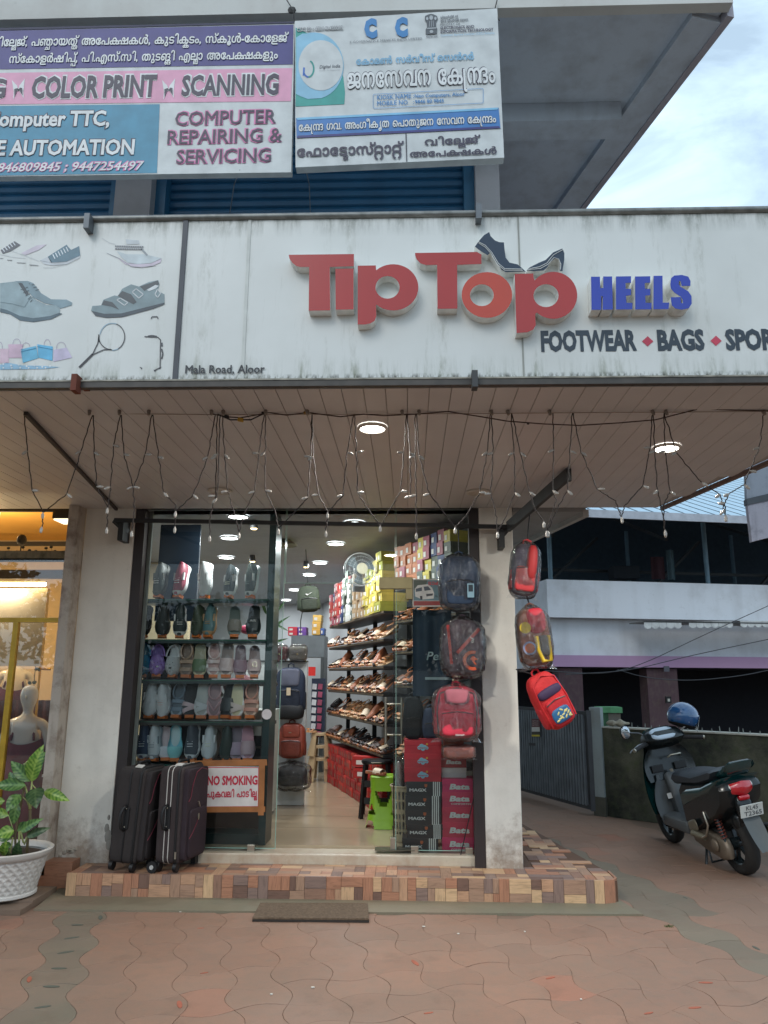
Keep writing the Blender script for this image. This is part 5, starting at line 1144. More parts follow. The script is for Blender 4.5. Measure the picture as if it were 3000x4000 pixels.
# ---------------------------------------------------------------- bags
from mathutils import noise as mnoise
def backpack(name, label, ctr, w, h, d, c, yaw_=0, roll_=0, c2=None, grp=None, pocket=True, flap=False, wrap=False, cat='backpack', trim=None, rough=.75):
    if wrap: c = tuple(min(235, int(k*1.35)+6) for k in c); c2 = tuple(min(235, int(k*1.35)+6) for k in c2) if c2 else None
    c2 = c2 or tuple(int(k*.8) for k in c)
    t = thing(name, label, cat, ctr, (0, roll_, yaw_), group=grp)
    A = col('bag_%d_%d_%d' % c, *c, rough, var=.12, scale=14, bump=.3); B = col('bag_%d_%d_%d' % c2, *c2, rough, var=.12, scale=14, bump=.3)
    def shp(q):
        k = 1-.08*max(0, q.z/(h/2))**2; nz_ = mnoise.noise(Vector((q.x*9+w*50, q.y*9, q.z*9+h*31)))*.012; return Vector((q.x*k*1.04+nz_, (q.y*(1-.25*max(0, q.z/(h/2))))*1.05+nz_, q.z))
    MB().sell((0, 0, 0), (w/2, d/2, h/2), .52, .55, 36, 26, fn=shp).build('body', A, t, w=0, smooth=80)
    if pocket:
        MB().sell((0, -d*.42, -h*.20), (w*.38, d*.20, h*.24), .35, .4, 20, 10).build('front_pocket', B, t, w=0, smooth=80)
        MB().tube([(-w*.36, -d*.60, -h*.02), (0, -d*.63, h*.02), (w*.36, -d*.60, -h*.02)], .004, 5).build('zipper', col('zip_dark', 40, 40, 44, .4), t, w=0)
    if flap: MB().sell((0, -d*.40, h*.28), (w*.34, d*.16, h*.19), .35, .45, 18, 9).build('flap', col('bag_%d_%d_%d' % (flap if flap is not True else c), *(flap if flap is not True else c), rough, bump=.2), t, w=0, smooth=80)
    for s_ in (-1, 1):
        MB().sell((s_*w*.48, -.0, -h*.22), (w*.07, d*.3, h*.2), .4, .5, 12, 8).build('side_pocket', B, t, w=0, smooth=80)
    MB().tube([(-.03, 0, h*.48), (-.028, 0, h*.56), (0, 0, h*.59), (.028, 0, h*.56), (.03, 0, h*.48)], .008, 6).build('top_handle', B, t, w=0, smooth=80)
    if trim: MB().tube([(-w*.44, -d*.42, -h*.4), (-w*.47, -d*.42, 0), (-w*.40, -d*.38, h*.36), (0, -d*.34, h*.47), (w*.40, -d*.38, h*.36), (w*.47, -d*.42, 0), (w*.44, -d*.42, -h*.4)], .006, 5).build('piping', col('trim_%d_%d_%d' % trim, *trim, .5), t, w=0, smooth=80)
    if wrap: plastic(t, w*1.13, h*1.13, d*1.25)
    return t
def filmmat(name):
    m = glassmat(name, (.95, .95, .95), k=1.2, rough=.10, crinkle=11, base=.012); n = m.node_tree.nodes; l = m.node_tree.links
    o = [x for x in n if x.type == 'OUTPUT_MATERIAL'][0]; s0 = o.inputs['Surface'].links[0].from_socket
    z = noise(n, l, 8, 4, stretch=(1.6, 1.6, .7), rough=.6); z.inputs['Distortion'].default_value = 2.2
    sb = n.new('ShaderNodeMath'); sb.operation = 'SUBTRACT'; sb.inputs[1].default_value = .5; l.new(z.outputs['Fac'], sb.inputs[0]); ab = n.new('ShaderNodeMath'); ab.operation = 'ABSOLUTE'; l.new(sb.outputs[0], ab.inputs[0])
    r = ramp(n, l, ab.outputs[0], [(0., .26), (.012, .03), (.04, .01)]); d = n.new('ShaderNodeBsdfDiffuse'); d.inputs['Color'].default_value = (.85, .85, .85, 1)  # crease highlights painted as thin lines of white diffuse
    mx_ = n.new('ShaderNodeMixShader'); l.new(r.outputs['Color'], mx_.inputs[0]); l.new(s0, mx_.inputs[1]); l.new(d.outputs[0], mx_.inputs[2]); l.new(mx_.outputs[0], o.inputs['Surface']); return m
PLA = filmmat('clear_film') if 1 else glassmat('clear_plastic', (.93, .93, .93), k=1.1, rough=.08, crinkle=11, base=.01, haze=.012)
def plastic(par, w, h, d, z=0, knot=True, name='plastic_wrap'):
    rnd = random.Random(int(w*1e4))
    ph = [rnd.uniform(0, 6) for _ in range(8)]
    def shp(q):
        v_ = Vector((q.x*11+ph[0], q.y*11, q.z*7+ph[1])); k = 1+.10*(.5-abs(mnoise.noise(v_)))+.05*mnoise.noise(v_*3.1)
        top = max(0, (q.z/(h/2)-.55)/.45); k *= 1-.55*top*top*knot
        return Vector((q.x*k, q.y*k, q.z*(1+.02*math.sin(q.x*50+ph[3]))))
    mb = MB().sell((0, 0, z), (w/2, d/2, h/2), .55, .6, 54, 40, fn=shp)
    for s_ in (-1, 1): mb.add([(s_*w*.42, 0, z-h*.42), (s_*w*.56, .01, z-h*.52), (s_*w*.30, -.01, z-h*.50)], [(0, 1, 2)])
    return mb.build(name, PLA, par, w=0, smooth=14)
def bagpx(x0, y0, x1, y1, Y, name, label, c, dk=.55, **k):
    a = PY(x0, y0, Y); b_ = PY(x1, y1, Y); w = b_.x-a.x; h = a.z-b_.z; 
    return backpack(name, label, ((a.x+b_.x)/2, Y, (a.z+b_.z)/2), w, h*.93, min(.22, w*dk), c, **k), w, h
# inside bags
t, w, h = bagpx(1165, 2285, 1245, 2395, 8.6, 'backpack', 'dark green backpack hanging high inside the shop doorway', (56, 66, 52), yaw_=.25, roll_=-.08, grp='backpacks hung inside the shop')
sw = MB().prism([(-.04, 0), (-.025, -.018), (.045, .02), (-.015, -.006), (-.03, .002)], lambda x, z: (x, -w*.30, h*.16+z), (0, -.003, 0)).build('swoosh_logo', col('print_white', 225, 225, 220), t, w=0)
MB().tube([(-w*.3, 0, -h*.4), (-w*.42, 0, -h*.75), (-w*.45, 0, -h*1.2)], .006, 5).build('strap', col('strap_black', 30, 32, 32), t, w=0)
MB().cyl((0, 0, h*.5), (0, 0, 3.05-t.location.z), .004, n=5).build('hanger', col('strap_black', 30, 32, 32), t, w=0)
pn = thing('display_partition', 'white partition board behind the hanging navy and brown backpacks', 'partition', (-1.3, 8.6, .26))
MB().bb(PZ(1063, 3144, .26).x-.35, PZ(1188, 3144, .26).x, 8.56, 8.62, .262, 1.77).build('board', col('partition_white', 196, 200, 200, .5), pn); MB().bb(-1.85, -1.13, 8.54, 8.64, 1.771, 1.785).build('top_edge', col('black_edge', 30, 30, 32), pn)
t, w, h = bagpx(1082, 2600, 1188, 2795, 8.42, 'backpack', 'navy blue backpack with a grey flap hung on the white partition', (28, 40, 62), grp='backpacks hung inside the shop', flap=(96, 100, 118))
MB().bb(-.022, .022, -w*.42, -w*.415, -.05, .03).build('tag', col('tag_paper', 206, 188, 160, .6), t, w=0)
MB().sell((0, -.02, -h*.42), (w*.5, .1, h*.16), .5, .5, 20, 9).build('base', col('bag_black', 26, 28, 32, .7), t, w=0, smooth=70)
t, w, h = bagpx(1090, 2818, 1190, 2968, 8.42, 'backpack', 'reddish brown leather backpack on the white partition, below the navy one', (140, 66, 52), grp='backpacks hung inside the shop', flap=True, rough=.4)
MB().bb(-.014, .014, -w*.50, -w*.49, h*.22, h*.245).build('badge', G_ST, t, w=0)
t, w, h = bagpx(1085, 2985, 1195, 3075, 8.42, 'backpack', 'black backpack in crinkled plastic, lowest on the white partition', (36, 34, 38), grp='backpacks hung inside the shop'); plastic(t, w*1.3, h*1.35, w*.7)
t, w, h = bagpx(1055, 2620, 1082, 2790, 8.5, 'backpack', 'maroon backpack half hidden behind the window post', (96, 40, 50), grp='backpacks hung inside the shop')
for (x0, x1, c, lab) in ((1062, 1126, (112, 34, 44), 'maroon handbag in clear plastic on top of the partition'), (1129, 1200, (128, 124, 112), 'grey handbag in clear plastic on top of the partition')):
    a = PY(x0, 2585, 8.5); b_ = PY(x1, 2540, 8.5); t = thing('handbag', lab, 'handbag', ((a.x+b_.x)/2, 8.5, 1.787), group='handbags on the partition'); w = b_.x-a.x; h = .15
    MB().sell((0, 0, h*.5), (w*.48, .05, h*.5), .35, .35, 18, 8).build('body', col('hb_%d' % x0, *c, .35), t, w=0, smooth=70); MB().sell((0, -.03, h*.66), (w*.44, .03, h*.3), .35, .35, 16, 7).build('flap', col('hbf_%d' % x0, *[int(k*.85) for k in c], .35), t, w=0, smooth=70)
    MB().cyl((0, -.066, h*.45), (0, -.06, h*.45), .01, n=10).build('clasp', col('gold', 190, 160, 80, .3, metal=.8), t, w=0); plastic(t, w*1.05, h*1.25, .15, z=h*.55, knot=False)
# cabinet with black drawers left of the doorway
cb = thing('cabinet', 'white side cabinet with three black drawers beyond the window post', 'cabinet', (-1.62, 8.0, .26))
MB().bb(-1.95, -1.36, 7.75, 8.2, .30, 1.28).build('body', col('cabinet_white', 198, 202, 196, .4), cb)
for y_ in (2895, 2945, 2992): z = PY(1060, y_, 7.74).z; MB().bb(-1.95, -1.352, 7.735, 7.749, z-.05, z+.05).build('drawer', col('drawer_black', 30, 32, 34, .3), cb)
MB().bb(-1.40, -1.37, 7.8, 7.86, .26, .3).build('foot', col('drawer_black', 30, 32, 34, .3), cb)
# counter shelf at the back with boxes
ct = thing('grey_counter', 'grey metal shelf unit with coloured boxes on top, deep inside the shop', 'counter', (-2.0, 11.6, .26))
a = PY(1138, 2482, 11.5); b_ = PY(1268, 2482, 11.5); MB().bb(a.x, b_.x, 11.5, 12.0, a.z-.32, a.z).build('top', col('counter_grey', 96, 104, 108, .4), ct); MB().bb(a.x, a.x+.05, 11.5, 12.0, .26, a.z-.32).bb(b_.x-.05, b_.x, 11.5, 12, .26, a.z-.32).build('leg', col('counter_leg', 60, 66, 68, .4), ct)
for k, (x0, x1, yb, c, nm) in enumerate(((1125, 1160, 2483, (184, 40, 60), 'red'), (1125, 1160, 2466, (190, 50, 70), 'upper red'), (1163, 1196, 2483, (96, 60, 140), 'purple'), (1163, 1196, 2467, (110, 66, 150), 'upper purple'), (1218, 1250, 2480, (196, 150, 60), 'lowest yellow'), (1220, 1252, 2454, (206, 160, 70), 'middle yellow'), (1222, 1255, 2428, (214, 176, 90), 'topmost yellow'), (1252, 1266, 2480, (60, 90, 150), 'blue'))):
    p = PY(x0, yb, 11.52); q = PY(x1, yb, 11.52); hh = PY(x0, yb-(26 if x0 > 1200 else 17), 11.52).z-p.z
    cbox(q.x-p.x, .25, hh*.97, c, f'{nm} box on the grey shelf unit deep inside the shop', Matrix.Translation(((p.x+q.x)/2, 11.52, p.z+.003)), nm, 'boxes on the back shelf unit')
# rack of packets, each row a white card on dark blue
pk = thing('packet_display', 'tall dark display of small carded packets beside the stacked stools', 'display', (-1.4, 10.6, .9))
a = PY(1212, 2880, 10.55); b_ = PY(1266, 2650, 10.55); MB().bb(a.x, b_.x+.02, 10.56, 10.62, a.z, b_.z).build('board', col('display_navy', 30, 42, 66, .5), pk)
for k in range(7):
    for j in range(2):
        p = PY(1218+j*23+k*-1+10, 2682+k*31, 10.53); MB().box((p.x, 10.54-.01*j, p.z), (.06, .004, .075), Matrix.Rotation(.1, 3, 'Y')).build('packet', col('packet_%d' % j, *((196, 200, 206) if j == 0 else (150, 70, 96)), .4), pk)
# small poster pieces
p = PY(1205, 2605, 10.4); q = PY(1232, 2640, 10.4)
tag(MB().bb(p.x, q.x, 10.4, 10.405, q.z, p.z).build('price_card', col('card_red', 200, 40, 34, .4)), 'small red price card hanging beside the partition', 'card')
# beige stools stacked
def plstool(name, label, base, rt, rb, h, c, legs=True, n=4, grp=None, cut=None):
    t = thing(name, label, 'stool', base, group=grp); mt = col('plastic_%d_%d_%d' % c, *c, .4, var=.05)
    MB().lathe([(.0005, h), (rt*.9, h), (rt, h-.012), (rt*1.01, h-.04), (rt*.96, h-.04)], (0, 0, 0), n*8).build('seat', mt, t, w=0, smooth=40)
    for k in range(n):
        a = 2*math.pi*(k+.5)/n
        def fn(i, j, a=a):
            z = (h-.03)*(1-j); r = rt+(rb-rt)*j; wd = (.75-.32*math.sin(math.pi*min(1, j*1.0))) if cut else .5; aa = a+(i-.5)*wd*2*math.pi/n; return (r*math.cos(aa), r*math.sin(aa), z)
        MB().grid(fn, 6, 8).build('leg', mt, t, w=0, smooth=60)
    return t
pb = PZ(1248, 3052, .262)
for k in range(3): plstool('stool', ['beige plastic stool at the bottom of the stack deep in the shop', 'middle beige plastic stool of the stack', 'topmost beige plastic stool with brown sandals on it'][k], (pb.x, pb.y+.1, .262+k*.16), .13, .19, .30, (176, 152, 118), grp='stacked beige stools')
s = copy_tree(protos[0]); s.matrix_world = Matrix.Translation((pb.x-.05, pb.y+.0, .262+.62)) @ Matrix.Rotation(1.2, 4, 'Z'); s['label'] = 'brown sandal resting on the stacked beige stools'; s['group'] = 'loose sandals'
# green basket-weave stool with cut triangles
pg = PZ(1497, 3235, .262); gs = thing('green_stool', 'bright lime green woven pattern plastic stool with triangular openings', 'stool', (pg.x, pg.y+.1, .262)); GM = M('lime_plastic', S(134, 178, 44), .35, var=.05)
H_ = .44; RTP, RBT = .125, .165
def gst(a, z): 
    k = z/H_; r = RTP+(RBT-RTP)*(1-k)**1.6-.012*math.sin(math.pi*k); 
    g = lambda w: math.copysign(abs(w)**.55, w); return (r*g(math.cos(a)), r*g(math.sin(a)), z)
NU, NV = 64, 44; v = []; f = []
for j in range(NV+1):
    for i in range(NU):
        z = H_*j/NV; a = 2*math.pi*i/NU; x_, y_, z_ = gst(a, z); rr = 1+(.012 if (i//2+j//1) % 2 and .07 < z else 0); v.append((x_*rr, y_*rr, z_))
for j in range(NV):
    for i in range(NU):
        z = (j+.5)/NV; a = ((i+.5)/NU*4) % 1; hole = False
        if z < .17 and abs(a-.5) < .34-.9*z: hole = True
        if .27 < z < .50 and abs(a-.5) < (.50-z)*1.5: hole = True
        if .40 < z < .72 and min(a, 1-a) < (z-.40)*.95: hole = True
        if not hole: f.append((j*NU+i, j*NU+(i+1) % NU, (j+1)*NU+(i+1) % NU, (j+1)*NU+i))
MB().add(v, f).build('body', GM, gs, w=0, smooth=50); k0 = [gst(2*math.pi*i/32, H_) for i in range(32)]
MB().add([(x_, y_, H_) for x_, y_, _z in k0]+[(x_*.9, y_*.9, H_+.012) for x_, y_, _z in k0], [(i, (i+1) % 32, 32+(i+1) % 32, 32+i) for i in range(32)]+[tuple(range(32, 64))]).build('seat', GM, gs, w=0)
s = copy_tree(protos[8]); s.matrix_world = Matrix.Translation((pg.x+.02, pg.y-.02, .262+H_+.02)) @ Matrix.Rotation(.8, 4, 'Z'); s['label'] = 'cream strapped sandal resting on the lime green stool'; s['group'] = 'loose sandals'
# black step stool
ps = PZ(1420, 3200, .262); bs = thing('step_stool', 'black plastic step stool with chrome topped seat left of the green stool', 'stool', (ps.x+.12, ps.y+.16, .262)); BM = M('black_plastic', S(28, 28, 30), .3)
for sx, sy in ((-1, -1), (1, -1), (-1, 1), (1, 1)): MB().beam((sx*.15, sy*.13, 0), (sx*.11, sy*.09, .50), .035, .035).build('leg', BM, bs, w=0)
MB().sell((0, 0, .52), (.155, .12, .022), .3, .6, 24, 7).build('seat', BM, bs, w=0, smooth=60); MB().tube([(.157*math.cos(a), .122*math.sin(a), .52) for a in [2*math.pi*k/24 for k in range(24)]], .005, 5, closed=True).build('rim', G_ST, bs, w=0)
for z in (.16, .32): MB().bb(-.14, .14, -.125, -.10, z-.03, z+.03).build('crossbar', BM, bs, w=0)
# basket with wrapped umbrellas
pk_ = PZ(1560, 3325, .262); kx = .02; bk = thing('basket', 'beige perforated plastic basket holding wrapped items behind the black boxes', 'basket', (kx-.06, pk_.y+.42, .262)); KM = col('basket_beige', 168, 154, 126, .5)
v = []; f = []; NU, NV = 40, 22
for j in range(NV+1):
    for i in range(NU): a = 2*math.pi*i/NU; r = .085+.03*j/NV; v.append((r*math.cos(a), r*math.sin(a), .44*j/NV))
for j in range(NV):
    for i in range(NU):
        if not (2 < j < NV-2 and j % 4 and i % 2 and j != 11): f.append((j*NU+i, j*NU+(i+1) % NU, (j+1)*NU+(i+1) % NU, (j+1)*NU+i))
MB().add(v, f).build('body', KM, bk, w=0); MB().tube([(.118*math.cos(a), .118*math.sin(a), .44) for a in [2*math.pi*k/24 for k in range(24)]], .008, 5, closed=True).build('rim', KM, bk, w=0)
for k, (dx, c, nm) in enumerate(((-.03, (190, 186, 178), 'grey'), (.03, (170, 60, 66), 'red'), (.0, (90, 84, 80), 'dark'))):
    MB().sell((0, 0, 0), (.035, .035, .32), .5, 1, 10, 10).build('x', None) if 0 else None
    t = thing('wrapped_umbrella', f'{nm} item in cloudy plastic standing in the beige basket', 'umbrella', (kx-.06+dx, pk_.y+.42+.02*k, .50+.02*k), (0, .06*(k-1), 0), group='wrapped items in the basket'); MB().sell((0, 0, .1), (.03, .03, .30), .6, 1, 12, 10).build('canopy', col('umb_%s' % nm, *c, .4), t, w=0, smooth=60); MB().sell((0, 0, .12), (.042, .042, .32), .5, 1, 14, 12, fn=lambda q: Vector((q.x*(1+.15*math.sin(q.z*60)), q.y, q.z))).build('plastic_sleeve', PLA, t, w=0, smooth=40)
# leafy plant behind window post
pt = PY(1060, 2560, 7.9); pl = thing('bamboo_palm', 'slender leaved green plant inside the shop behind the window post', 'plant', (pt.x, 7.9, 1.28)); LM = M('palm_leaf', S(52, 84, 44), .4, var=.25)
def leafmesh(L_, w, droop, n=7, fold=.25):
    mb = MB(); v = []
    for i in range(n):
        t_ = i/(n-1); ww = w*math.sin(math.pi*min(1, t_**.75))**.8*(1 if t_ < .98 else 0); y = L_*t_; z = -droop*t_*t_*L_
        v += [(-ww, y, z+ww*fold), (0, y, z), (ww, y, z+ww*fold)]
    f = []
    for i in range(n-1): a = i*3; f += [(a, a+1, a+4, a+3), (a+1, a+2, a+5, a+4)]
    return mb.add(v, f)
random.seed(2)
for k, (u, v_, ru, rv) in enumerate(((1040, 2470, 1128, 2402), (1040, 2470, 1090, 2435), (1050, 2430, 1125, 2460), (1045, 2520, 1120, 2490), (1050, 2545, 1085, 2600), (1040, 2400, 1020, 2340), (1060, 2420, 1110, 2345), (1050, 2480, 1085, 2500))):
    p = PY(u, v_, 7.9); q = PY(ru, rv, 7.75); d = q-p; L_ = d.length; yv = d.normalized(); xv = yv.cross(Vector((0, -1, .4))).normalized(); zv = xv.cross(yv)
    mb = leafmesh(L_, .016, .1); mb.xf(Matrix.Translation(p) @ Matrix((xv, yv, zv)).transposed().to_4x4()); mb.build('leaf', LM, pl, smooth=180)
MB().cyl((pt.x, 7.9, 1.28), PY(1050, 2380, 7.9), .008, n=6).build('stem', col('stem_green', 80, 100, 60), pl); MB().lathe([(.05, 0), (.07, .14), (.06, .14)], (pt.x, 7.9, 1.28), 14).build('pot', col('pot_white', 190, 190, 186), pl)
# clutter seen through the display window
for (x0, y0, x1, y1, Y, c, nm, lab) in ((660, 2668, 860, 2790, 7.3, (186, 180, 150), 'cloth_bag', 'pale cloth bag heaped behind the window shelves'), (560, 2590, 700, 2640, 7.4, (60, 78, 66), 'cloth_bag', 'dark green bag behind the purple clog'), (880, 2640, 1000, 2760, 7.5, (110, 40, 52), 'cloth_bag', 'maroon bag behind the fourth window shelf'), (760, 2840, 860, 2960, 7.3, (170, 168, 160), 'cloth_bag', 'white plastic sack behind the lowest window shelf'), (940, 2440, 1010, 2480, 7.3, (180, 60, 92), 'cloth_bag', 'pink bag behind the black AIR slide')):
    a = PY(x0, y0, Y); b_ = PY(x1, y1, Y); w = b_.x-a.x; h = a.z-b_.z
    t = thing(nm, lab, 'bag', ((a.x+b_.x)/2, Y, b_.z), group='bags behind the window shelves'); MB().sell((0, 0, h/2), (w/2, .1, h/2), .7, .8, 22, 12, fn=lambda q: Vector((q.x*(1+.12*math.sin(q.z*33)), q.y, q.z*(1+.1*math.sin(q.x*25))))).build('sack', col('sack_%d' % x0, *c, .5, bump=.4), t, w=0, smooth=70)
    MB().tube([(-.05, 0, h*.95), (-.03, 0, h*1.15), (.03, 0, h*1.15), (.05, 0, h*.95)], .006, 5).build('strap', col('strap_black', 30, 32, 32), t, w=0)
lt = thing('window_counter', 'low dark counter behind the window shelves carrying bags', 'counter', (-1.8, 7.4, .26))
MB().bb(-2.35, -1.35, 7.2, 7.6, .262, .74).build('body', col('counter_dark', 60, 52, 50, .6), lt); MB().bb(-2.4, -1.3, 7.15, 7.65, 1.52, 1.55).bb(-2.4, -1.3, 7.15, 7.65, 1.16, 1.19).bb(-2.38, -2.34, 7.2, 7.6, .74, 1.52).bb(-1.36, -1.32, 7.2, 7.6, .74, 1.52).build('shelf_frame', col('counter_dark', 60, 52, 50, .6), lt)
# dark blue banner and cloths behind the right pane
t = thing('hanging_banner', 'dark blue banner with pale script hanging behind the right pane', 'banner', (PY(1680, 2500, 6.62).x, 6.62, 1.4))
a = PY(1612, 2382, 6.62); b_ = PY(1768, 2720, 6.62); MB().grid(lambda i, j: (a.x+(b_.x-a.x)*i, 6.62+.015*math.sin(i*14), a.z+(b_.z-a.z)*j), 20, 6).build('cloth', M('banner_navy', S(34, 52, 70), .7, var=.25, scale=5), t, smooth=180)
lettering('lettering', 'Pearl', PY(1666, 2578, 6.60), PY(1760, 2578, 6.60), .07, col('script_grey', 150, 172, 178), t, bold=.01, shear=.25)
MB().bb(PY(1660, 2560, 6.6).x, b_.x, 6.596, 6.602, PY(1660, 2655, 6.6).z, PY(1660, 2645, 6.6).z).build('stripe', col('script_grey', 150, 172, 178), t)
for k, (x0, y0, x1, y1, c, lab) in enumerate(((1575, 2715, 1652, 2895, (30, 32, 36), 'black bag hung behind the right pane above the red boxes'), (1648, 2760, 1720, 2890, (66, 76, 100), 'grey blue bag behind the right pane above the red boxes'))):
    bagpx(x0, y0, x1, y1, 6.66, 'cloth_bag', lab, c, grp='dark bags behind the right pane', cat='bag')
# van poster
t = thing('poster', 'taped poster showing a white van on the right glass pane', 'poster', (PY(1670, 2315, GY-.01).x, GY-.008, 2.3))
PKX = lambda u, v: (u, v)
def pq(pts, r, g_, b_, y, nm='print'): return flat([pts], r, g_, b_, y=y, K=PKX, par=t, name=nm)
MB().bb(PY(1611, 2315, GY-.01).x, PY(1740, 2315, GY-.01).x, GY-.012, GY-.010, PY(1670, 2370, GY-.01).z, PY(1670, 2262, GY-.01).z).build('paper', col('poster_white', 206, 204, 196, .5), t)
pq([(1616, 2266), (1736, 2266), (1736, 2346), (1616, 2346)], 96, 130, 140, GY-.0125); pq([(1616, 2266), (1670, 2266), (1660, 2300), (1616, 2305)], 60, 76, 60, GY-.0128); pq([(1616, 2348), (1736, 2348), (1736, 2364), (1616, 2366)], 150, 44, 40, GY-.0128)
pq([(1620, 2300), (1632, 2286), (1672, 2282), (1688, 2296), (1696, 2318), (1694, 2338), (1650, 2342), (1622, 2330)], 218, 218, 214, GY-.013, 'van'); pq([(1655, 2292), (1672, 2290), (1684, 2304), (1658, 2308)], 60, 76, 90, GY-.0133, 'van_window'); pq([(1624, 2300), (1648, 2294), (1648, 2308), (1624, 2312)], 60, 76, 90, GY-.0133, 'van_window'); pq([(1664, 2320), (1692, 2318), (1690, 2326), (1666, 2330)], 60, 62, 66, GY-.0133, 'van_grille'); pq([(1640, 2328), (1650, 2328), (1650, 2342), (1642, 2342)], 36, 36, 38, GY-.0134, 'van_wheel')
lettering('lettering', 'ടാക്സി', PY(1672, 2285, GY-.0134), PY(1734, 2283, GY-.0134), .028, col('print_red', 200, 60, 70), t, lift=0, bold=.03, ml=True)
lettering('lettering', 'Ph: 9846', PY(1700, 2333, GY-.0134), PY(1735, 2333, GY-.0134), .016, col('print_black', 40, 42, 46), t, lift=0)
# no smoking notice
t = thing('notice', 'white NO SMOKING notice with red lettering taped to the window with brown tape', 'notice', (PY(890, 3080, GY-.01).x, GY-.01, .8))
nx0, nx1 = 735, 1012; P_ = lambda u, v, y: PY(u, v, y)
MB().add([P_(722, 2992, GY-.012), P_(1014, 2995, GY-.012), P_(1011, 3153, GY-.012), P_(722, 3158, GY-.012)], [(0, 1, 2, 3)]).build('paper', col('paper_white', 212, 208, 204, .5), t, fix=False)
tp = col('brown_tape', 158, 104, 62, .3, var=.2)
for q in ([(690, 2972), (1042, 2966), (1044, 2990), (690, 2996)], [(1012, 2966), (1036, 2966), (1030, 3185), (1008, 3185)], [(740, 3152), (1036, 3150), (1036, 3172), (740, 3174)]):
    MB().add([P_(u, v, GY-.0135-.0003*len(t.children)) for u, v in q], [(0, 1, 2, 3)]).build('tape', tp, t, fix=False)
RDT = col('notice_red', 190, 40, 66, .5)
def lt_(s, a, b_, h, **k): lettering('lettering', s, PY(*a, GY-.0145), PY(*b_, GY-.0145), (PY(*a, GY)-PY(a[0], a[1]-h, GY)).length, RDT, t, lift=.0005, **k)
lt_('NO SMOKING', (810, 3066), (1006, 3064), 34, bold=.035); lt_('പുകവലി പാടില്ല', (808, 3114), (1004, 3112), 22, bold=.03, ml=True)
flat([[(722, 2996), (1012, 2997), (1012, 3000), (722, 2999)], [(1009, 2997), (1012, 2997), (1010, 3152), (1007, 3152)], [(735, 3151), (1010, 3149), (1010, 3152), (735, 3154)]], 190, 40, 66, y=GY-.0128, K=PKX, par=t, name='border')
st_ = thing('round_sticker', 'round white sticker on the free edge of the window glass', 'sticker', (gx(1042), GY-.012, 1.2)); p = PY(1042, 2790, GY-.012)
MB().cyl((p.x, GY-.014, p.z), (p.x, GY-.012, p.z), .042, n=24).build('disc', col('sticker_white', 205, 200, 200, .4), st_)
# string lights of icicle kind come later
# ================================================================ NEIGHBOURING CLOTHES SHOP (left)
ns = thing('clothing_shop', 'warmly lit clothes shop front with gold framed glass, left of the cream pillar', 'shop front', (-3.6, 6.3, 0))
W_DIRT = wallmat('dirty_jamb_paint', (186, 176, 164), .75, .8, 7, (110, 90, 76))
MB().bb(-2.895, -2.815, 6.20, 6.36, .10, 3.03).build('jamb', W_DIRT, ns)
MB().bb(-7, -2.87, 6.38, 6.50, 2.60, 2.665).build('ledge', wallmat('ledge_dirt', (150, 136, 110), .8, .9, 8, (70, 66, 48)), ns)
MB().bb(-7, -2.87, 6.40, 6.44, 2.575, 2.598).build('black_trim', M_BAR, ns)
MB().bb(-7, -2.87, 6.6, 6.64, 2.45, 2.53).build('inner_band', col('inner_band_brown', 124, 96, 66, .5), ns)
MB().bb(-7, -2.87, 6.18, 6.34, .13, .225).build('white_sill', wallmat('white_sill_paint', (196, 194, 188), .2), ns)
G2 = glassmat('left_shop_glass', (.97, .95, .92), k=2.0, base=.05)
GD = M('gold_frame', S(196, 158, 50), .35, metal=.3, var=.2)
yG = 6.30
zf = PY(150, 2422, yG).z
MB().add([(-7, yG, .23), (-2.895, yG, .23), (-2.895, yG, 2.57), (-7, yG, 2.57)], [(0, 1, 2, 3)]).build('glass', G2, ns)
MB().bb(-7, -2.90, yG-.02, yG+.02, zf-.02, zf+.018).build('gold_rail', GD, ns)
gp = PY(38, 2700, yG).x
MB().bb(gp-.022, gp+.022, yG-.022, yG+.018, .23, zf-.021).build('gold_post', GD, ns)
x9 = PY(290, 2600, 7.6).x
MUS = wallmat('mustard_ceiling', (226, 176, 90), .1)
MB().bb(-9, -2.84, 6.52, 13, 3.34, 3.38).build('inner_ceiling', MUS, ns)
MB().bb(-9, -2.8, 9.6, 9.7, 0, 3.34).build('inner_wall', wallmat('cream_inner', (206, 190, 156), .1), ns)
MB().prism([(-2.86, 6.52), (-3.75, 9.6), (-3.8, 9.6), (-2.9, 6.52)], lambda x, y: (x, y, 0), (0, 0, 3.34)).build('inner_wall', wallmat('cream_side', (200, 190, 170), .1), ns)
MB().bb(-9, -2.86, 6.36, 9.7, 0, .235).build('inner_floor', col('inner_floor', 120, 104, 88, .3), ns)
for y_, z_ in ((7.2, 3.20), (8.9, 3.15)): MB().bb(-9, -2.95-(y_-6.5)*.28, y_, y_+.05, z_, z_+.05).build('ceiling_rail', M_BAR, ns)
MB().bb(-9, -3.0, 6.44, 6.5, 3.03, 3.33).build('dark_header', M_BAR, ns) if 0 else None
t = thing('ceiling_panel_light', 'square downlight fixture on the mustard ceiling of the clothes shop', 'ceiling light', PY(265, 2040, 7.1))
MB().bb(-.1, .1, -.12, .12, .015, .12).build('housing', col('housing_black', 40, 38, 36), t, w=0); MB().bb(-.09, .09, -.11, .11, 0, .014).build('diffuser', emit('warm_panel', (1, .85, .6), 2.2), t, w=0)
a = PY(-400, 2282, 6.95); b_ = PY(178, 2284, 6.95)
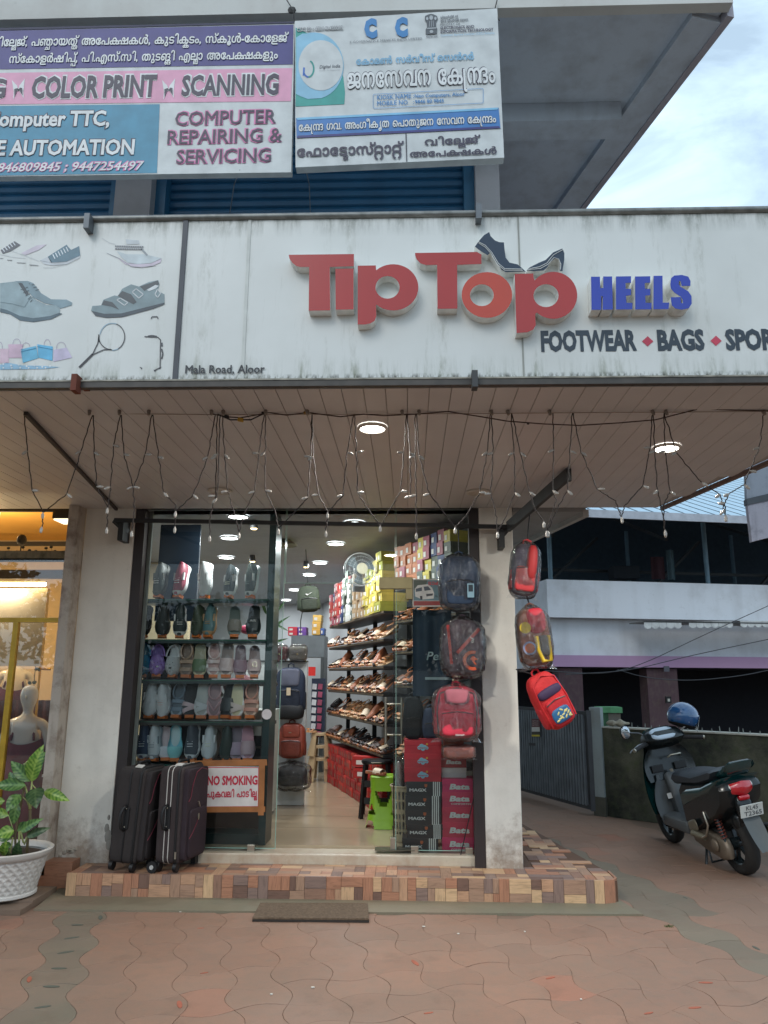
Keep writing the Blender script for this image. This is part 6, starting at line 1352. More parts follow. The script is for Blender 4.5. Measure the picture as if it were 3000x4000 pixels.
t = thing('tube_light', 'glowing warm tube light behind the glass of the clothes shop', 'tube light', ((a.x+b_.x)/2, 6.95, a.z)); MB().cyl((-(b_.x-a.x)/2, 0, 0), ((b_.x-a.x)/2, 0, 0), .017, n=10).build('tube', emit('warm_tube', (1, .80, .48), 20), t, w=0)
ld = bpy.data.lights.new('lamp', 'AREA'); ld.shape = 'RECTANGLE'; ld.size = 1.0; ld.size_y = .04; ld.energy = 9; ld.color = (1, .93, .82); lo = bpy.data.objects.new('lamp', ld); C.objects.link(lo); lo.parent = t; lo.location = (0, -.0, -.03)
MB().bb(-(b_.x-a.x)/2, (b_.x-a.x)/2, .0, .02, .017, .035).build('batten', col('batten_white', 200, 190, 160), t, w=0)
MB().bb(a.x, b_.x, 7.0, 7.05, a.z-.75, a.z-.03).build('display_board', wallmat('cream_board', (214, 196, 160), .08), ns)
for (x, y, z, e_, c) in ((-4.45, 7.6, 3.25, 60, (1, .70, .34)), (-5.6, 8.2, 3.2, 50, (1, .72, .36))):  # added lamps out of view, giving the clothes shop its warm light
    ld = bpy.data.lights.new('lamp', 'AREA'); ld.shape = 'DISK'; ld.size = .3; ld.energy = e_*.6; ld.color = c; lo = bpy.data.objects.new('lamp', ld); C.objects.link(lo); lo.location = (x, y, z-.06)
    tt = thing('round_ceiling_lamp', ['warm round lamp on the clothes shop ceiling, nearer the pillar', 'warm round lamp deeper left on the clothes shop ceiling'][x < -5], 'ceiling light', (x, y, z), group='warm lamps of the clothes shop'); MB().lathe([(.15, .05), (.15, -.02), (.0005, -.03)], (0, 0, 0), 20).build('diffuser', emit('warm_round', (1, .74, .40), 6), tt, w=0); lo.parent = tt; lo.location = (0, 0, -.06)
    ld2 = bpy.data.lights.new('lamp', 'AREA'); ld2.shape = 'DISK'; ld2.size = .3; ld2.energy = e_*.25; ld2.color = c; l2o = bpy.data.objects.new('lamp', ld2); C.objects.link(l2o); l2o.parent = tt; l2o.location = (0, 0, -.5); l2o.rotation_euler = (math.pi, 0, 0)  # added upward light without a fixture, brightens the ceiling
t = thing('globe_lamp', 'dark round globe on a thin stem above the clothes shop ledge', 'lamp', PY(85, 2110, 6.9)); MB().sell((0, 0, 0), (.045, .045, .055), 1, 1, 14, 9).build('globe', col('globe_dark', 52, 46, 38, .6), t, w=0, smooth=180); MB().cyl((0, 0, -.05), (0, 0, -.2), .006, n=6).build('stem', col('stem_dark', 40, 36, 30), t, w=0)
t = thing('ledge_plant', 'small round leaved creeper growing along the ledge of the clothes shop', 'plant', PY(180, 2158, 6.45)); random.seed(8); CL = col('creeper_leaf', 50, 52, 34, .5); sm = MB()
for u, v in ((33, 2141), (65, 2155), (90, 2138), (115, 2150), (140, 2153), (180, 2141), (200, 2137), (232, 2156), (252, 2157), (278, 2157), (300, 2154), (20, 2158), (215, 2153), (265, 2154)):
    p = PY(u, v, 6.42); MB().sell(p, (.017, .006, .012), 1, 1, 9, 5).build('leaf', CL, t, smooth=180); sm.tube([p, (p.x+.01, 6.43, 2.66)], .0016, 4)
sm.build('stem', CL, t)
cu = thing('curtain', 'dark maroon curtain and dresses hanging behind the mannequin', 'curtain', (PY(245, 2900, 7.1).x, 7.0, .3))
a = PY(222, 2600, 6.75); MB().grid(lambda i, j: (a.x-.02+i*.40-(1-i)*.0, 6.75+i*.10+.02*math.sin(i*50), 1.62-1.38*j), 60, 4).build('cloth', M('maroon_cloth', S(84, 26, 40), .8, var=.3, scale=5), cu, smooth=180)
a = PY(-60, 2750, 8.2); MB().grid(lambda i, j: (a.x+i*.95, 8.2+.03*math.sin(i*60), 1.35-1.1*j), 60, 4).build('cloth', col('maroon_back', 66, 28, 36, .8), cu, smooth=180)
# ---- mannequins: one continuous glossy body grown from a joint skeleton
def skin_body(name, joints, edges, mat, parent, root=0, sub=2):
    me = bpy.data.meshes.new(name); me.from_pydata([j[:3] for j in joints], edges, []); o = bpy.data.objects.new(name, me); C.objects.link(o)
    md = o.modifiers.new('skin', 'SKIN'); md.use_smooth_shade = True
    for i, j in enumerate(joints):
        sv = me.skin_vertices[0].data[i]; r = j[3] if isinstance(j[3], tuple) else (j[3], j[3]); sv.radius = r; sv.use_root = (i == root)
    sb = o.modifiers.new('sub', 'SUBSURF'); sb.levels = sub; sb.render_levels = sub
    bpy.context.view_layer.update()
    m2 = bpy.data.meshes.new_from_object(o.evaluated_get(bpy.context.evaluated_depsgraph_get())); bpy.data.objects.remove(o)
    m2.materials.clear(); m2.materials.append(mat)
    for p in m2.polygons: p.use_smooth = True
    o = bpy.data.objects.new(name, m2); C.objects.link(o); o.parent = parent; return o
M_MQ = M('mannequin_gloss', S(206, 208, 204), .18, var=.02, coat=.4)
def mannequin(label, loc, rz, dress=True):
    t = thing('mannequin', label, 'mannequin', loc, (0, 0, rz), group='mannequins in the clothes shop')
    J = [(0, 0, .95, (.15, .11)), (0, 0, 1.10, (.115, .085)), (0, 0, 1.28, (.15, .10)), (0, 0, 1.40, (.10, .08)), (0, 0, 1.47, (.045, .045)), (0, .0, 1.53, (.045, .045)), (0, -.01, 1.60, (.082, .092)), (0, -.01, 1.68, (.082, .095)), (0, 0, 1.735, (.045, .055)),
         (.155, 0, 1.385, .048), (.20, .01, 1.22, .038), (.225, 0, 1.10, .032), (.25, -.05, .95, .026), (.265, -.08, .86, .022),
         (-.155, 0, 1.385, .048), (-.20, .01, 1.22, .038), (-.225, 0, 1.10, .032), (-.235, -.04, .95, .026), (-.24, -.07, .86, .022),
         (.08, 0, .80, (.085, .09)), (.085, 0, .48, .055), (.09, .02, .12, .038), (-.08, 0, .80, (.085, .09)), (-.085, 0, .48, .055), (-.09, .02, .12, .038)]
    E_ = [(0, 1), (1, 2), (2, 3), (3, 4), (4, 5), (5, 6), (6, 7), (7, 8), (3, 9), (9, 10), (10, 11), (11, 12), (12, 13), (3, 14), (14, 15), (15, 16), (16, 17), (17, 18), (0, 19), (19, 20), (20, 21), (0, 22), (22, 23), (23, 24)]
    # hands: palm with five fingers, relaxed and slightly curled
    for s_ in (1, -1):
        k0 = 13 if s_ == 1 else 18; bx, by, bz, _ = J[k0]; n0 = len(J)
        J.append((bx+s_*.008, by-.012, bz-.055, (.030, .014))); E_.append((k0, n0))
        for q, (dx, ln_, dy) in enumerate(((.0, .070, .022), (.0, .078, .008), (.0, .074, -.006), (.0, .060, -.020))):
            n = len(J); J.append((bx+s_*.014, by-.014+dy, bz-.095-.02*(q in (1, 2)), .0085)); J.append((bx+s_*.004, by-.022+dy*1.1, bz-.095-ln_*.55-.01, .0075)); J.append((bx-s_*.010, by-.030+dy*1.1, bz-.10-ln_*.9, .006)); E_ += [(n0, n), (n, n+1), (n+1, n+2)]
        n = len(J); J.append((bx-s_*.01, by-.045, bz-.045, .010)); J.append((bx-s_*.018, by-.062, bz-.085, .0085)); E_ += [(k0, n), (n, n+1)]
    skin_body('body', J, E_, M_MQ, t)
    MB().sell((0, -.10, 1.625), (.008, .02, .02), 1, 1, 8, 6).build('nose', M_MQ, t, w=0, smooth=180)
    MB().cyl((0, 0, 0), (0, 0, .02), .16, n=24).cyl((0, 0, .02), (0, .02, .2), .012, n=8).build('base', col('mq_base', 150, 150, 150, .3), t, w=0, smooth=40)
    if dress:
        D = M('maroon_dress', S(92, 22, 44), .75, var=.2, scale=8)
        pr = [(.16, 1.24, .12), (.155, 1.18, .115), (.135, 1.08, .10), (.165, .96, .13), (.20, .80, .16), (.26, .5, .22), (.33, .15, .29)]
        def fn(i, j):
            k = j*(len(pr)-1); a_ = int(min(k, len(pr)-2)); f_ = k-a_; r = [pr[a_][m_]*(1-f_)+pr[a_+1][m_]*f_ for m_ in range(3)]; w = 1+.04*math.sin(i*2*math.pi*11)*j
            return (r[0]*w*math.cos(2*math.pi*i), r[2]*w*math.sin(2*math.pi*i), r[1]+.04*math.cos(2*math.pi*i*2)*(1-j)*.6)
        MB().grid(fn, 60, 20, True).build('dress', D, t, w=0, smooth=180)
        MB().tube([(.10, -.085, 1.25), (.075, -.05, 1.38), (.03, .045, 1.435), (-.03, .045, 1.435), (-.075, -.05, 1.38), (-.10, -.085, 1.25)], .012, 6).build('halter_strap', D, t, w=0, smooth=180)
    return t
p = PY(108, 2800, 7.0); mannequin('white glossy mannequin in a backless maroon halter dress, seen from behind', (p.x, 7.0, p.z-1.45), .15)
p = PY(62, 2625, 8.6); mannequin('farther mannequin lit yellow behind the gold frame, wearing maroon', (p.x, 8.6, p.z-1.42), .4, True)
# QR card is left out; a plain gold rack frame seen through the glass
rk = thing('gold_rack', 'thin gold garment rack behind the clothes shop glass', 'rack', PY(150, 2700, 7.4)); q = MB()
for pts in ([(165, 2520), (140, 2800)], [(150, 2612), (198, 2614)]): q.tube([PY(u, v, 7.4) for u, v in pts], .012, 6)
q.build('bar', GD, rk)
t = thing('gold_table', 'small white topped gold leg table beside the maroon curtain', 'table', PY(212, 3100, 6.6)); a = PY(186, 3020, 6.6); b_ = PY(228, 3020, 6.6)
MB().bb(a.x, b_.x, 6.5, 6.75, a.z-.02, a.z).build('top', col('table_white', 206, 204, 198), t)
for x in (a.x+.03, b_.x-.03): MB().cyl((x, 6.6, .236), (x, 6.6, a.z-.02), .01, n=8).build('leg', GD, t)
t = thing('climbing_plant', 'dark trailing green plant behind the clothes shop glass', 'plant', PY(140, 2560, 7.2)); random.seed(12); TL = col('trail_leaf', 36, 58, 40, .5)
sm = MB(); sm.tube([PY(u, v, 7.2) for u, v in ((150, 2500), (145, 2560), (135, 2640), (130, 2720), (120, 2790))], .004, 5); sm.build('stem', TL, t)
for k in range(22):
    v = random.uniform(2500, 2740); u = 150-(v-2500)*.12+random.uniform(-16, 16); MB().sell(PY(u, v, 7.2+random.uniform(-.05, .05)), (.022, .008, .017), 1, 1, 7, 4, R=Matrix.Rotation(random.uniform(-1, 1), 3, 'Y')).build('leaf', TL, t, smooth=180)

# ================================================================ SUITCASES
def suitcase(label, x, y, rz, ry, w, d, h, c, cf, stripes, wheel):
    t = thing('suitcase', label, 'suitcase', (x, y, .166), (0, ry, rz), group='suitcases beside the shop entrance')
    A = col('case_%d' % c[0], *c, .8, var=.12, scale=30, bump=.35, bscale=220); F_ = col('casef_%d' % cf[0], *cf, .75, var=.15, scale=12, bump=.3, bscale=160); K_ = col('case_black', 22, 22, 24, .5)
    z0_ = .055
    MB().sell((0, 0, z0_+h/2), (w/2, d/2, h/2), .16, .16, 40, 22).build('body', A, t, w=0, smooth=70)
    MB().sell((w/2+.012, 0, z0_+h/2), (.03, d/2-.02, h/2-.02), .14, .14, 36, 18).build('front_panel', F_, t, w=0, smooth=70)
    MB().sell((w/2+.038, 0, z0_+h*.30), (.022, d/2-.05, h*.25), .2, .2, 30, 14).build('front_pocket', F_, t, w=0, smooth=70)
    def loop(yy, xx, r, mt, nm, ins=.0):
        pts = []; rr = .05
        for (cy, cz, a0) in ((yy-rr, z0_+h-rr-ins, 0), (-yy+rr, z0_+h-rr-ins, 90), (-yy+rr, z0_+rr+ins, 180), (yy-rr, z0_+rr+ins, 270)):
            for k in range(5): a_ = math.radians(a0+k*22.5); pts.append((xx, cy+rr*math.cos(a_), cz+rr*math.sin(a_)))
        MB().tube(pts, r, 5, closed=True).build(nm, mt, t, w=0, smooth=180)
    for xx in stripes: loop(d/2+.002, xx, .0038 if len(stripes) > 1 else .006, col('stripe_white', 196, 192, 186, .5) if len(stripes) > 1 else K_, 'piping')
    loop(d/2+.003, w/2-.03, .009, K_, 'zipper'); 
    pts = [(w/2+.062, -d*.40, z0_+h*.26), (w/2+.062, -d*.26, z0_+h*.31), (w/2+.062, -d*.10, z0_+h*.40), (w/2+.058, .0, z0_+h*.47), (w/2+.045, d*.3, z0_+h*.5)]
    MB().tube(pts, .003, 4).build('piping', col('piping_wine', 120, 52, 66, .5), t, w=0)
    pts = [(w/2+.045, -d*.42, z0_+h*.64), (w/2+.046, -d*.34, z0_+h*.68), (w/2+.046, -d*.28, z0_+h*.80), (w/2+.044, -d*.12, z0_+h*.93), (w/2+.042, d*.1, z0_+h*.965), (w/2+.042, d*.4, z0_+h*.93)]
    MB().tube(pts, .003, 4).build('piping', col('piping_wine', 120, 52, 66, .5), t, w=0)
    # side handle
    xx = (sum(stripes)/len(stripes)); yy = -d/2
    hp = [(xx-.004, yy-.004, z0_+h*.60), (xx-.018, yy-.03, z0_+h*.585), (xx-.026, yy-.042, z0_+h*.52), (xx-.026, yy-.042, z0_+h*.44), (xx-.018, yy-.03, z0_+h*.37), (xx-.004, yy-.004, z0_+h*.355)]
    MB().tube(hp, [.014, .013, .011, .011, .013, .014], 8).build('handle', K_, t, w=0, smooth=180)
    MB().box((xx+.004, yy-.004, z0_+h*.475), (.04, .012, h*.23)).build('handle_plate', K_, t, w=0, bevel=.004)
    for zz in (.575, .385): MB().sell((xx-.002, yy-.013, z0_+h*zz), (.006, .004, .006), 1, 1, 8, 5).build('rivet', G_ST, t, w=0, smooth=180)
    # top handle, tags, wheels
    MB().tube([(.0, -.09, z0_+h-.004), (.0, -.08, z0_+h+.03), (.0, .08, z0_+h+.03), (.0, .09, z0_+h-.004)], .011, 8).build('top_handle', K_, t, w=0, smooth=60)
    MB().box((.03, -.12, z0_+h+.012), (.06, .05, .004), Matrix.Rotation(.3, 3, 'X')).build('tag', col('tag_white', 200, 196, 190), t, w=0)
    for sx in (-1, 1):
        MB().cyl((sx*(w/2-.03)-.014*sx, -d/2+.03, .035), (sx*(w/2-.03)+.014*sx, -d/2+.03, .035), .035, n=16).build('wheel', K_, t, w=0, smooth=40)
        MB().cyl((sx*(w/2-.03)-.02, -d/2-.006, .035), (sx*(w/2-.03)+.02, -d/2-.006, .035), .012, n=10).build('hub', G_ST, t, w=0) if 0 else None
        MB().box((sx*(w/2-.03), d/2-.05, .03), (.04, .05, .06)).build('foot', K_, t, w=0)
    if wheel:
        MB().cyl((-w/2-.0, -d/2+.0, .036), (-w/2-.0, -d/2-.028, .036), .042, n=18).build('wheel', K_, t, w=0, smooth=40); MB().cyl((-w/2, -d/2-.028, .036), (-w/2, -d/2-.034, .036), .016, n=14).build('wheel_hub', col('hub_white', 190, 190, 188, .3), t, w=0)
        MB().sell((w/2+.066, -.02, z0_+h*.46), (.003, .014, .026), 1, 1, 12, 8).build('zip_tag', G_ST, t, w=0, smooth=180); MB().beam((w/2+.062, -.03, z0_+h*.62), (w/2+.062, .0, z0_+h*.56), .008, .008).build('zip_pull', G_ST, t, w=0)
        MB().box((w/2-.02, -d/2-.008, z0_+h*.10), (.014, .008, .05)).build('zip_pull', G_ST, t, w=0)
    return t
fx = PY(645, 3350, 6.06).x; suitcase('dark brown suitcase with twin white piping and a wine coloured front, nearer the notice', fx+.045, 6.245, -.20, 0, .20, .38, .70, (56, 46, 46), (42, 28, 36), (-.025, .012), True)
fx = PY(500, 3350, 6.08).x; suitcase('plain dark brown suitcase leaning on the other, beside the pillar', fx-.02, 6.235, -.16, .06, .23, .36, .69, (48, 42, 41), (38, 32, 33), (-.0,), False)

# ================================================================ BAGS HUNG OUTSIDE
HY = 6.16; CORD = col('cord_black', 24, 24, 26, .6)
OG = 'wrapped bags hung before the right pane'
t, w, h = bagpx(1722, 2165, 1868, 2385, HY, 'backpack', 'navy blue backpack in clear plastic, topmost on the cord before the right pane', (42, 60, 84), grp=OG, wrap=True)
MB().bb(w*.18, w*.36, -w*.46, -w*.455, -h*.30, -h*.06).build('tag', col('tag_blue', 140, 178, 196, .4), t, w=0); MB().bb(w*.21, w*.33, -w*.465, -w*.461, -h*.2, -h*.08).build('tag_print', col('tag_dark', 36, 50, 62, .4), t, w=0)
MB().cyl((0, 0, h*.45), (0, 0, 2.87-t.location.z), .005, n=6).build('cord', CORD, t, w=0)
t, w, h = bagpx(1728, 2412, 1888, 2648, HY, 'backpack', 'black and maroon backpack with red straps and an orange surfer print, in plastic', (52, 38, 48), grp=OG, wrap=True, pocket=False)
RS = col('strap_red', 168, 44, 40, .6); yy = -w*.30
MB().beam((-w*.38, yy, h*.36), (-w*.30, yy, -h*.28), .022, .006, (0, 1, 0)).build('strap', RS, t, w=0); MB().beam((w*.40, yy+.01, h*.30), (-w*.16, yy-.006, -h*.10), .026, .006, (0, 1, 0)).build('strap', RS, t, w=0)
og = MB(); cx, cz, R0, R1 = w*.22, -h*.22, .052, .076
for k in range(20):
    a0, a1 = math.radians(70+k*11), math.radians(70+(k+1)*11)
    og.add([(cx+R0*math.cos(a0), yy-.012, cz+R0*math.sin(a0)), (cx+R0*math.cos(a1), yy-.012, cz+R0*math.sin(a1)), (cx+(R1+.006)*math.cos(a1), yy-.012, cz+R1*math.sin(a1)), (cx+(R1-.006*(k % 2))*math.cos(a0), yy-.012, cz+R1*math.sin(a0))], [(0, 1, 2, 3)])
og.prism([(-.015, .03), (.0, .034), (.01, .02), (.03, .006), (.008, .008), (.002, -.01), (.02, -.03), (.008, -.032), (-.01, -.012), (-.02, .01), (-.035, .0)], lambda x, z: (cx+.01+x, yy-.012, cz+z), (0, -.001, 0))
og.build('printed_emblem', col('emblem_orange', 206, 84, 46, .6), t, w=0); 
tx = lettering('lettering', 'of', (0, 0, 0), (.04, 0, 0), .03, col('print_white', 225, 225, 220), t, w=0, lift=0); tx.matrix_parent_inverse = Matrix.Translation((w*.24, yy-.012, h*.06)) @ Matrix.Rotation(-1.3, 4, 'Y')
t, w, h = bagpx(1700, 2672, 1868, 2892, HY, 'backpack', 'crimson backpack in clear plastic, lowest on the cord before the right pane', (150, 36, 52), c2=(164, 44, 60), grp=OG, wrap=True, trim=(110, 100, 100))
lettering('lettering', 'WILDCRAFT', (-.0, 0, 0), (.07, 0, 0), .012, col('print_white', 225, 225, 220), t, w=0, lift=0, bold=.03).matrix_parent_inverse = Matrix.Translation((-.02, -w*.42, -h*.40))
lettering('lettering', 'W', (0, 0, 0), (.03, 0, 0), .02, col('print_white', 225, 225, 220), t, w=0, lift=0, bold=.03).matrix_parent_inverse = Matrix.Translation((-.03, -w*.32, h*.22))
MB().sell((0, -w*.22, h*.28), (w*.30, .05, h*.14), .5, .6, 16, 8).build('pale_flap', col('flap_pink', 190, 110, 122, .7), t, w=0, smooth=80)
t, w, h = bagpx(1735, 2905, 1850, 2965, HY+.05, 'backpack', 'faded orange bag in crumpled plastic just under the crimson backpack', (140, 76, 62), grp=OG, wrap=True, pocket=False)
EY = 5.78; OG2 = 'school bags hung at the side of the pillar'
t, w, h = bagpx(1995, 2118, 2105, 2335, EY, 'backpack', 'dark blue and red bag in shiny plastic hanging from the bar arm', (50, 44, 60), c2=(150, 44, 48), grp=OG2, wrap=True, roll_=.12, dk=.8)
MB().sell((w*.20, -w*.22, h*.10), (w*.22, .075, h*.34), .7, .8, 18, 11).build('red_panel', col('bag_red', 176, 46, 48, .6), t, w=0, smooth=80)
MB().cyl((0, 0, h*.45), (.0, 0, 2.95-t.location.z), .005, n=6).build('cord', CORD, t, w=0); MB().cyl((.03, 0, -h*.45), (.06, 0, -h*.62), .006, n=6).build('cord', CORD, t, w=0)
t, w, h = bagpx(2022, 2368, 2150, 2610, EY, 'backpack', 'red, yellow and brown school bag in clear plastic, middle of the three', (96, 56, 40), grp=OG2, wrap=True, roll_=-.10, pocket=False, dk=.7)
MB().sell((w*.10, -w*.19, h*.24), (w*.31, .05, h*.22), .6, .7, 18, 10).build('red_panel', col('bag_red2', 196, 42, 60, .6), t, w=0, smooth=80)
MB().tube([(w*.02, -w*.38, h*.0), (w*.03, -w*.40, -h*.22), (w*.14, -w*.40, -h*.40), (w*.40, -w*.34, -h*.40), (w*.42, -w*.3, h*.0)], .016, 6).build('yellow_band', col('bag_yellow', 214, 178, 40, .5), t, w=0, smooth=80)
MB().sell((w*.24, -w*.34, -h*.16), (w*.15, .02, h*.17), .4, .4, 14, 8).build('grey_pocket', col('bag_grey', 90, 84, 72, .6), t, w=0, smooth=80)
MB().cyl((-w*.30, -w*.36, h*.15), (-w*.30, -w*.39, h*.15), .042, n=22).build('yellow_disc', col('bag_yellow2', 206, 176, 48, .5), t, w=0, smooth=40)
MB().cyl((-w*.24, -w*.37, -h*.18), (-w*.24, -w*.395, -h*.18), .05, n=22).build('blue_ring', col('bag_ring', 130, 140, 170, .5), t, w=0); MB().cyl((-w*.24, -w*.38, -h*.18), (-w*.24, -w*.41, -h*.18), .036, n=22).build('orange_disc', col('bag_orange', 186, 92, 40, .5), t, w=0)
a = PY(2060, 2635, EY); b_ = PY(2235, 2835, EY); w = .235; h = .42
t = backpack('backpack', 'red and purple school bag hanging tilted below the plastic wrapped ones', ((a.x+b_.x)/2, EY, (a.z+b_.z)/2), w, h, .17, (196, 40, 42), yaw_=.25, roll_=-.50, c2=(190, 36, 44), grp=OG2, trim=(206, 44, 48))
MB().sell((0, -.062, h*.16), (w*.43, .035, h*.09), .6, .6, 18, 9).build('purple_panel', col('bag_purple', 62, 44, 76, .7), t, w=0, smooth=80); MB().sell((w*.40, .02, -.02), (w*.13, .075, h*.42), .4, .4, 14, 10).build('purple_side', col('bag_purple2', 70, 54, 88, .7), t, w=0, smooth=80)
random.seed(31)
pp = MB()
for (mn, c, n, s_) in (('blue_print', (40, 96, 140), 1, 0), ('cream_print', (206, 196, 130), 9, 1)):
    pp = MB()
    if not s_: pp.sell((-.01, -.108, -h*.25), (w*.33, .010, h*.13), .6, .6, 18, 7)
    else:
        for k in range(13): pp.sell((random.uniform(-w*.25, w*.2), -.116, -h*.25+random.uniform(-.035, .035)), (.019, .004, .008), 1, 1, 9, 4, R=Matrix.Rotation(random.uniform(-1, 1), 3, 'Y'))
    pp.build(mn, col('bagp_%d' % c[0], *c, .5), t, w=0, smooth=80)
MB().cyl((0, 0, h*.48), (-.12, 0, h*.75), .005, n=6).build('cord', CORD, t, w=0)
# small paper label behind the red bag, on the gate; and S-hook on the arm
p = PY(2190, 1880, 5.45); MBh = MB().tube([p+Vector((0, 0, .05)), p+Vector((.02, 0, .06)), p+Vector((.025, 0, .03)), p+Vector((.02, 0, -.03)), p+Vector((.0, 0, -.05)), p+Vector((-.015, 0, -.03))], .004, 6)
tag(MBh.build('hook', G_ST, smooth=180), 'bright metal S-hook hanging on the dark arm under the canopy', 'hook')
ct_ = MB().tube([PY(1872, 3020, 6.38), PY(1850, 3120, 6.40), PY(1800, 3338, 6.44)], .004, 6)
tag(ct_.build('cable', CORD), 'thin black cable slanting down across the pink boxes pane', 'cable')

# ================================================================ POTTED PLANT, MAT, LITTER
pc = Vector((-2.93, 5.84, .052)); pt_ = thing('plant_pot', 'large white basket-weave plant pot on the kerb', 'pot', pc)
PW = M('pot_white_glaze', S(206, 202, 196), .5, var=.08, scale=6)
def potf(i, j):
    a = 2*math.pi*i; r = .205+.065*j; z = .03+.235*j; w1 = math.sin(a*26+z*95); w2 = math.sin(a*26-z*95); k = .008*(max(w1, 0)**.5 if w1 > w2 else .6*max(w2, 0)**.5) - .003
    return ((r+k)*math.cos(a), (r+k)*math.sin(a), z)
MB().grid(potf, 300, 60, True).build('woven_body', PW, pt_, w=0, smooth=50)
MB().lathe([(.0005, .004), (.205, .004), (.218, .012), (.218, .028), (.206, .036)], (0, 0, 0), 48).build('foot_rim', PW, pt_, w=0, smooth=40)
MB().lathe([(.262, .262), (.282, .268), (.302, .295), (.308, .315), (.296, .322), (.274, .315), (.262, .28)], (0, 0, 0), 56).build('rim', PW, pt_, w=0, smooth=60)
MB().cyl((0, 0, .2), (0, 0, .275), .236, n=40).build('soil', M('soil', S(62, 50, 40), .95, bump=.8, scale=30), pt_, w=0)
pl2 = thing('potted_plant', 'green variegated dumb cane plant growing in the white woven pot', 'plant', pc+Vector((0, 0, .285)))
def leafmat(name, c1, c2):
    m, n, l, b = new_mat(name); w = n.new('ShaderNodeTexWave'); tcx = n.new('ShaderNodeTexCoord'); sx = n.new('ShaderNodeSeparateXYZ'); l.new(tcx.outputs['Object'], sx.inputs[0])
    ab = n.new('ShaderNodeMath'); ab.operation = 'ABSOLUTE'; l.new(sx.outputs['X'], ab.inputs[0])
    ma = n.new('ShaderNodeMath'); ma.operation = 'MULTIPLY_ADD'; ma.inputs[1].default_value = -.9; l.new(ab.outputs[0], ma.inputs[0]); l.new(sx.outputs['Y'], ma.inputs[2])
    si = n.new('ShaderNodeMath'); si.operation = 'SINE'; mu = n.new('ShaderNodeMath'); mu.operation = 'MULTIPLY'; mu.inputs[1].default_value = 210; l.new(ma.outputs[0], mu.inputs[0]); l.new(mu.outputs[0], si.inputs[0])
    z = noise(n, l, 30, 3); ad = n.new('ShaderNodeMath'); ad.operation = 'MULTIPLY_ADD'; ad.inputs[1].default_value = .12; l.new(si.outputs[0], ad.inputs[0]); l.new(z.outputs['Fac'], ad.inputs[2])
    mid = n.new('ShaderNodeMapRange'); mid.inputs[1].default_value = .0; mid.inputs[2].default_value = .012; mid.inputs[3].default_value = .35; mid.inputs[4].default_value = 0; l.new(ab.outputs[0], mid.inputs[0])
    a2 = n.new('ShaderNodeMath'); a2.operation = 'ADD'; l.new(ad.outputs[0], a2.inputs[0]); l.new(mid.outputs[0], a2.inputs[1])
    r = ramp(n, l, a2.outputs[0], [(.35, S(*c1)), (.8, S(*c2))]); l.new(r.outputs['Color'], b.inputs['Base Color']); b.inputs['Roughness'].default_value = .35; return m
LF = [leafmat('leaf_bright', (70, 116, 36), (150, 178, 84)), leafmat('leaf_mid', (46, 88, 40), (112, 146, 82)), leafmat('leaf_dark', (38, 66, 38), (84, 104, 66))]
KP = crop(0, 2850, 300/948); LY = 5.82
leafs = [((385, 640), (540, 185), 88, 0, -.05), ((400, 640), (562, 270), 60, 1, .06), ((365, 640), (135, 390), 66, 1, -.05), ((320, 690), (-70, 690), 66, 1, -.08), ((440, 725), (448, 975), 92, 2, -.16), ((545, 762), (858, 880), 58, 0, -.04), ((245, 800), (78, 1018), 66, 1, -.14), ((215, 900), (168, 1170), 56, 1, .0), ((300, 700), (225, 580), 52, 2, .05), ((255, 1250), (536, 1098), 48, 1, -.06), ((330, 1322), (625, 1212), 44, 2, -.02), ((205, 1250), (392, 1165), 60, 1, .08), ((175, 1245), (-50, 1310), 66, 0, -.1), ((140, 1345), (-60, 1262), 56, 1, 0), ((72, 1560), (82, 1368), 62, 0, -.12), ((245, 1600), (240, 1370), 62, 2, -.14), ((190, 1615), (105, 1495), 56, 2, -.18), ((215, 690), (118, 525), 44, 1, .1), ((110, 1060), (-60, 990), 50, 0, .05), ((340, 470), (350, 380), 44, 1, .1), ((60, 880), (-60, 900), 40, 0, 0), ((130, 1440), (20, 1400), 40, 1, -.05)]
st_m = col('plant_stem', 150, 156, 96, .5)
for (b0_, b1__, wd, mi, dy) in leafs:
    p = PY(*KP(*b0_), LY+dy*.3); q = PY(*KP(*b1__), LY+dy); yv = (q-p).normalized(); L_ = (q-p).length; back = Vector((.25, -1, .35)) if b1__[1] > b0_[1] or abs(b1__[0]-b0_[0]) > 200 else Vector((0, -1, .1))
    xv = yv.cross(back).normalized(); zv = xv.cross(yv)
    mb = MB(); n = 12; v = []; f = []; hw = wd*.3165/500*1.1
    for i in range(n):
        t_ = i/(n-1); ww = hw*math.sin(math.pi*t_**.8)**.85 if 0 < i < n-1 else .001
        yb = L_*t_; zb = .09*L_*math.sin(math.pi*t_)-.0*t_
        for s_ in (-1, -.5, 0, .5, 1): v.append((s_*ww, yb, zb+abs(s_)*ww*.32+.004*math.sin(i*2.1)*abs(s_)))
    for i in range(n-1):
        for s_ in range(4): a_ = i*5+s_; f.append((a_, a_+1, a_+6, a_+5))
    mb.add(v, f); me = mb.mesh('leaf', LF[mi], 180, fix=False); o = bpy.data.objects.new('leaf', me); C.objects.link(o); o.parent = pl2
    o.matrix_parent_inverse = MW[pl2].inverted(); o.matrix_basis = Matrix.Translation(p) @ Matrix((xv, yv, zv)).transposed().to_4x4()
def sk(pts, r, y=LY, nm='stem', mt=st_m): MB().tube([PY(*KP(u, v), y) for u, v in pts], r, 7).build(nm, mt, pl2, smooth=180)
BRN = col('stem_brown', 96, 84, 56, .7)
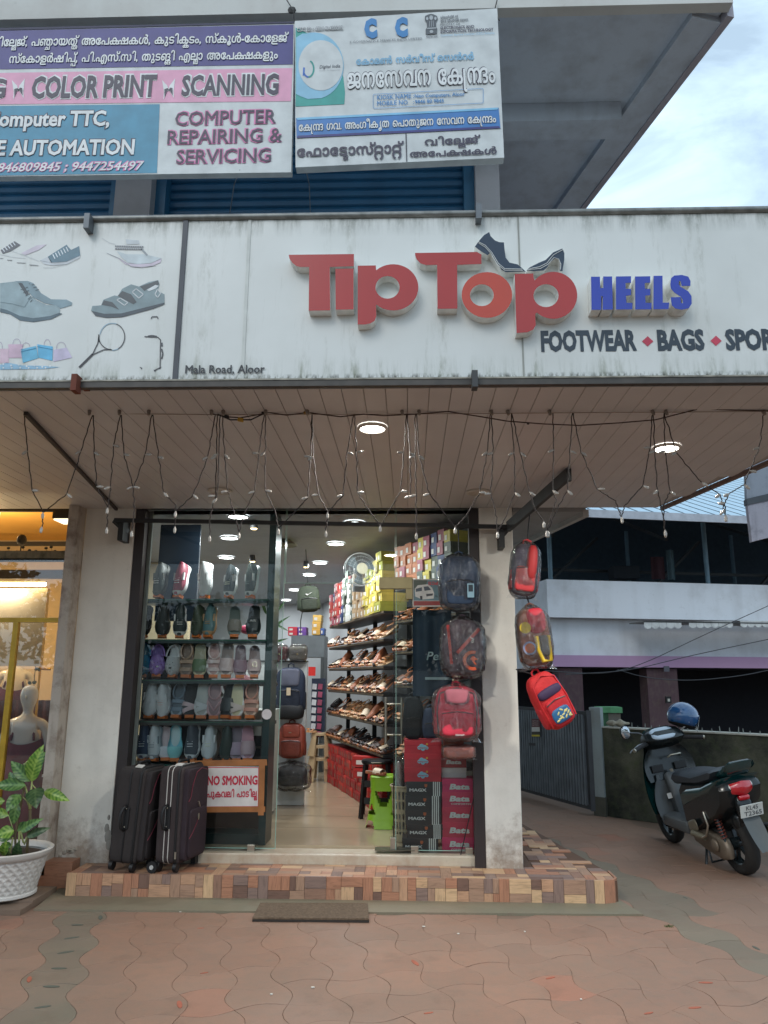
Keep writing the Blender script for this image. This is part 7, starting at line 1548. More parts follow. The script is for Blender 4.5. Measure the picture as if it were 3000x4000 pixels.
sk([(330, 1600), (345, 1300), (372, 1100), (372, 980)], .010, mt=BRN); sk([(372, 980), (365, 900), (385, 760), (395, 640)], [.011, .010, .008, .005]); sk([(370, 980), (340, 800), (310, 700)], .007); sk([(375, 970), (400, 900), (440, 800), (440, 725)], .004); sk([(400, 680), (450, 740), (545, 762)], .004)
sk([(190, 1600), (190, 1300), (260, 900), (300, 720)], .008, mt=BRN); sk([(230, 1600), (235, 1400), (240, 1255)], .008); sk([(290, 1400), (270, 1320), (255, 1250)], .006); sk([(300, 1420), (320, 1360), (330, 1322)], .006); sk([(80, 1620), (70, 1560)], .007); sk([(245, 1650), (245, 1600)], .006); sk([(100, 1600), (140, 1440), (160, 1330)], .006); sk([(360, 960), (330, 880), (250, 800)], .004); sk([(180, 1300), (110, 1060)], .004)
a, b_, c_, d_ = PZ(1016, 3530, .02), PZ(1436, 3530, .02), PZ(1442, 3592, .02), PZ(986, 3588, .02)
mt_ = thing('doormat', 'worn brown coir doormat lying below the tiled step', 'doormat', ((a.x+b_.x)/2, (a.y+c_.y)/2, .0))
MB().prism([(q.x, q.y) for q in (a, b_, c_, d_)], lambda x, y: (x, y, .028), (0, 0, -.014)).build('mat', M('coir', S(112, 94, 76), .95, bump=1., scale=60, bscale=260, var=.3), mt_, bevel=.003)
MB().prism([(q.x, q.y) for q in (a, b_, c_, d_)], lambda x, y: (x*1.0, y-.002, .0135), (0, 0, -.012)).build('backing', col('mat_backing', 48, 42, 38, .8), mt_)
random.seed(14)
for k, (u, v) in enumerate(((1655, 3620), (1222, 3858), (705, 3562), (1790, 3648), (1060, 3885), (2050, 3640), (2270, 3905))):
    p = PZ(u, v, .002); o = MB().sell((p.x, p.y, .004), (.012-.001*k, .008, .003), .6, .8, 7, 4).build('paper_scrap', col('scrap', 196, 190, 180, .7)); tag(o, ['white scrap of paper on the paving below the step, right of the mat', 'tiny white scrap on the paving in the lower middle', 'white scrap at the edge of the concrete apron, above the grey strip', 'small pale scrap below the right half of the step', 'tiny pale scrap on the paving toward the bottom left', 'pale scrap near the concrete apron on the right', 'pale scrap low on the right of the paving'][k], 'litter', 'scraps of litter on the paving')
gt = thing('grass_tuft', 'small green tuft of grass at the corner of the concrete apron', 'grass', PZ(2616, 3622, .0))
g_ = MB()
for k in range(60):
    a_ = random.uniform(0, 6.28); r = random.uniform(0, .035); x, y = r*math.cos(a_), r*.6*math.sin(a_); h = random.uniform(.008, .02); dx = random.uniform(-.012, .012)
    g_.add([(x-.0018, y, 0), (x+.0018, y, 0), (x+dx, y+random.uniform(-.01, .01), h)], [(0, 1, 2)])
o = g_.build('blades', col('grass_green', 70, 84, 40, .8), gt, w=0); o['kind'] = 'stuff'
# ================================================================ SIDE PASSAGE, GATE, WALL, HOUSE
W_LED = wallmat('side_ledge', (150, 150, 150), .25)
led = MB(); led.prism([(.90, 6.37), (1.52, 6.37), (.28, 12.0), (-.4, 12.0)], lambda x, y: (x, y, 3.0), (0, 0, .14))
P('side_ledge', led, W_LED); P('ledge_trim', MB().beam((1.52, 6.37, 2.99), (.28, 12.0, 2.99), .05, .06), col('ledge_trim', 170, 168, 164, .5))
P('outer_side_wall', MB().prism([(.80, 6.69), (-.42, 11.4), (-1.6, 15.5), (-1.5, 15.5), (-.35, 11.4), (.886, 6.69)], lambda x, y: (x, y, 0), (0, 0, 3.0)), W_PIL)
# gate
g0 = Vector((1.50, 11.55, 0)); g1 = Vector((2.215, 9.72, 0)); gd_ = (g1-g0).normalized(); gl = (g1-g0).length; gn = Vector((gd_.y, -gd_.x, 0)); gn = -gn if gn.y > 0 else gn
gate = thing('gate', 'grey ribbed sheet metal gate standing ajar beside the mossy wall', 'gate', g0)
M_GT = M('gate_grey', S(116, 124, 132), .5, var=.25, scale=5, metal=.2); M_GTD = col('gate_dark', 60, 62, 66, .6)
nr = 30
for k in range(nr):
    s0 = .04+(gl-.1)*k/nr; wdt = (gl-.1)/nr
    a = g0+gd_*s0; p1 = a+gd_*wdt*.28+gn*.022; p2 = a+gd_*wdt*.62+gn*.022; p3 = a+gd_*wdt*.9; p4 = a+gd_*wdt
    pts = [a, a+gn*.03, a+gn*.03+gd_*wdt*.55, a+gd_*wdt*.55]; mb = MB(); mb.add([(q.x, q.y, .10) for q in pts]+[(q.x, q.y, 1.17) for q in pts], [(i, i+1, 5+i, 4+i) for i in range(3)]); mb.build('rib', M_GT, gate)
MB().beam(g0+Vector((0, 0, .64)), g1+Vector((0, 0, .64)), .004, 1.06).build('backing_sheet', M_GTD, gate)
for z in (.085, 1.185): MB().beam(g0+Vector((0, 0, z)), g1+Vector((0, 0, z)), .04, .05).build('rail', M_GTD, gate)
MB().beam(g0+Vector((0, 0, .0)), g0+Vector((0, 0, 1.24)), .06, .06, (1, 0, 0)).build('end_post', M_GTD, gate); MB().beam(g1+Vector((0, 0, .05)), g1+Vector((0, 0, 1.22)), .05, .05, (1, 0, 0)).build('end_post', M_GTD, gate)
m_ = g0+gd_*(gl*.33); MB().box((m_.x-.02, m_.y-.04, .72), (.12, .04, .035)).build('latch', M_GTD, gate)
p = PY(2072, 2828, 10.9); q = PY(2110, 2878, 10.9)
def onGate(u, v):
    d = ray(u, v); n_ = gn; o = g0+gn*.05; t_ = (o-CAM).dot(n_)/d.dot(n_); return CAM+d*t_
lb = thing('gate_label', 'maroon and yellow printed label stuck on the grey gate', 'label', onGate(2092, 2845))
for (v0, v1, c) in ((2808, 2840, (96, 32, 42)), (2840, 2858, (206, 206, 200)), (2858, 2870, (60, 54, 40)), (2870, 2877, (206, 190, 60))):
    MB().add([onGate(2077, v0), onGate(2108, v0), onGate(2109, v1), onGate(2077, v1)], [(0, 1, 2, 3)]).build('print', col('lab_%d' % v0, *c, .5), lb, fix=False)
for k in range(3): lettering('lettering', 'NOTICE', onGate(2080, 2818+k*8), onGate(2104, 2818+k*8), .012, col('print_white', 225, 225, 220), lb, nrm=tuple(gn), lift=.003)
gp_ = thing('gate_pillar', 'pale grey concrete gate post between the grey gate and the mossy wall', 'post', (2.30, 9.75, 0))
MB().prism([(2.225, 9.72), (2.335, 9.62), (2.40, 9.74), (2.29, 9.84)], lambda x, y: (x, y, .22), (0, 0, 1.04)).build('post', wallmat('gate_post_paint', (140, 150, 152), .35, sc=3), gp_)
MB().prism([(2.22, 9.71), (2.34, 9.61), (2.41, 9.74), (2.29, 9.85)], lambda x, y: (x, y, 0), (0, 0, .22)).build('foot', wallmat('post_foot', (70, 70, 62), .5), gp_)
def moss(name):
    m, n, l, b = new_mat(name); z = noise(n, l, 1.6, 7, rough=.65); z2 = noise(n, l, 9, 6, rough=.7); z3 = noise(n, l, 3, 4, stretch=(1, 1, .3))
    c = mixc(n, l, ramp(n, l, z.outputs['Fac'], [(.42, 0.), (.62, 1.)]).outputs['Color'], S(40, 42, 36), S(84, 84, 70))
    c = mixc(n, l, ramp(n, l, z2.outputs['Fac'], [(.5, 0.), (.7, .7)]).outputs['Color'], c, S(66, 74, 48)); c = mixc(n, l, ramp(n, l, z3.outputs['Fac'], [(.55, 0.), (.75, .6)]).outputs['Color'], c, S(24, 25, 22))
    l.new(c, b.inputs['Base Color']); b.inputs['Roughness'].default_value = .95
    bp = n.new('ShaderNodeBump'); bp.inputs['Strength'].default_value = .6; bp.inputs['Distance'].default_value = .02; l.new(z2.outputs['Fac'], bp.inputs['Height']); l.new(bp.outputs['Normal'], b.inputs['Normal']); return m
w0 = Vector((2.36, 9.68, 0)); w1 = Vector((3.82, 8.42, 0)); wd_ = (w1-w0).normalized(); w2 = w0+wd_*4.6; wn = Vector((wd_.y, -wd_.x, 0)); wn = wn if wn.y < 0 else -wn; ZW = 1.03
cw = thing('compound_wall', 'dark mossy compound wall topped with broken spikes behind the scooter', 'wall', w0)
MB().prism([(q.x, q.y) for q in (w0, w2, w2-wn*.15, w0-wn*.15)], lambda x, y: (x, y, 0), (0, 0, ZW-.012)).build('wall', moss('mossy_plaster'), cw)
MB().prism([(q.x, q.y) for q in (w0+wn*.02, w2+wn*.02, w2-wn*.17, w0-wn*.17)], lambda x, y: (x, y, ZW-.011), (0, 0, .016)).build('coping', wallmat('coping', (170, 168, 158), .4, sc=8), cw)
random.seed(6); SPK = col('shard', 120, 124, 120, .4)
s = .35
while s < 4.5:
    p = w0+wd_*s-wn*.08; MB().cyl((p.x, p.y, ZW), (p.x+random.uniform(-.01, .01), p.y, ZW+random.uniform(.03, .07)), .008, .003, 5).build('spike', SPK, cw, fix=False); s += random.uniform(.05, .11)
t = thing('rag', 'pale crumpled rag lying on the wall top beside the green block', 'cloth', PY(2415, 2832, 9.65)); MB().sell((0, 0, .02), (.13, .06, .035), 1, 1, 26, 12, fn=lambda q: Vector((q.x*(1+.2*math.sin(q.y*60)), q.y*(1+.3*math.sin(q.x*40)), q.z*(1+.5*math.sin(q.x*55))))).build('cloth', col('rag', 140, 132, 116, .9), t, w=0, smooth=60)
t = thing('green_block', 'weathered green painted masonry block behind the gate post', 'pillar', PY(2385, 2835, 10.3)); a = PY(2342, 2762, 10.3); b_ = PY(2432, 2785, 10.3); c_ = PY(2380, 2835, 10.3)
MB().bb(a.x, b_.x, 10.3, 10.6, b_.z, a.z).build('cap', wallmat('green_paint', (96, 158, 110), .5, sc=6, dcol=(60, 80, 60)), t); MB().bb(a.x+.02, c_.x, 10.32, 10.58, 0, b_.z).build('green_side', wallmat('green_paint2', (60, 110, 74), .8, sc=6, dcol=(40, 50, 40)), t); MB().bb(c_.x, b_.x-.02, 10.33, 10.58, .6, b_.z).build('stone', wallmat('block_stone', (110, 106, 98), .9, sc=14), t)
# house behind
H0 = Vector((2.55, 14, 0)); he = Vector((math.cos(math.radians(11)), math.sin(math.radians(11)), 0)); hn = Vector((-he.y, he.x, 0))
hs = thing('house', 'white two storey house with a lilac band and open dark ground floor behind the wall', 'house', H0)
def hb_(s0, s1, d0, d1, z0_, z1_, nm, mt, par=hs):
    pts = [H0+he*s0+hn*d0, H0+he*s1+hn*d0, H0+he*s1+hn*d1, H0+he*s0+hn*d1]; return MB().prism([(q.x, q.y) for q in pts], lambda x, y: (x, y, z0_), (0, 0, z1_-z0_)).build(nm, mt, par)
HW_ = wallmat('house_white', (222, 226, 232), .32, sc=1.2); LIL = wallmat('house_lilac', (186, 150, 184), .1, sc=1.2); DK = col('house_dark', 36, 34, 42, .8)  # dark porch colour stands in for shade in the open ground floor
hb_(0, 14, 0, .15, 2.705, 3.40, 'parapet', HW_); hb_(-.004, .15, .151, 8, 2.705, 3.40, 'parapet', HW_)
hb_(.12, 14, .25, .45, 2.03, 2.704, 'wall', HW_); hb_(.0, .25, .46, 8, 1.8, 2.7, 'wall', HW_)
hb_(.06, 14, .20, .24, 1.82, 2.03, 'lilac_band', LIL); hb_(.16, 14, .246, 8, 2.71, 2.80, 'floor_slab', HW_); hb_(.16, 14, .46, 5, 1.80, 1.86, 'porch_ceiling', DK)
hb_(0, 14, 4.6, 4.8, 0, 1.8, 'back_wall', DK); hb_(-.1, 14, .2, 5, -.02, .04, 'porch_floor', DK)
COLM = wallmat('maroon_column', (84, 62, 68), .4, sc=10)
for u0, u1 in ((2195, 2292), (2562, 2692)):
    a = PY(u0, 2700, 14.4); b_ = PY(u1, 2700, 14.4); s0 = (a.x-H0.x)/he.x; s1 = (b_.x-H0.x)/he.x; hb_(s0, s1, .3, .6, 0, 1.8, 'column', COLM)
p = PY(2622, 2612, 14.3); MB().bb(p.x-.05, p.x+.05, p.y+.25, p.y+.27, p.z-.05, p.z+.05).build('vent', col('vent_grey', 90, 90, 100), hs)
p = PY(2630, 2735, 14.3); MB().bb(p.x-.05, p.x+.05, p.y+.25, p.y+.30, p.z-.06, p.z+.06).build('switch_box', col('sw_black', 20, 20, 22), hs); MB().bb(p.x-.02, p.x+.02, p.y+.24, p.y+.249, p.z-.03, p.z+.02).build('switch', col('sw_white', 190, 190, 180), hs)
# scalloped awning
aw = thing('awning', 'white scalloped plastic awning under the parapet of the house', 'awning', H0+he*2.0+Vector((0, 0, 2.6)))
AWM = col('awning_white', 196, 198, 196, .6, var=.2); s = 1.58; k = 0; 
while s < 6:
    n = 6; A = H0+he*s-hn*.55; wdt = .145; top = 2.60+.004*k
    pts = [(0, 0), (wdt-.004, 0)]+[((wdt-.004)*(1-i/n), -.085-.035*math.sin(math.pi*i/n)) for i in range(n+1)]
    if k not in (5, 12):
        MB().prism(pts, lambda x, z: (A.x+he.x*x, A.y+he.y*x, top+z), -hn*.004).build('scallop', AWM, aw)
    s += wdt; k += 1
a = H0+he*1.58-hn*.55; b_ = H0+he*6-hn*.55; a2 = H0+he*1.58-hn*.0; b2_ = H0+he*6-hn*.0
MB().prism([(a.x, a.y), (b_.x, b_.y), (b2_.x, b2_.y), (a2.x, a2.y)], lambda x, y: (x, y, 2.602), (0, 0, .02)).build('roof_sheet', col('awning_sheet', 120, 124, 122, .6), aw)
MB().beam(a+Vector((0, 0, 2.61)), b_+Vector((0, 0, 2.63)), .02, .02).build('rod', M_BAR, aw)
# metal shed on the roof of the house
sh = thing('roof_shed', 'metal sheet roofed shed on thin blue posts on top of the white house', 'shed', H0+Vector((0, 0, 3.4)))
PB = col('post_blue', 110, 136, 150, .5); RS_ = M('roof_sheet_blue', S(166, 192, 208), .4, var=.06); UN = col('roof_under', 66, 82, 94, .7)  # dark underside colour stands in for the shade inside the shed
for u in (2150, 2812): a = PY(u, 2200, 14.5); MB().cyl((a.x, 14.5+(a.x-2.5)*.19, 2.8), (a.x, 14.5+(a.x-2.5)*.19, 4.7), .045, n=10).build('post', PB, sh, smooth=50)
for k in range(4): q = H0+he*(1.2+k*3)+hn*5; MB().cyl((q.x, q.y, 2.8), (q.x, q.y, 5.4), .05, n=8).build('post', PB, sh)
ez = 4.50; ev = H0-he*4-hn*1.0; el = 20
for k in range(66):
    a = ev+he*(el*k/66); b_ = ev+he*(el*(k+.86)/66); u_ = hn*6.2
    MB().add([(a.x, a.y, ez), (b_.x, b_.y, ez), (b_.x+u_.x, b_.y+u_.y, ez+2.6), (a.x+u_.x, a.y+u_.y, ez+2.6), (b_.x+he.x*.042, b_.y, ez-.02), (b_.x+u_.x+he.x*.042, b_.y+u_.y, ez+2.58)], [(0, 1, 2, 3), (1, 4, 5, 2)]).build('roof_sheet', RS_, sh, fix=False)
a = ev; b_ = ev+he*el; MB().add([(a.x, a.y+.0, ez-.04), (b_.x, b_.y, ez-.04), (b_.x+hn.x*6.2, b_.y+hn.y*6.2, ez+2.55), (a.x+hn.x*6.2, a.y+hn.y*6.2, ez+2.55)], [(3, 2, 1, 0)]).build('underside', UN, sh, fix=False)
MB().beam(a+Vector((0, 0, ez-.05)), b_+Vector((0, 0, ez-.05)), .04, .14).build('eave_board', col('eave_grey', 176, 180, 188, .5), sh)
hb_(-4, 14, 5.3, 5.4, 2.8, 7, 'back_sheet', UN, sh)  # dark sheet added for the shaded void under the roof
for k in range(5):
    q = H0+he*(.4+k*2.4)+hn*.6; r_ = q+hn*4.4; MB().beam((q.x, q.y, 4.35), (r_.x, r_.y, 6.1), .06, .06).build('rafter', M_BAR, sh)
    if k < 5: r2 = q+he*1.3; MB().beam((q.x, q.y+1.0, 3.5), (r2.x, r2.y+1.4, 4.6), .05, .05).build('brace', M_BAR, sh)
for z, d in ((3.85, 1.8), (4.7, .2), (3.6, 3.2)): MB().beam(H0-he*1+hn*d+Vector((0, 0, z)), H0+he*12+hn*d+Vector((0, 0, z)), .06, .06).build('purlin', M_BAR, sh)
for k, (u0, u1, v0, v1, c, lab) in enumerate(((2540, 2600, 2175, 2262, (70, 40, 46), 'dark red cloth drying in the rooftop shed'), (2600, 2640, 2148, 2264, (88, 108, 114), 'pale shirt like cloth drying in the rooftop shed'), (2395, 2500, 2210, 2258, (30, 34, 40), 'dark box stored in the rooftop shed'))):
    a = PY(u0, v0, 15.6); b_ = PY(u1, v1, 15.6); t = thing('drying_cloth' if k < 2 else 'stored_box', lab, 'cloth' if k < 2 else 'box', ((a.x+b_.x)/2, 15.6, b_.z))
    MB().grid(lambda i, j: (a.x+(b_.x-a.x)*i, 15.6+.04*math.sin(i*9), a.z+(b_.z-a.z)*j), 8, 4).build('cloth', col('cl_%d' % k, *c, .8), t, smooth=180) if k < 2 else MB().bb(a.x, b_.x, 15.6, 16, b_.z, a.z).build('body', col('cl_%d' % k, *c, .8), t)
# hanging metal board at the right edge
t = thing('metal_board', 'weathered grey metal board hanging at the right edge behind the canopy', 'board', PY(2960, 1980, 6.6)); TZ = wallmat('zinc_sheet', (140, 148, 160), .8, .5, 5, (90, 96, 104))
def q3(pts, y, nm, mt, d=.05): 
    q = [PY(u, v, y) for u, v in pts]; n = len(q); mb = MB().add(q+[p+Vector((0, d, 0)) for p in q], [tuple(range(n)), tuple(range(2*n-1, n-1, -1))]+[(k, n+k, n+(k+1) % n, (k+1) % n) for k in range(n)]); return mb.build(nm, mt, t)
q3([(2908, 1700), (3120, 1700), (3120, 1900), (2918, 1948)], 6.6, 'panel', TZ); q3([(2918, 1948), (3120, 1900), (3120, 1930), (2920, 1972)], 6.59, 'band', col('band_dark', 70, 76, 82, .6), .07); q3([(2920, 1972), (3120, 1930), (3120, 2070), (2938, 2116)], 6.6, 'panel', wallmat('peeling_sheet', (160, 160, 172), .9, .6, 6, (90, 92, 100)))
# overhead cables in front of the house
for k, (pts, lab) in enumerate((([(2100, 2618, 9), (2350, 2635, 10), (2500, 2600, 10.5), (2750, 2480, 11), (3060, 2340, 11.5)], 'upper black cable sagging across the lilac band'), ([(2180, 2636, 9.2), (2450, 2622, 10), (2700, 2560, 10.8), (3060, 2485, 11.6)], 'middle thin cable crossing the white house wall'), ([(2400, 2612, 10), (2520, 2648, 10), (2700, 2660, 10.5), (2900, 2640, 11), (3060, 2605, 11.5)], 'lower grey cable sagging over the dark ground floor'))):
    P3 = [PY(*q) for q in pts]; fine = []
    for i in range(len(P3)-1):
        for j in range(6): fine.append(P3[i].lerp(P3[i+1], j/6))
    fine.append(P3[-1]); fine = [fine[max(0, i-2)]*.2+fine[max(0, i-1)]*.2+fine[i]*.2+fine[min(len(fine)-1, i+1)]*.2+fine[min(len(fine)-1, i+2)]*.2 for i in range(len(fine))]
    tag(MB().tube(fine, .006, 5).build('cable', col('cable_dark', 50, 50, 54, .6)), lab, 'cable', 'cables strung in front of the house')
# street side behind the camera, seen only as reflections and as what shades the paving: low trees across the road
random.seed(77)
TLF = M('tree_leaf', (.05, .085, .03), .6, var=.4, scale=3); BK = M('bark', (.12, .09, .07), .9, bump=.5)
def tree(x, y, h, r, lab):
    t = thing('tree', lab, 'tree', (x, y, 0), group='trees across the road behind the camera'); MB().tube([(0, 0, 0), (.1, .05, h*.3), (0, .1, h*.6), (.1, 0, h*.9)], [.22, .17, .12, .04], 8).build('trunk', BK, t, w=0, smooth=180)
    cr = MB(); cl = [(random.uniform(-r, r)*.7, random.uniform(-r, r)*.7, h*random.uniform(.4, .95)) for _ in range(11)]
    for _ in range(1500):
        c = random.choice(cl); d = Vector((random.gauss(0, 1), random.gauss(0, 1), random.gauss(0, .8))).normalized()*r*.42*random.random()**.4; p = Vector(c)+d; a_ = Vector((random.gauss(0, 1), random.gauss(0, 1), random.gauss(0, 1))).normalized()*.22; b_ = a_.orthogonal().normalized()*.14
        cr.add([p-a_, p+b_, p+a_, p-b_], [(0, 1, 2, 3)])
    cr.build('crown', TLF, t, w=0, fix=False)
for k in range(11): tree(-26+k*5.2+random.uniform(-1, 1), -24+random.uniform(-3, 3), random.uniform(4.6, 7.2), random.uniform(2.2, 3.2), f'{ordn[k]} leafy tree from the left in the row across the road behind the camera')
cwall = thing('roadside_wall', 'long low cream boundary wall across the road behind the camera', 'wall', (0, -19, 0)); MB().bb(-34, 34, -19.1, -18.9, 0, 1.9).build('wall', W_PIL, cwall)
# ================================================================ SCOOTER
R0 = PZ(2912, 3414, 0); F0 = PZ(2648, 3296, 0)
hd = (F0-R0); hd.z = 0; ang_s = math.atan2(hd.y, hd.x)
sc = thing('scooter', 'dark teal and grey scooter parked by the mossy wall, rear toward the street', 'scooter', (R0.x, R0.y, 0), (math.radians(-10), 0, ang_s))
BKP = M('scooter_black', S(26, 32, 34), .22, var=.06); GRP = M('scooter_grey', S(84, 88, 90), .5, var=.08); TEA = M('scooter_teal', S(12, 54, 56), .18, var=.08, coat=.8); RUB = M('tyre_rubber', S(36, 34, 32), .85, bump=.3); ALU = M('cast_alloy', S(124, 112, 98), .5, metal=.5, var=.2)
WB = 1.26
def wheel(x, r, w_, nm):
    R90 = Matrix.Rotation(math.pi/2, 3, 'X')
    o = MB().lathe([(r*.66, -w_*.38), (r*.80, -w_*.5), (r*.94, -w_*.42), (r, -w_*.15), (r, w_*.15), (r*.94, w_*.42), (r*.80, w_*.5), (r*.66, w_*.38)], (x, 0, r), 40, R90).build(nm, RUB, sc, w=0, smooth=60)
    a = MB().lathe([(r*.67, -w_*.36), (r*.62, -w_*.3), (r*.62, w_*.3), (r*.67, w_*.36)], (x, 0, r), 32, R90); 
    for k in range(5): aa = 2*math.pi*k/5; a.beam((x+r*.12*math.cos(aa), 0, r+r*.12*math.sin(aa)), (x+r*.63*math.cos(aa), 0, r+r*.63*math.sin(aa)), .02, .03, (0, 1, 0))
    a.cyl((x, -w_*.6, r), (x, w_*.6, r), r*.2, n=16); rr = a.build('rim', BKP, None, smooth=40); rr.parent = o
wheel(0, .25, .12, 'rear_wheel'); wheel(WB, .235, .095, 'front_wheel')
cu_ = lambda poly, w_, b_, nm, mt, s=50, y=0, **k: MB().cushion(poly, w_, b_, lambda x, yy, z: (x, yy+y, z), **k).build(nm, mt, sc, w=0, smooth=s)
cu_([(-.36, .80), (-.40, .74), (-.32, .60), (-.14, .49), (.10, .40), (.32, .30), (.50, .30), (.52, .45), (.52, .66), (.44, .74), (.20, .76), (-.10, .80), (-.26, .83)], .37, .10, 'rear_cowl', BKP, inset=.04)
cu_([(-.38, .84), (-.34, .78), (-.10, .68), (.18, .60), (.46, .50), (.50, .62), (.34, .70), (.06, .75), (-.20, .82)], .385, .07, 'side_panel', TEA, inset=.03)
cu_([(-.20, .80), (.10, .735), (.40, .70), (.55, .68), (.62, .73), (.58, .80), (.40, .815), (.22, .815), (.06, .855), (-.16, .90), (-.26, .885)], .37, .09, 'seat', M('seat_vinyl', S(44, 48, 54), .45, bump=.2, scale=20), inset=.03)
cu_([(-.16, .80), (-.36, .83), (-.47, .90), (-.50, .96), (-.46, .965), (-.38, .93), (-.28, .90), (-.10, .87), (.05, .82)], .27, .05, 'tail_spoiler', TEA, inset=.05)
cu_([(.44, .27), (.94, .27), (.96, .37), (.44, .38)], .42, .02, 'floorboard', GRP)
cu_([(.46, .26), (.90, .24), (1.0, .30), (1.02, .36), (.94, .35), (.90, .285), (.46, .32)], .40, .03, 'under_cowl', BKP)
# inner leg shield, a shallow curved shell facing the rider
def shl(x0, dx, nm, mt, W_, z0_, z1_, th, curve=.06, tw=1.0):
    prof = []
    def fn(i, j):
        z = z0_+(z1_-z0_)*j; u = (i-.5)*2; wd = W_*(.72+.28*math.sin(math.pi*min(1, .25+j*.85)))*(1-.12*max(0, j-.75)*4*tw); return (x0+dx*j-curve*abs(u)**2.2, u*wd/2, z)
    a = MB().grid(fn, 15, 10); n = len(a.v); a.add([(p[0]+th, p[1]*.98, p[2]) for p in a.v], [tuple(reversed([i for i in f])) for f in a.f]); return a.build(nm, mt, sc, w=0, smooth=60)
shl(.93, .10, 'leg_shield', GRP, .50, .32, .72, .02); shl(1.0, .07, 'leg_shield_upper', BKP, .52, .66, 1.0, .02, tw=1.6); shl(1.03, .10, 'front_apron', TEA, .54, .36, 1.0, .03)
cu_([(.84, .36), (.95, .36), (1.03, .70), (.99, .72), (.90, .60)], .14, .03, 'centre_tunnel', GRP)
MB().box((.985, .12, .77), (.012, .12, .07), Matrix.Rotation(.12, 3, 'Y')).build('glove_pocket', col('pocket_black', 12, 12, 14, .5), sc, w=0, bevel=.01); MB().box((.985, -.12, .77), (.012, .12, .07), Matrix.Rotation(.12, 3, 'Y')).build('glove_pocket', col('pocket_black', 12, 12, 14, .5), sc, w=0, bevel=.01)
MB().tube([(.97, -.14, .86), (.93, -.12, .885), (.93, -.02, .885), (.97, .0, .86)], .008, 6).build('bag_hook', G_ST, sc, w=0, smooth=60); MB().cyl((.955, 0, .74), (.94, 0, .74), .016, n=12).build('key_lock', G_ST, sc, w=0)
MB().box((.915, .08, .52), (.006, .07, .05), Matrix.Rotation(.25, 3, 'Y')).build('sticker', col('sticker_white2', 196, 194, 190, .4), sc, w=0)
# handlebar head
cu_([(.93, .97), (1.05, .94), (1.12, 1.0), (1.10, 1.10), (1.0, 1.15), (.90, 1.12), (.86, 1.05)], .40, .11, 'handlebar_cowl', BKP, inset=.05)
cu_([(1.05, .98), (1.14, 1.0), (1.12, 1.10), (1.04, 1.15)], .34, .08, 'headlamp_cowl', TEA, inset=.04)
Rm = Matrix.Rotation(-.7, 3, 'Y'); MB().sell((.915, .02, 1.10), (.075, .13, .014), .4, .7, 24, 7, R=Rm).build('instrument_glass', M('meter_glass', S(168, 184, 200), .08, var=.05, coat=1), sc, w=0, smooth=60)
MB().tube([(.915+.06*math.cos(a)*math.cos(.7), .02+.112*math.sin(a), 1.106+.06*math.cos(a)*math.sin(.7)) for a in [2*math.pi*k/24 for k in range(24)]], .005, 5, closed=True).build('instrument_rim', BKP, sc, w=0)
for s_ in (1, -1):
    MB().cyl((.97, s_*.15, 1.03), (.92, s_*.24, 1.02), .024, .020, 12).cyl((.92, s_*.24, 1.02), (.86, s_*.36, 1.0), .019, .021, 12).build('grip', col('grip_black', 34, 34, 36, .8), sc, w=0, smooth=50); MB().cyl((.86, s_*.36, 1.0), (.853, s_*.372, .998), .020, .017, 12).build('bar_end', G_ST, sc, w=0)
    MB().tube([(1.0, s_*.19, 1.03), (.99, s_*.26, 1.02), (.95, s_*.36, .985), (.93, s_*.385, .97)], [.008, .007, .006, .008], 6).build('brake_lever', col('lever', 130, 132, 136, .3, metal=.7), sc, w=0, smooth=60)
    MB().tube([(.99, s_*.15, 1.08), (1.0, s_*.22, 1.13), (.99, s_*.33, 1.155)], .006, 6).build('mirror_stem', col('stem_steel', 110, 112, 116, .3, metal=.7), sc, w=0)
    mo = MB().sell((.98, s_*.37, 1.165), (.020, .052, .068), .9, .8, 18, 9).build('mirror', BKP, sc, w=0, smooth=180)
    MB().sell((.964, s_*.37, 1.165), (.008, .046, .061), .9, .8, 18, 7).build('mirror_glass', M('mirror_silver', S(196, 200, 206), .05, metal=.9, var=.02), None, smooth=180).parent = mo
MB().cyl((WB-.02, 0, .30), (1.08, 0, .92), .03, n=10).build('fork', BKP, sc, w=0); MB().sell((WB, 0, .40), (.22, .075, .10), .8, .7, 20, 9, fn=lambda q: Vector((q.x, q.y, q.z-.9*q.x*q.x))).build('front_fender', TEA, sc, w=0, smooth=60)
# tail lamp cluster
def tl(y0, y1, nm, mt):
    MB().grid(lambda i, j: (-.42+.10*abs((y0+(y1-y0)*i)/.15)**1.6-.025*math.sin(math.pi*j), y0+(y1-y0)*i, .685+.115*j*(1-.25*abs((y0+(y1-y0)*i)/.15))+.03*abs((y0+(y1-y0)*i)/.15)*(1-j)), 12, 7).build(nm, mt, sc, w=0, smooth=180)
REDL = M('tail_red', S(178, 14, 30), .12, var=.1, coat=1); CLR = M('indicator_clear', S(196, 186, 176), .12, var=.25, scale=40, coat=1, metal=.3)
tl(-.095, .095, 'tail_light', REDL); tl(.096, .165, 'indicator', CLR); tl(-.165, -.096, 'indicator', CLR)
MB().sell((-.39, 0, .665), (.03, .05, .022), .5, .5, 14, 7).build('lower_red_lens', REDL, sc, w=0, smooth=60)
npl = thing('x', 'x', 'x') if 0 else None
Rp = Matrix.Rotation(-.28, 3, 'Y')
pl0 = MB().box((-.455, 0, .575), (.006, .20, .105), Rp).build('number_plate', col('plate_white', 200, 204, 200, .4), sc, w=0, bevel=.002)
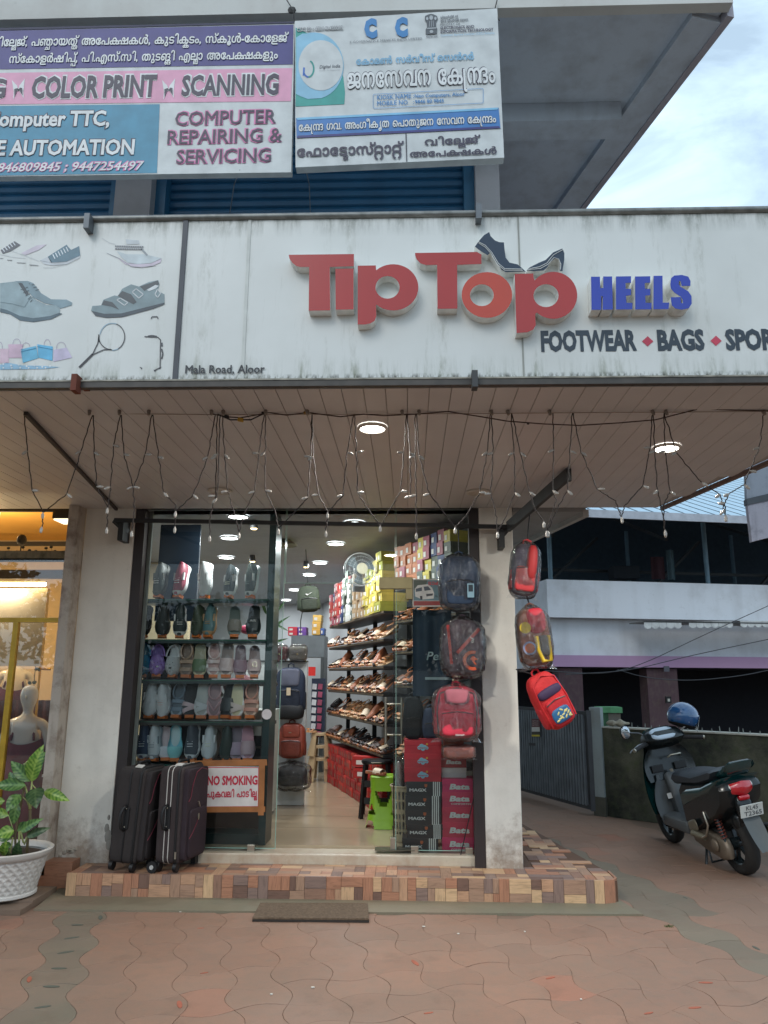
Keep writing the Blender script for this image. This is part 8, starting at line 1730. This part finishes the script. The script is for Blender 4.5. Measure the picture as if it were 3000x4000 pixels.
def ptxt(s, y0, y1, z, h):
    nv = Rp @ Vector((-1, 0, 0)); upv = Rp @ Vector((0, 0, 1)); base = Vector((-.455, 0, .575))+nv*.0045+upv*z
    o = lettering('lettering', s, base+Vector((0, y0, 0)), base+Vector((0, y1, 0)), h, col('plate_grey_text', 84, 88, 92, .5), None, nrm=tuple(nv), lift=0, bold=.02, up=tuple(upv)); o.parent = pl0
ptxt('KL45', .05, -.055, .008, .034); ptxt('T2365', .07, -.085, -.040, .036)
cu_([(-.36, .68), (-.40, .62), (-.41, .50), (-.36, .46), (-.30, .52), (-.26, .66)], .13, .03, 'plate_mount', BKP)
MB().grid(lambda i, j: (-.43-.19*j+.02*math.cos((i-.5)*math.pi), (i-.5)*.15*(1-.35*j**3), .52-.25*j-.0*i), 9, 8).build('mudflap', M('mudflap_grey', S(84, 88, 88), .6, var=.06), sc, w=0, smooth=180)
cu_([(-.28, .50), (-.20, .54), (.18, .48), (.22, .40), (.05, .34), (-.10, .40), (-.24, .38)], .12, .03, 'inner_fender', BKP)
# engine, drive case, shock, exhaust, stands
cu_([(-.12, .16), (.02, .13), (.28, .16), (.46, .20), (.50, .28), (.44, .34), (.25, .34), (.05, .33), (-.08, .32), (-.14, .25)], .07, .025, 'drive_case', ALU, y=.125)
cu_([(.12, .18), (.40, .18), (.46, .30), (.30, .36), (.12, .34)], .18, .03, 'engine', M('engine_dark', S(60, 56, 52), .7, metal=.3), y=.0)
MB().sell((.06, .175, .25), (.055, .02, .055), 1, 1, 18, 7).build('case_boss', ALU, sc, w=0, smooth=60)
sp = []
for k in range(90): a = k*.7; sp.append((-.08+.10*k/90+.026*math.cos(a), .135+.026*math.sin(a), .32+.24*k/90))
MB().tube(sp, .005, 5).build('shock_spring', M('spring_red', S(110, 56, 46), .5), sc, w=0, smooth=180); MB().cyl((-.09, .135, .28), (.03, .135, .60), .014, n=10).build('shock_rod', BKP, sc, w=0)
MB().sell((.30, .215, .375), (.085, .008, .05), .5, .6, 18, 7, R=Matrix.Rotation(.3, 3, 'Y')).build('foot_plate', M('footplate', S(120, 114, 98), .4, metal=.4), sc, w=0, smooth=50); MB().cyl((.16, .20, .30), (.30, .235, .32), .026, n=12).build('foot_peg', M('footplate', S(120, 114, 98), .4, metal=.4), sc, w=0, smooth=50)
MB().tube([(.10, .19, .52), (.05, .2, .42), (.10, .21, .33), (.17, .22, .30)], .010, 7).build('kick_lever', G_ST, sc, w=0, smooth=60)
MB().cyl((.25, -.17, .26), (-.38, -.19, .34), .045, .058, 16).build('exhaust', M('exhaust_metal', S(120, 96, 78), .3, metal=.8, var=.3), sc, w=0, smooth=50); MB().cyl((-.20, -.195, .34), (-.36, -.20, .36), .066, .066, 16, cap=False).build('exhaust_shield', col('ex_shield', 24, 24, 26, .3), sc, w=0, smooth=50)
MB().cyl((.42, .06, .22), (.36, .15, .02), .012, n=8).bb(.33, .41, .13, .17, .0, .014).build('side_stand', BKP, sc, w=0); MB().tube([(.36, -.1, .2), (.30, -.12, .05), (.30, .12, .05), (.36, .1, .2)], .011, 6).build('centre_stand', BKP, sc, w=0)
nv = Vector((0, 1, 0)); o = lettering('lettering', 'Rodeo S', (0, 0, 0), (-.17, 0, -.0), .03, col('decal_silver', 170, 180, 180, .3), None, nrm=(0, 1, 0), lift=0, up=(0, 0, 1)); o.parent = sc; o.matrix_parent_inverse = Matrix.Translation((.40, .168, .585)) @ Matrix.Rotation(.34, 4, 'Y')
# helmet hung over the right mirror
p = PY(2668, 2800, 8.0); hm = thing('helmet', 'glossy blue motorcycle helmet with clear visor hanging on the scooter mirror', 'helmet', p, (.1, .2, .5))
MB().sell((0, 0, 0), (.17, .14, .145), 1, 1, 32, 18, fn=lambda q: Vector((q.x, q.y, max(q.z, -.075)))).build('shell', M('helmet_blue', S(30, 78, 126), .12, var=.1, coat=1), hm, w=0, smooth=60)
MB().sell((0, 0, -.075), (.14, .115, .03), 1, .8, 24, 7).build('lining', col('lining_black', 22, 22, 24, .9), hm, w=0, smooth=60)
MB().grid(lambda i, j: (.158*math.cos(-1.1+2.2*i)*(1+.01), .15*math.sin(-1.1+2.2*i), .03-.15*j+.03*math.sin(math.pi*i)), 16, 6).build('visor', glassmat('visor_clear', (.72, .72, .68), k=1.5, base=.06, haze=.2), hm, w=0, smooth=180)
MB().bb(-.05, .05, -.128, -.122, -.045, -.01).build('decal', col('decal_pale', 150, 170, 186, .3), hm, w=0)
MB().tube([(-.05, -.09, -.08), (-.06, -.05, -.15), (-.04, .0, -.17), (-.02, .06, -.14)], .008, 6).build('chin_strap', col('strap_grey', 150, 150, 150, .7), hm, w=0)

for ch in list(sc.children):                       # short tail: everything behind the rear axle drawn in
    if ch.type == 'MESH' and ch.name.split('.')[0] not in ('rear_wheel', 'front_wheel', 'number_plate'):
        for v_ in ch.data.vertices:
            if v_.co.x < 0: v_.co.x *= .72
pl0.location.x += .10
# ================================================================ STRING LIGHTS UNDER THE CANOPY
SY = 3.95; A_ = crop(0, 1450, 1500/1659); B_ = crop(1500, 1450, 1500/1659)
WIR = col('fairy_wire', 42, 32, 28, .8); BUL = M('fairy_bulb', S(168, 160, 150), .35, var=.05)
strands = [(A_, [(105, 178), (120, 345), (140, 515), (187, 610), (182, 672)]), (A_, [(400, 180), (350, 345), (290, 530), (187, 610)]), (A_, [(405, 180), (408, 350), (418, 500), (466, 590), (463, 675)]), (A_, [(520, 180), (490, 320), (478, 500), (466, 590)]), (A_, [(525, 180), (535, 360), (575, 500), (581, 600), (571, 690)]), (A_, [(655, 180), (628, 360), (578, 500)]), (A_, [(660, 180), (685, 370), (708, 525), (760, 580), (757, 672)]), (A_, [(930, 185), (898, 370), (835, 535), (760, 605)]), (A_, [(938, 185), (936, 370), (930, 540), (905, 640), (907, 710)]), (A_, [(950, 185), (946, 360), (938, 550)]), (A_, [(960, 185), (970, 360), (985, 520), (1010, 610), (1034, 698)]), (A_, [(1140, 185), (1118, 355), (1100, 520), (1050, 620), (1034, 698)]), (A_, [(1147, 185), (1146, 350), (1146, 515), (1190, 610), (1203, 680)]), (A_, [(1346, 190), (1342, 370), (1330, 545), (1290, 590), (1203, 680)]), (A_, [(1348, 190), (1352, 370), (1376, 535), (1416, 610), (1408, 690)]), (A_, [(1527, 190), (1500, 352), (1482, 535), (1416, 610)]), (A_, [(1532, 190), (1540, 350), (1545, 525), (1600, 610), (1643, 668)]),
 (B_, [(97, 180), (86, 352), (72, 520), (25, 600), (-16, 668)]), (B_, [(101, 180), (112, 352), (116, 540)]), (B_, [(135, 180), (136, 365), (138, 535), (140, 700)]), (B_, [(141, 180), (152, 365), (196, 530), (258, 610), (307, 675)]), (B_, [(460, 175), (446, 350), (412, 525), (352, 630), (307, 675)]), (B_, [(465, 175), (472, 352), (462, 530), (484, 610), (490, 695)]), (B_, [(548, 180), (562, 352), (565, 525), (520, 640), (490, 695)]), (B_, [(552, 180), (590, 352), (628, 522), (655, 600), (690, 650)]), (B_, [(730, 175), (734, 340), (728, 515), (745, 560), (702, 690)]), (B_, [(812, 178), (804, 345), (792, 515), (745, 600), (708, 690)]), (B_, [(816, 178), (852, 350), (922, 510), (1000, 560), (1026, 630)]), (B_, [(1160, 165), (1150, 330), (1118, 495), (1040, 580), (1026, 630)]), (B_, [(1163, 165), (1170, 345), (1182, 515), (1200, 600), (1215, 690)]), (B_, [(1207, 165), (1215, 345), (1236, 520), (1206, 580), (1213, 686)]), (B_, [(1208, 165), (1262, 350), (1372, 482), (1452, 532), (1470, 600), (1475, 622)]), (B_, [(1640, 165), (1622, 330), (1580, 430), (1556, 490), (1490, 530), (1472, 570), (1475, 622)])]
random.seed(19)
bm_ = MB().lathe([(.0005, .0), (.005, -.002), (.006, -.012), (.0095, -.016), (.0105, -.030), (.0085, -.040), (.0095, -.042), (.006, -.052), (.0005, -.055)], (0, 0, 0), 10).mesh('bulb', BUL, 50)
nums = ordn+['twenty-seventh', 'twenty-eighth', 'twenty-ninth', 'thirtieth', 'thirty-first', 'thirty-second', 'thirty-third', 'thirty-fourth']
for k, (K, pts) in enumerate(strands):
    P3 = [PY(*K(u, v), SY+.0004*k) for u, v in pts]; P3[0].z = CZ-.004
    t = thing('light_strand', f'{nums[k]} hanging strand of white fairy lights from the left under the canopy', 'string light', P3[0], group='fairy light strands under the canopy')
    fine = []
    for i in range(len(P3)-1):
        for j in range(8):
            q = P3[i].lerp(P3[i+1], j/8); a_ = (i*8+j)*1.9; fine.append(q+Vector((.0016*math.cos(a_)+random.uniform(-.0025, .0025), .002*math.sin(a_), 0)))
    fine.append(P3[-1]); MB().tube(fine, .0031, 5).build('wire', WIR, t)
    for i in range(1, len(P3)):
        last = (i == len(P3)-1)
        if i == 3 and len(P3) > 4 and not last and len(pts) < 6: continue
        o = bpy.data.objects.new('bulb', bm_); C.objects.link(o); o.parent = t
        ang_b = 0 if last and len(P3) > 3 else random.choice([-1, 1])*random.uniform(.7, 1.6)
        o.location = P3[i]-P3[0]+Vector((0, -.004, 0)); o.rotation_euler = (random.uniform(-.2, .2), ang_b, 0); o.scale = (.8, .8, .68)
mw = thing('string_light_cable', 'long wire and taped connectors carrying the fairy lights along the canopy ceiling', 'cable', PY(1500, 1615, SY))
MB().tube([PY(90, 1612, SY), PY(830, 1620, SY), PY(1500, 1618, SY), PY(2300, 1612, SY), PY(3050, 1607, SY)], .0022, 5).build('line', col('line_pale', 150, 136, 124, .6), mw)
MB().tube([PY(u, v, SY-.01) for u, v in ((820, 1615), (880, 1628), (940, 1632), (1020, 1618), (1050, 1612), (1120, 1622), (1200, 1612), (1330, 1628), (1420, 1618), (1500, 1624), (1620, 1618), (1750, 1608), (1880, 1628), (1980, 1645), (2120, 1656), (2260, 1662), (2420, 1652), (2560, 1640), (2735, 1596), (2850, 1602), (3050, 1606))], .0036, 5).build('wire', col('wire_brown', 66, 48, 40, .6), mw)
MB().tube([PY(u, v, SY-.02) for u, v in ((850, 1618), (900, 1640), (980, 1640), (1030, 1616))], .004, 5).build('wire', col('wire_black', 24, 24, 26, .6), mw)
for (u, v, c, s_) in ((940, 1640, (190, 150, 50), .02), (1197, 1612, (150, 116, 60), .018), (885, 1628, (40, 38, 38), .016), (1030, 1614, (40, 38, 38), .014), (2063, 1654, (30, 30, 30), .009)): p = PY(u, v, SY-.015); MB().box(p, (s_*1.6, .02, s_), Matrix.Rotation(.2, 3, 'Y')).build('tape_joint', col('joint_%d' % c[0], *c, .6), mw, bevel=.003)
for u in (350, 467, 582, 826, 872, 1038, 1200, 1570, 1636, 1918, 1982, 2145, 2548, 2600, 2980): p = PZ(u, 1603, CZ); MB().cyl((p.x, p.y, CZ-.003), (p.x+.004, p.y-.01, CZ-.028), .011, .008, 8).build('clip', col('clip_grey', 132, 124, 116, .5), mw)
bpy.context.view_layer.update()
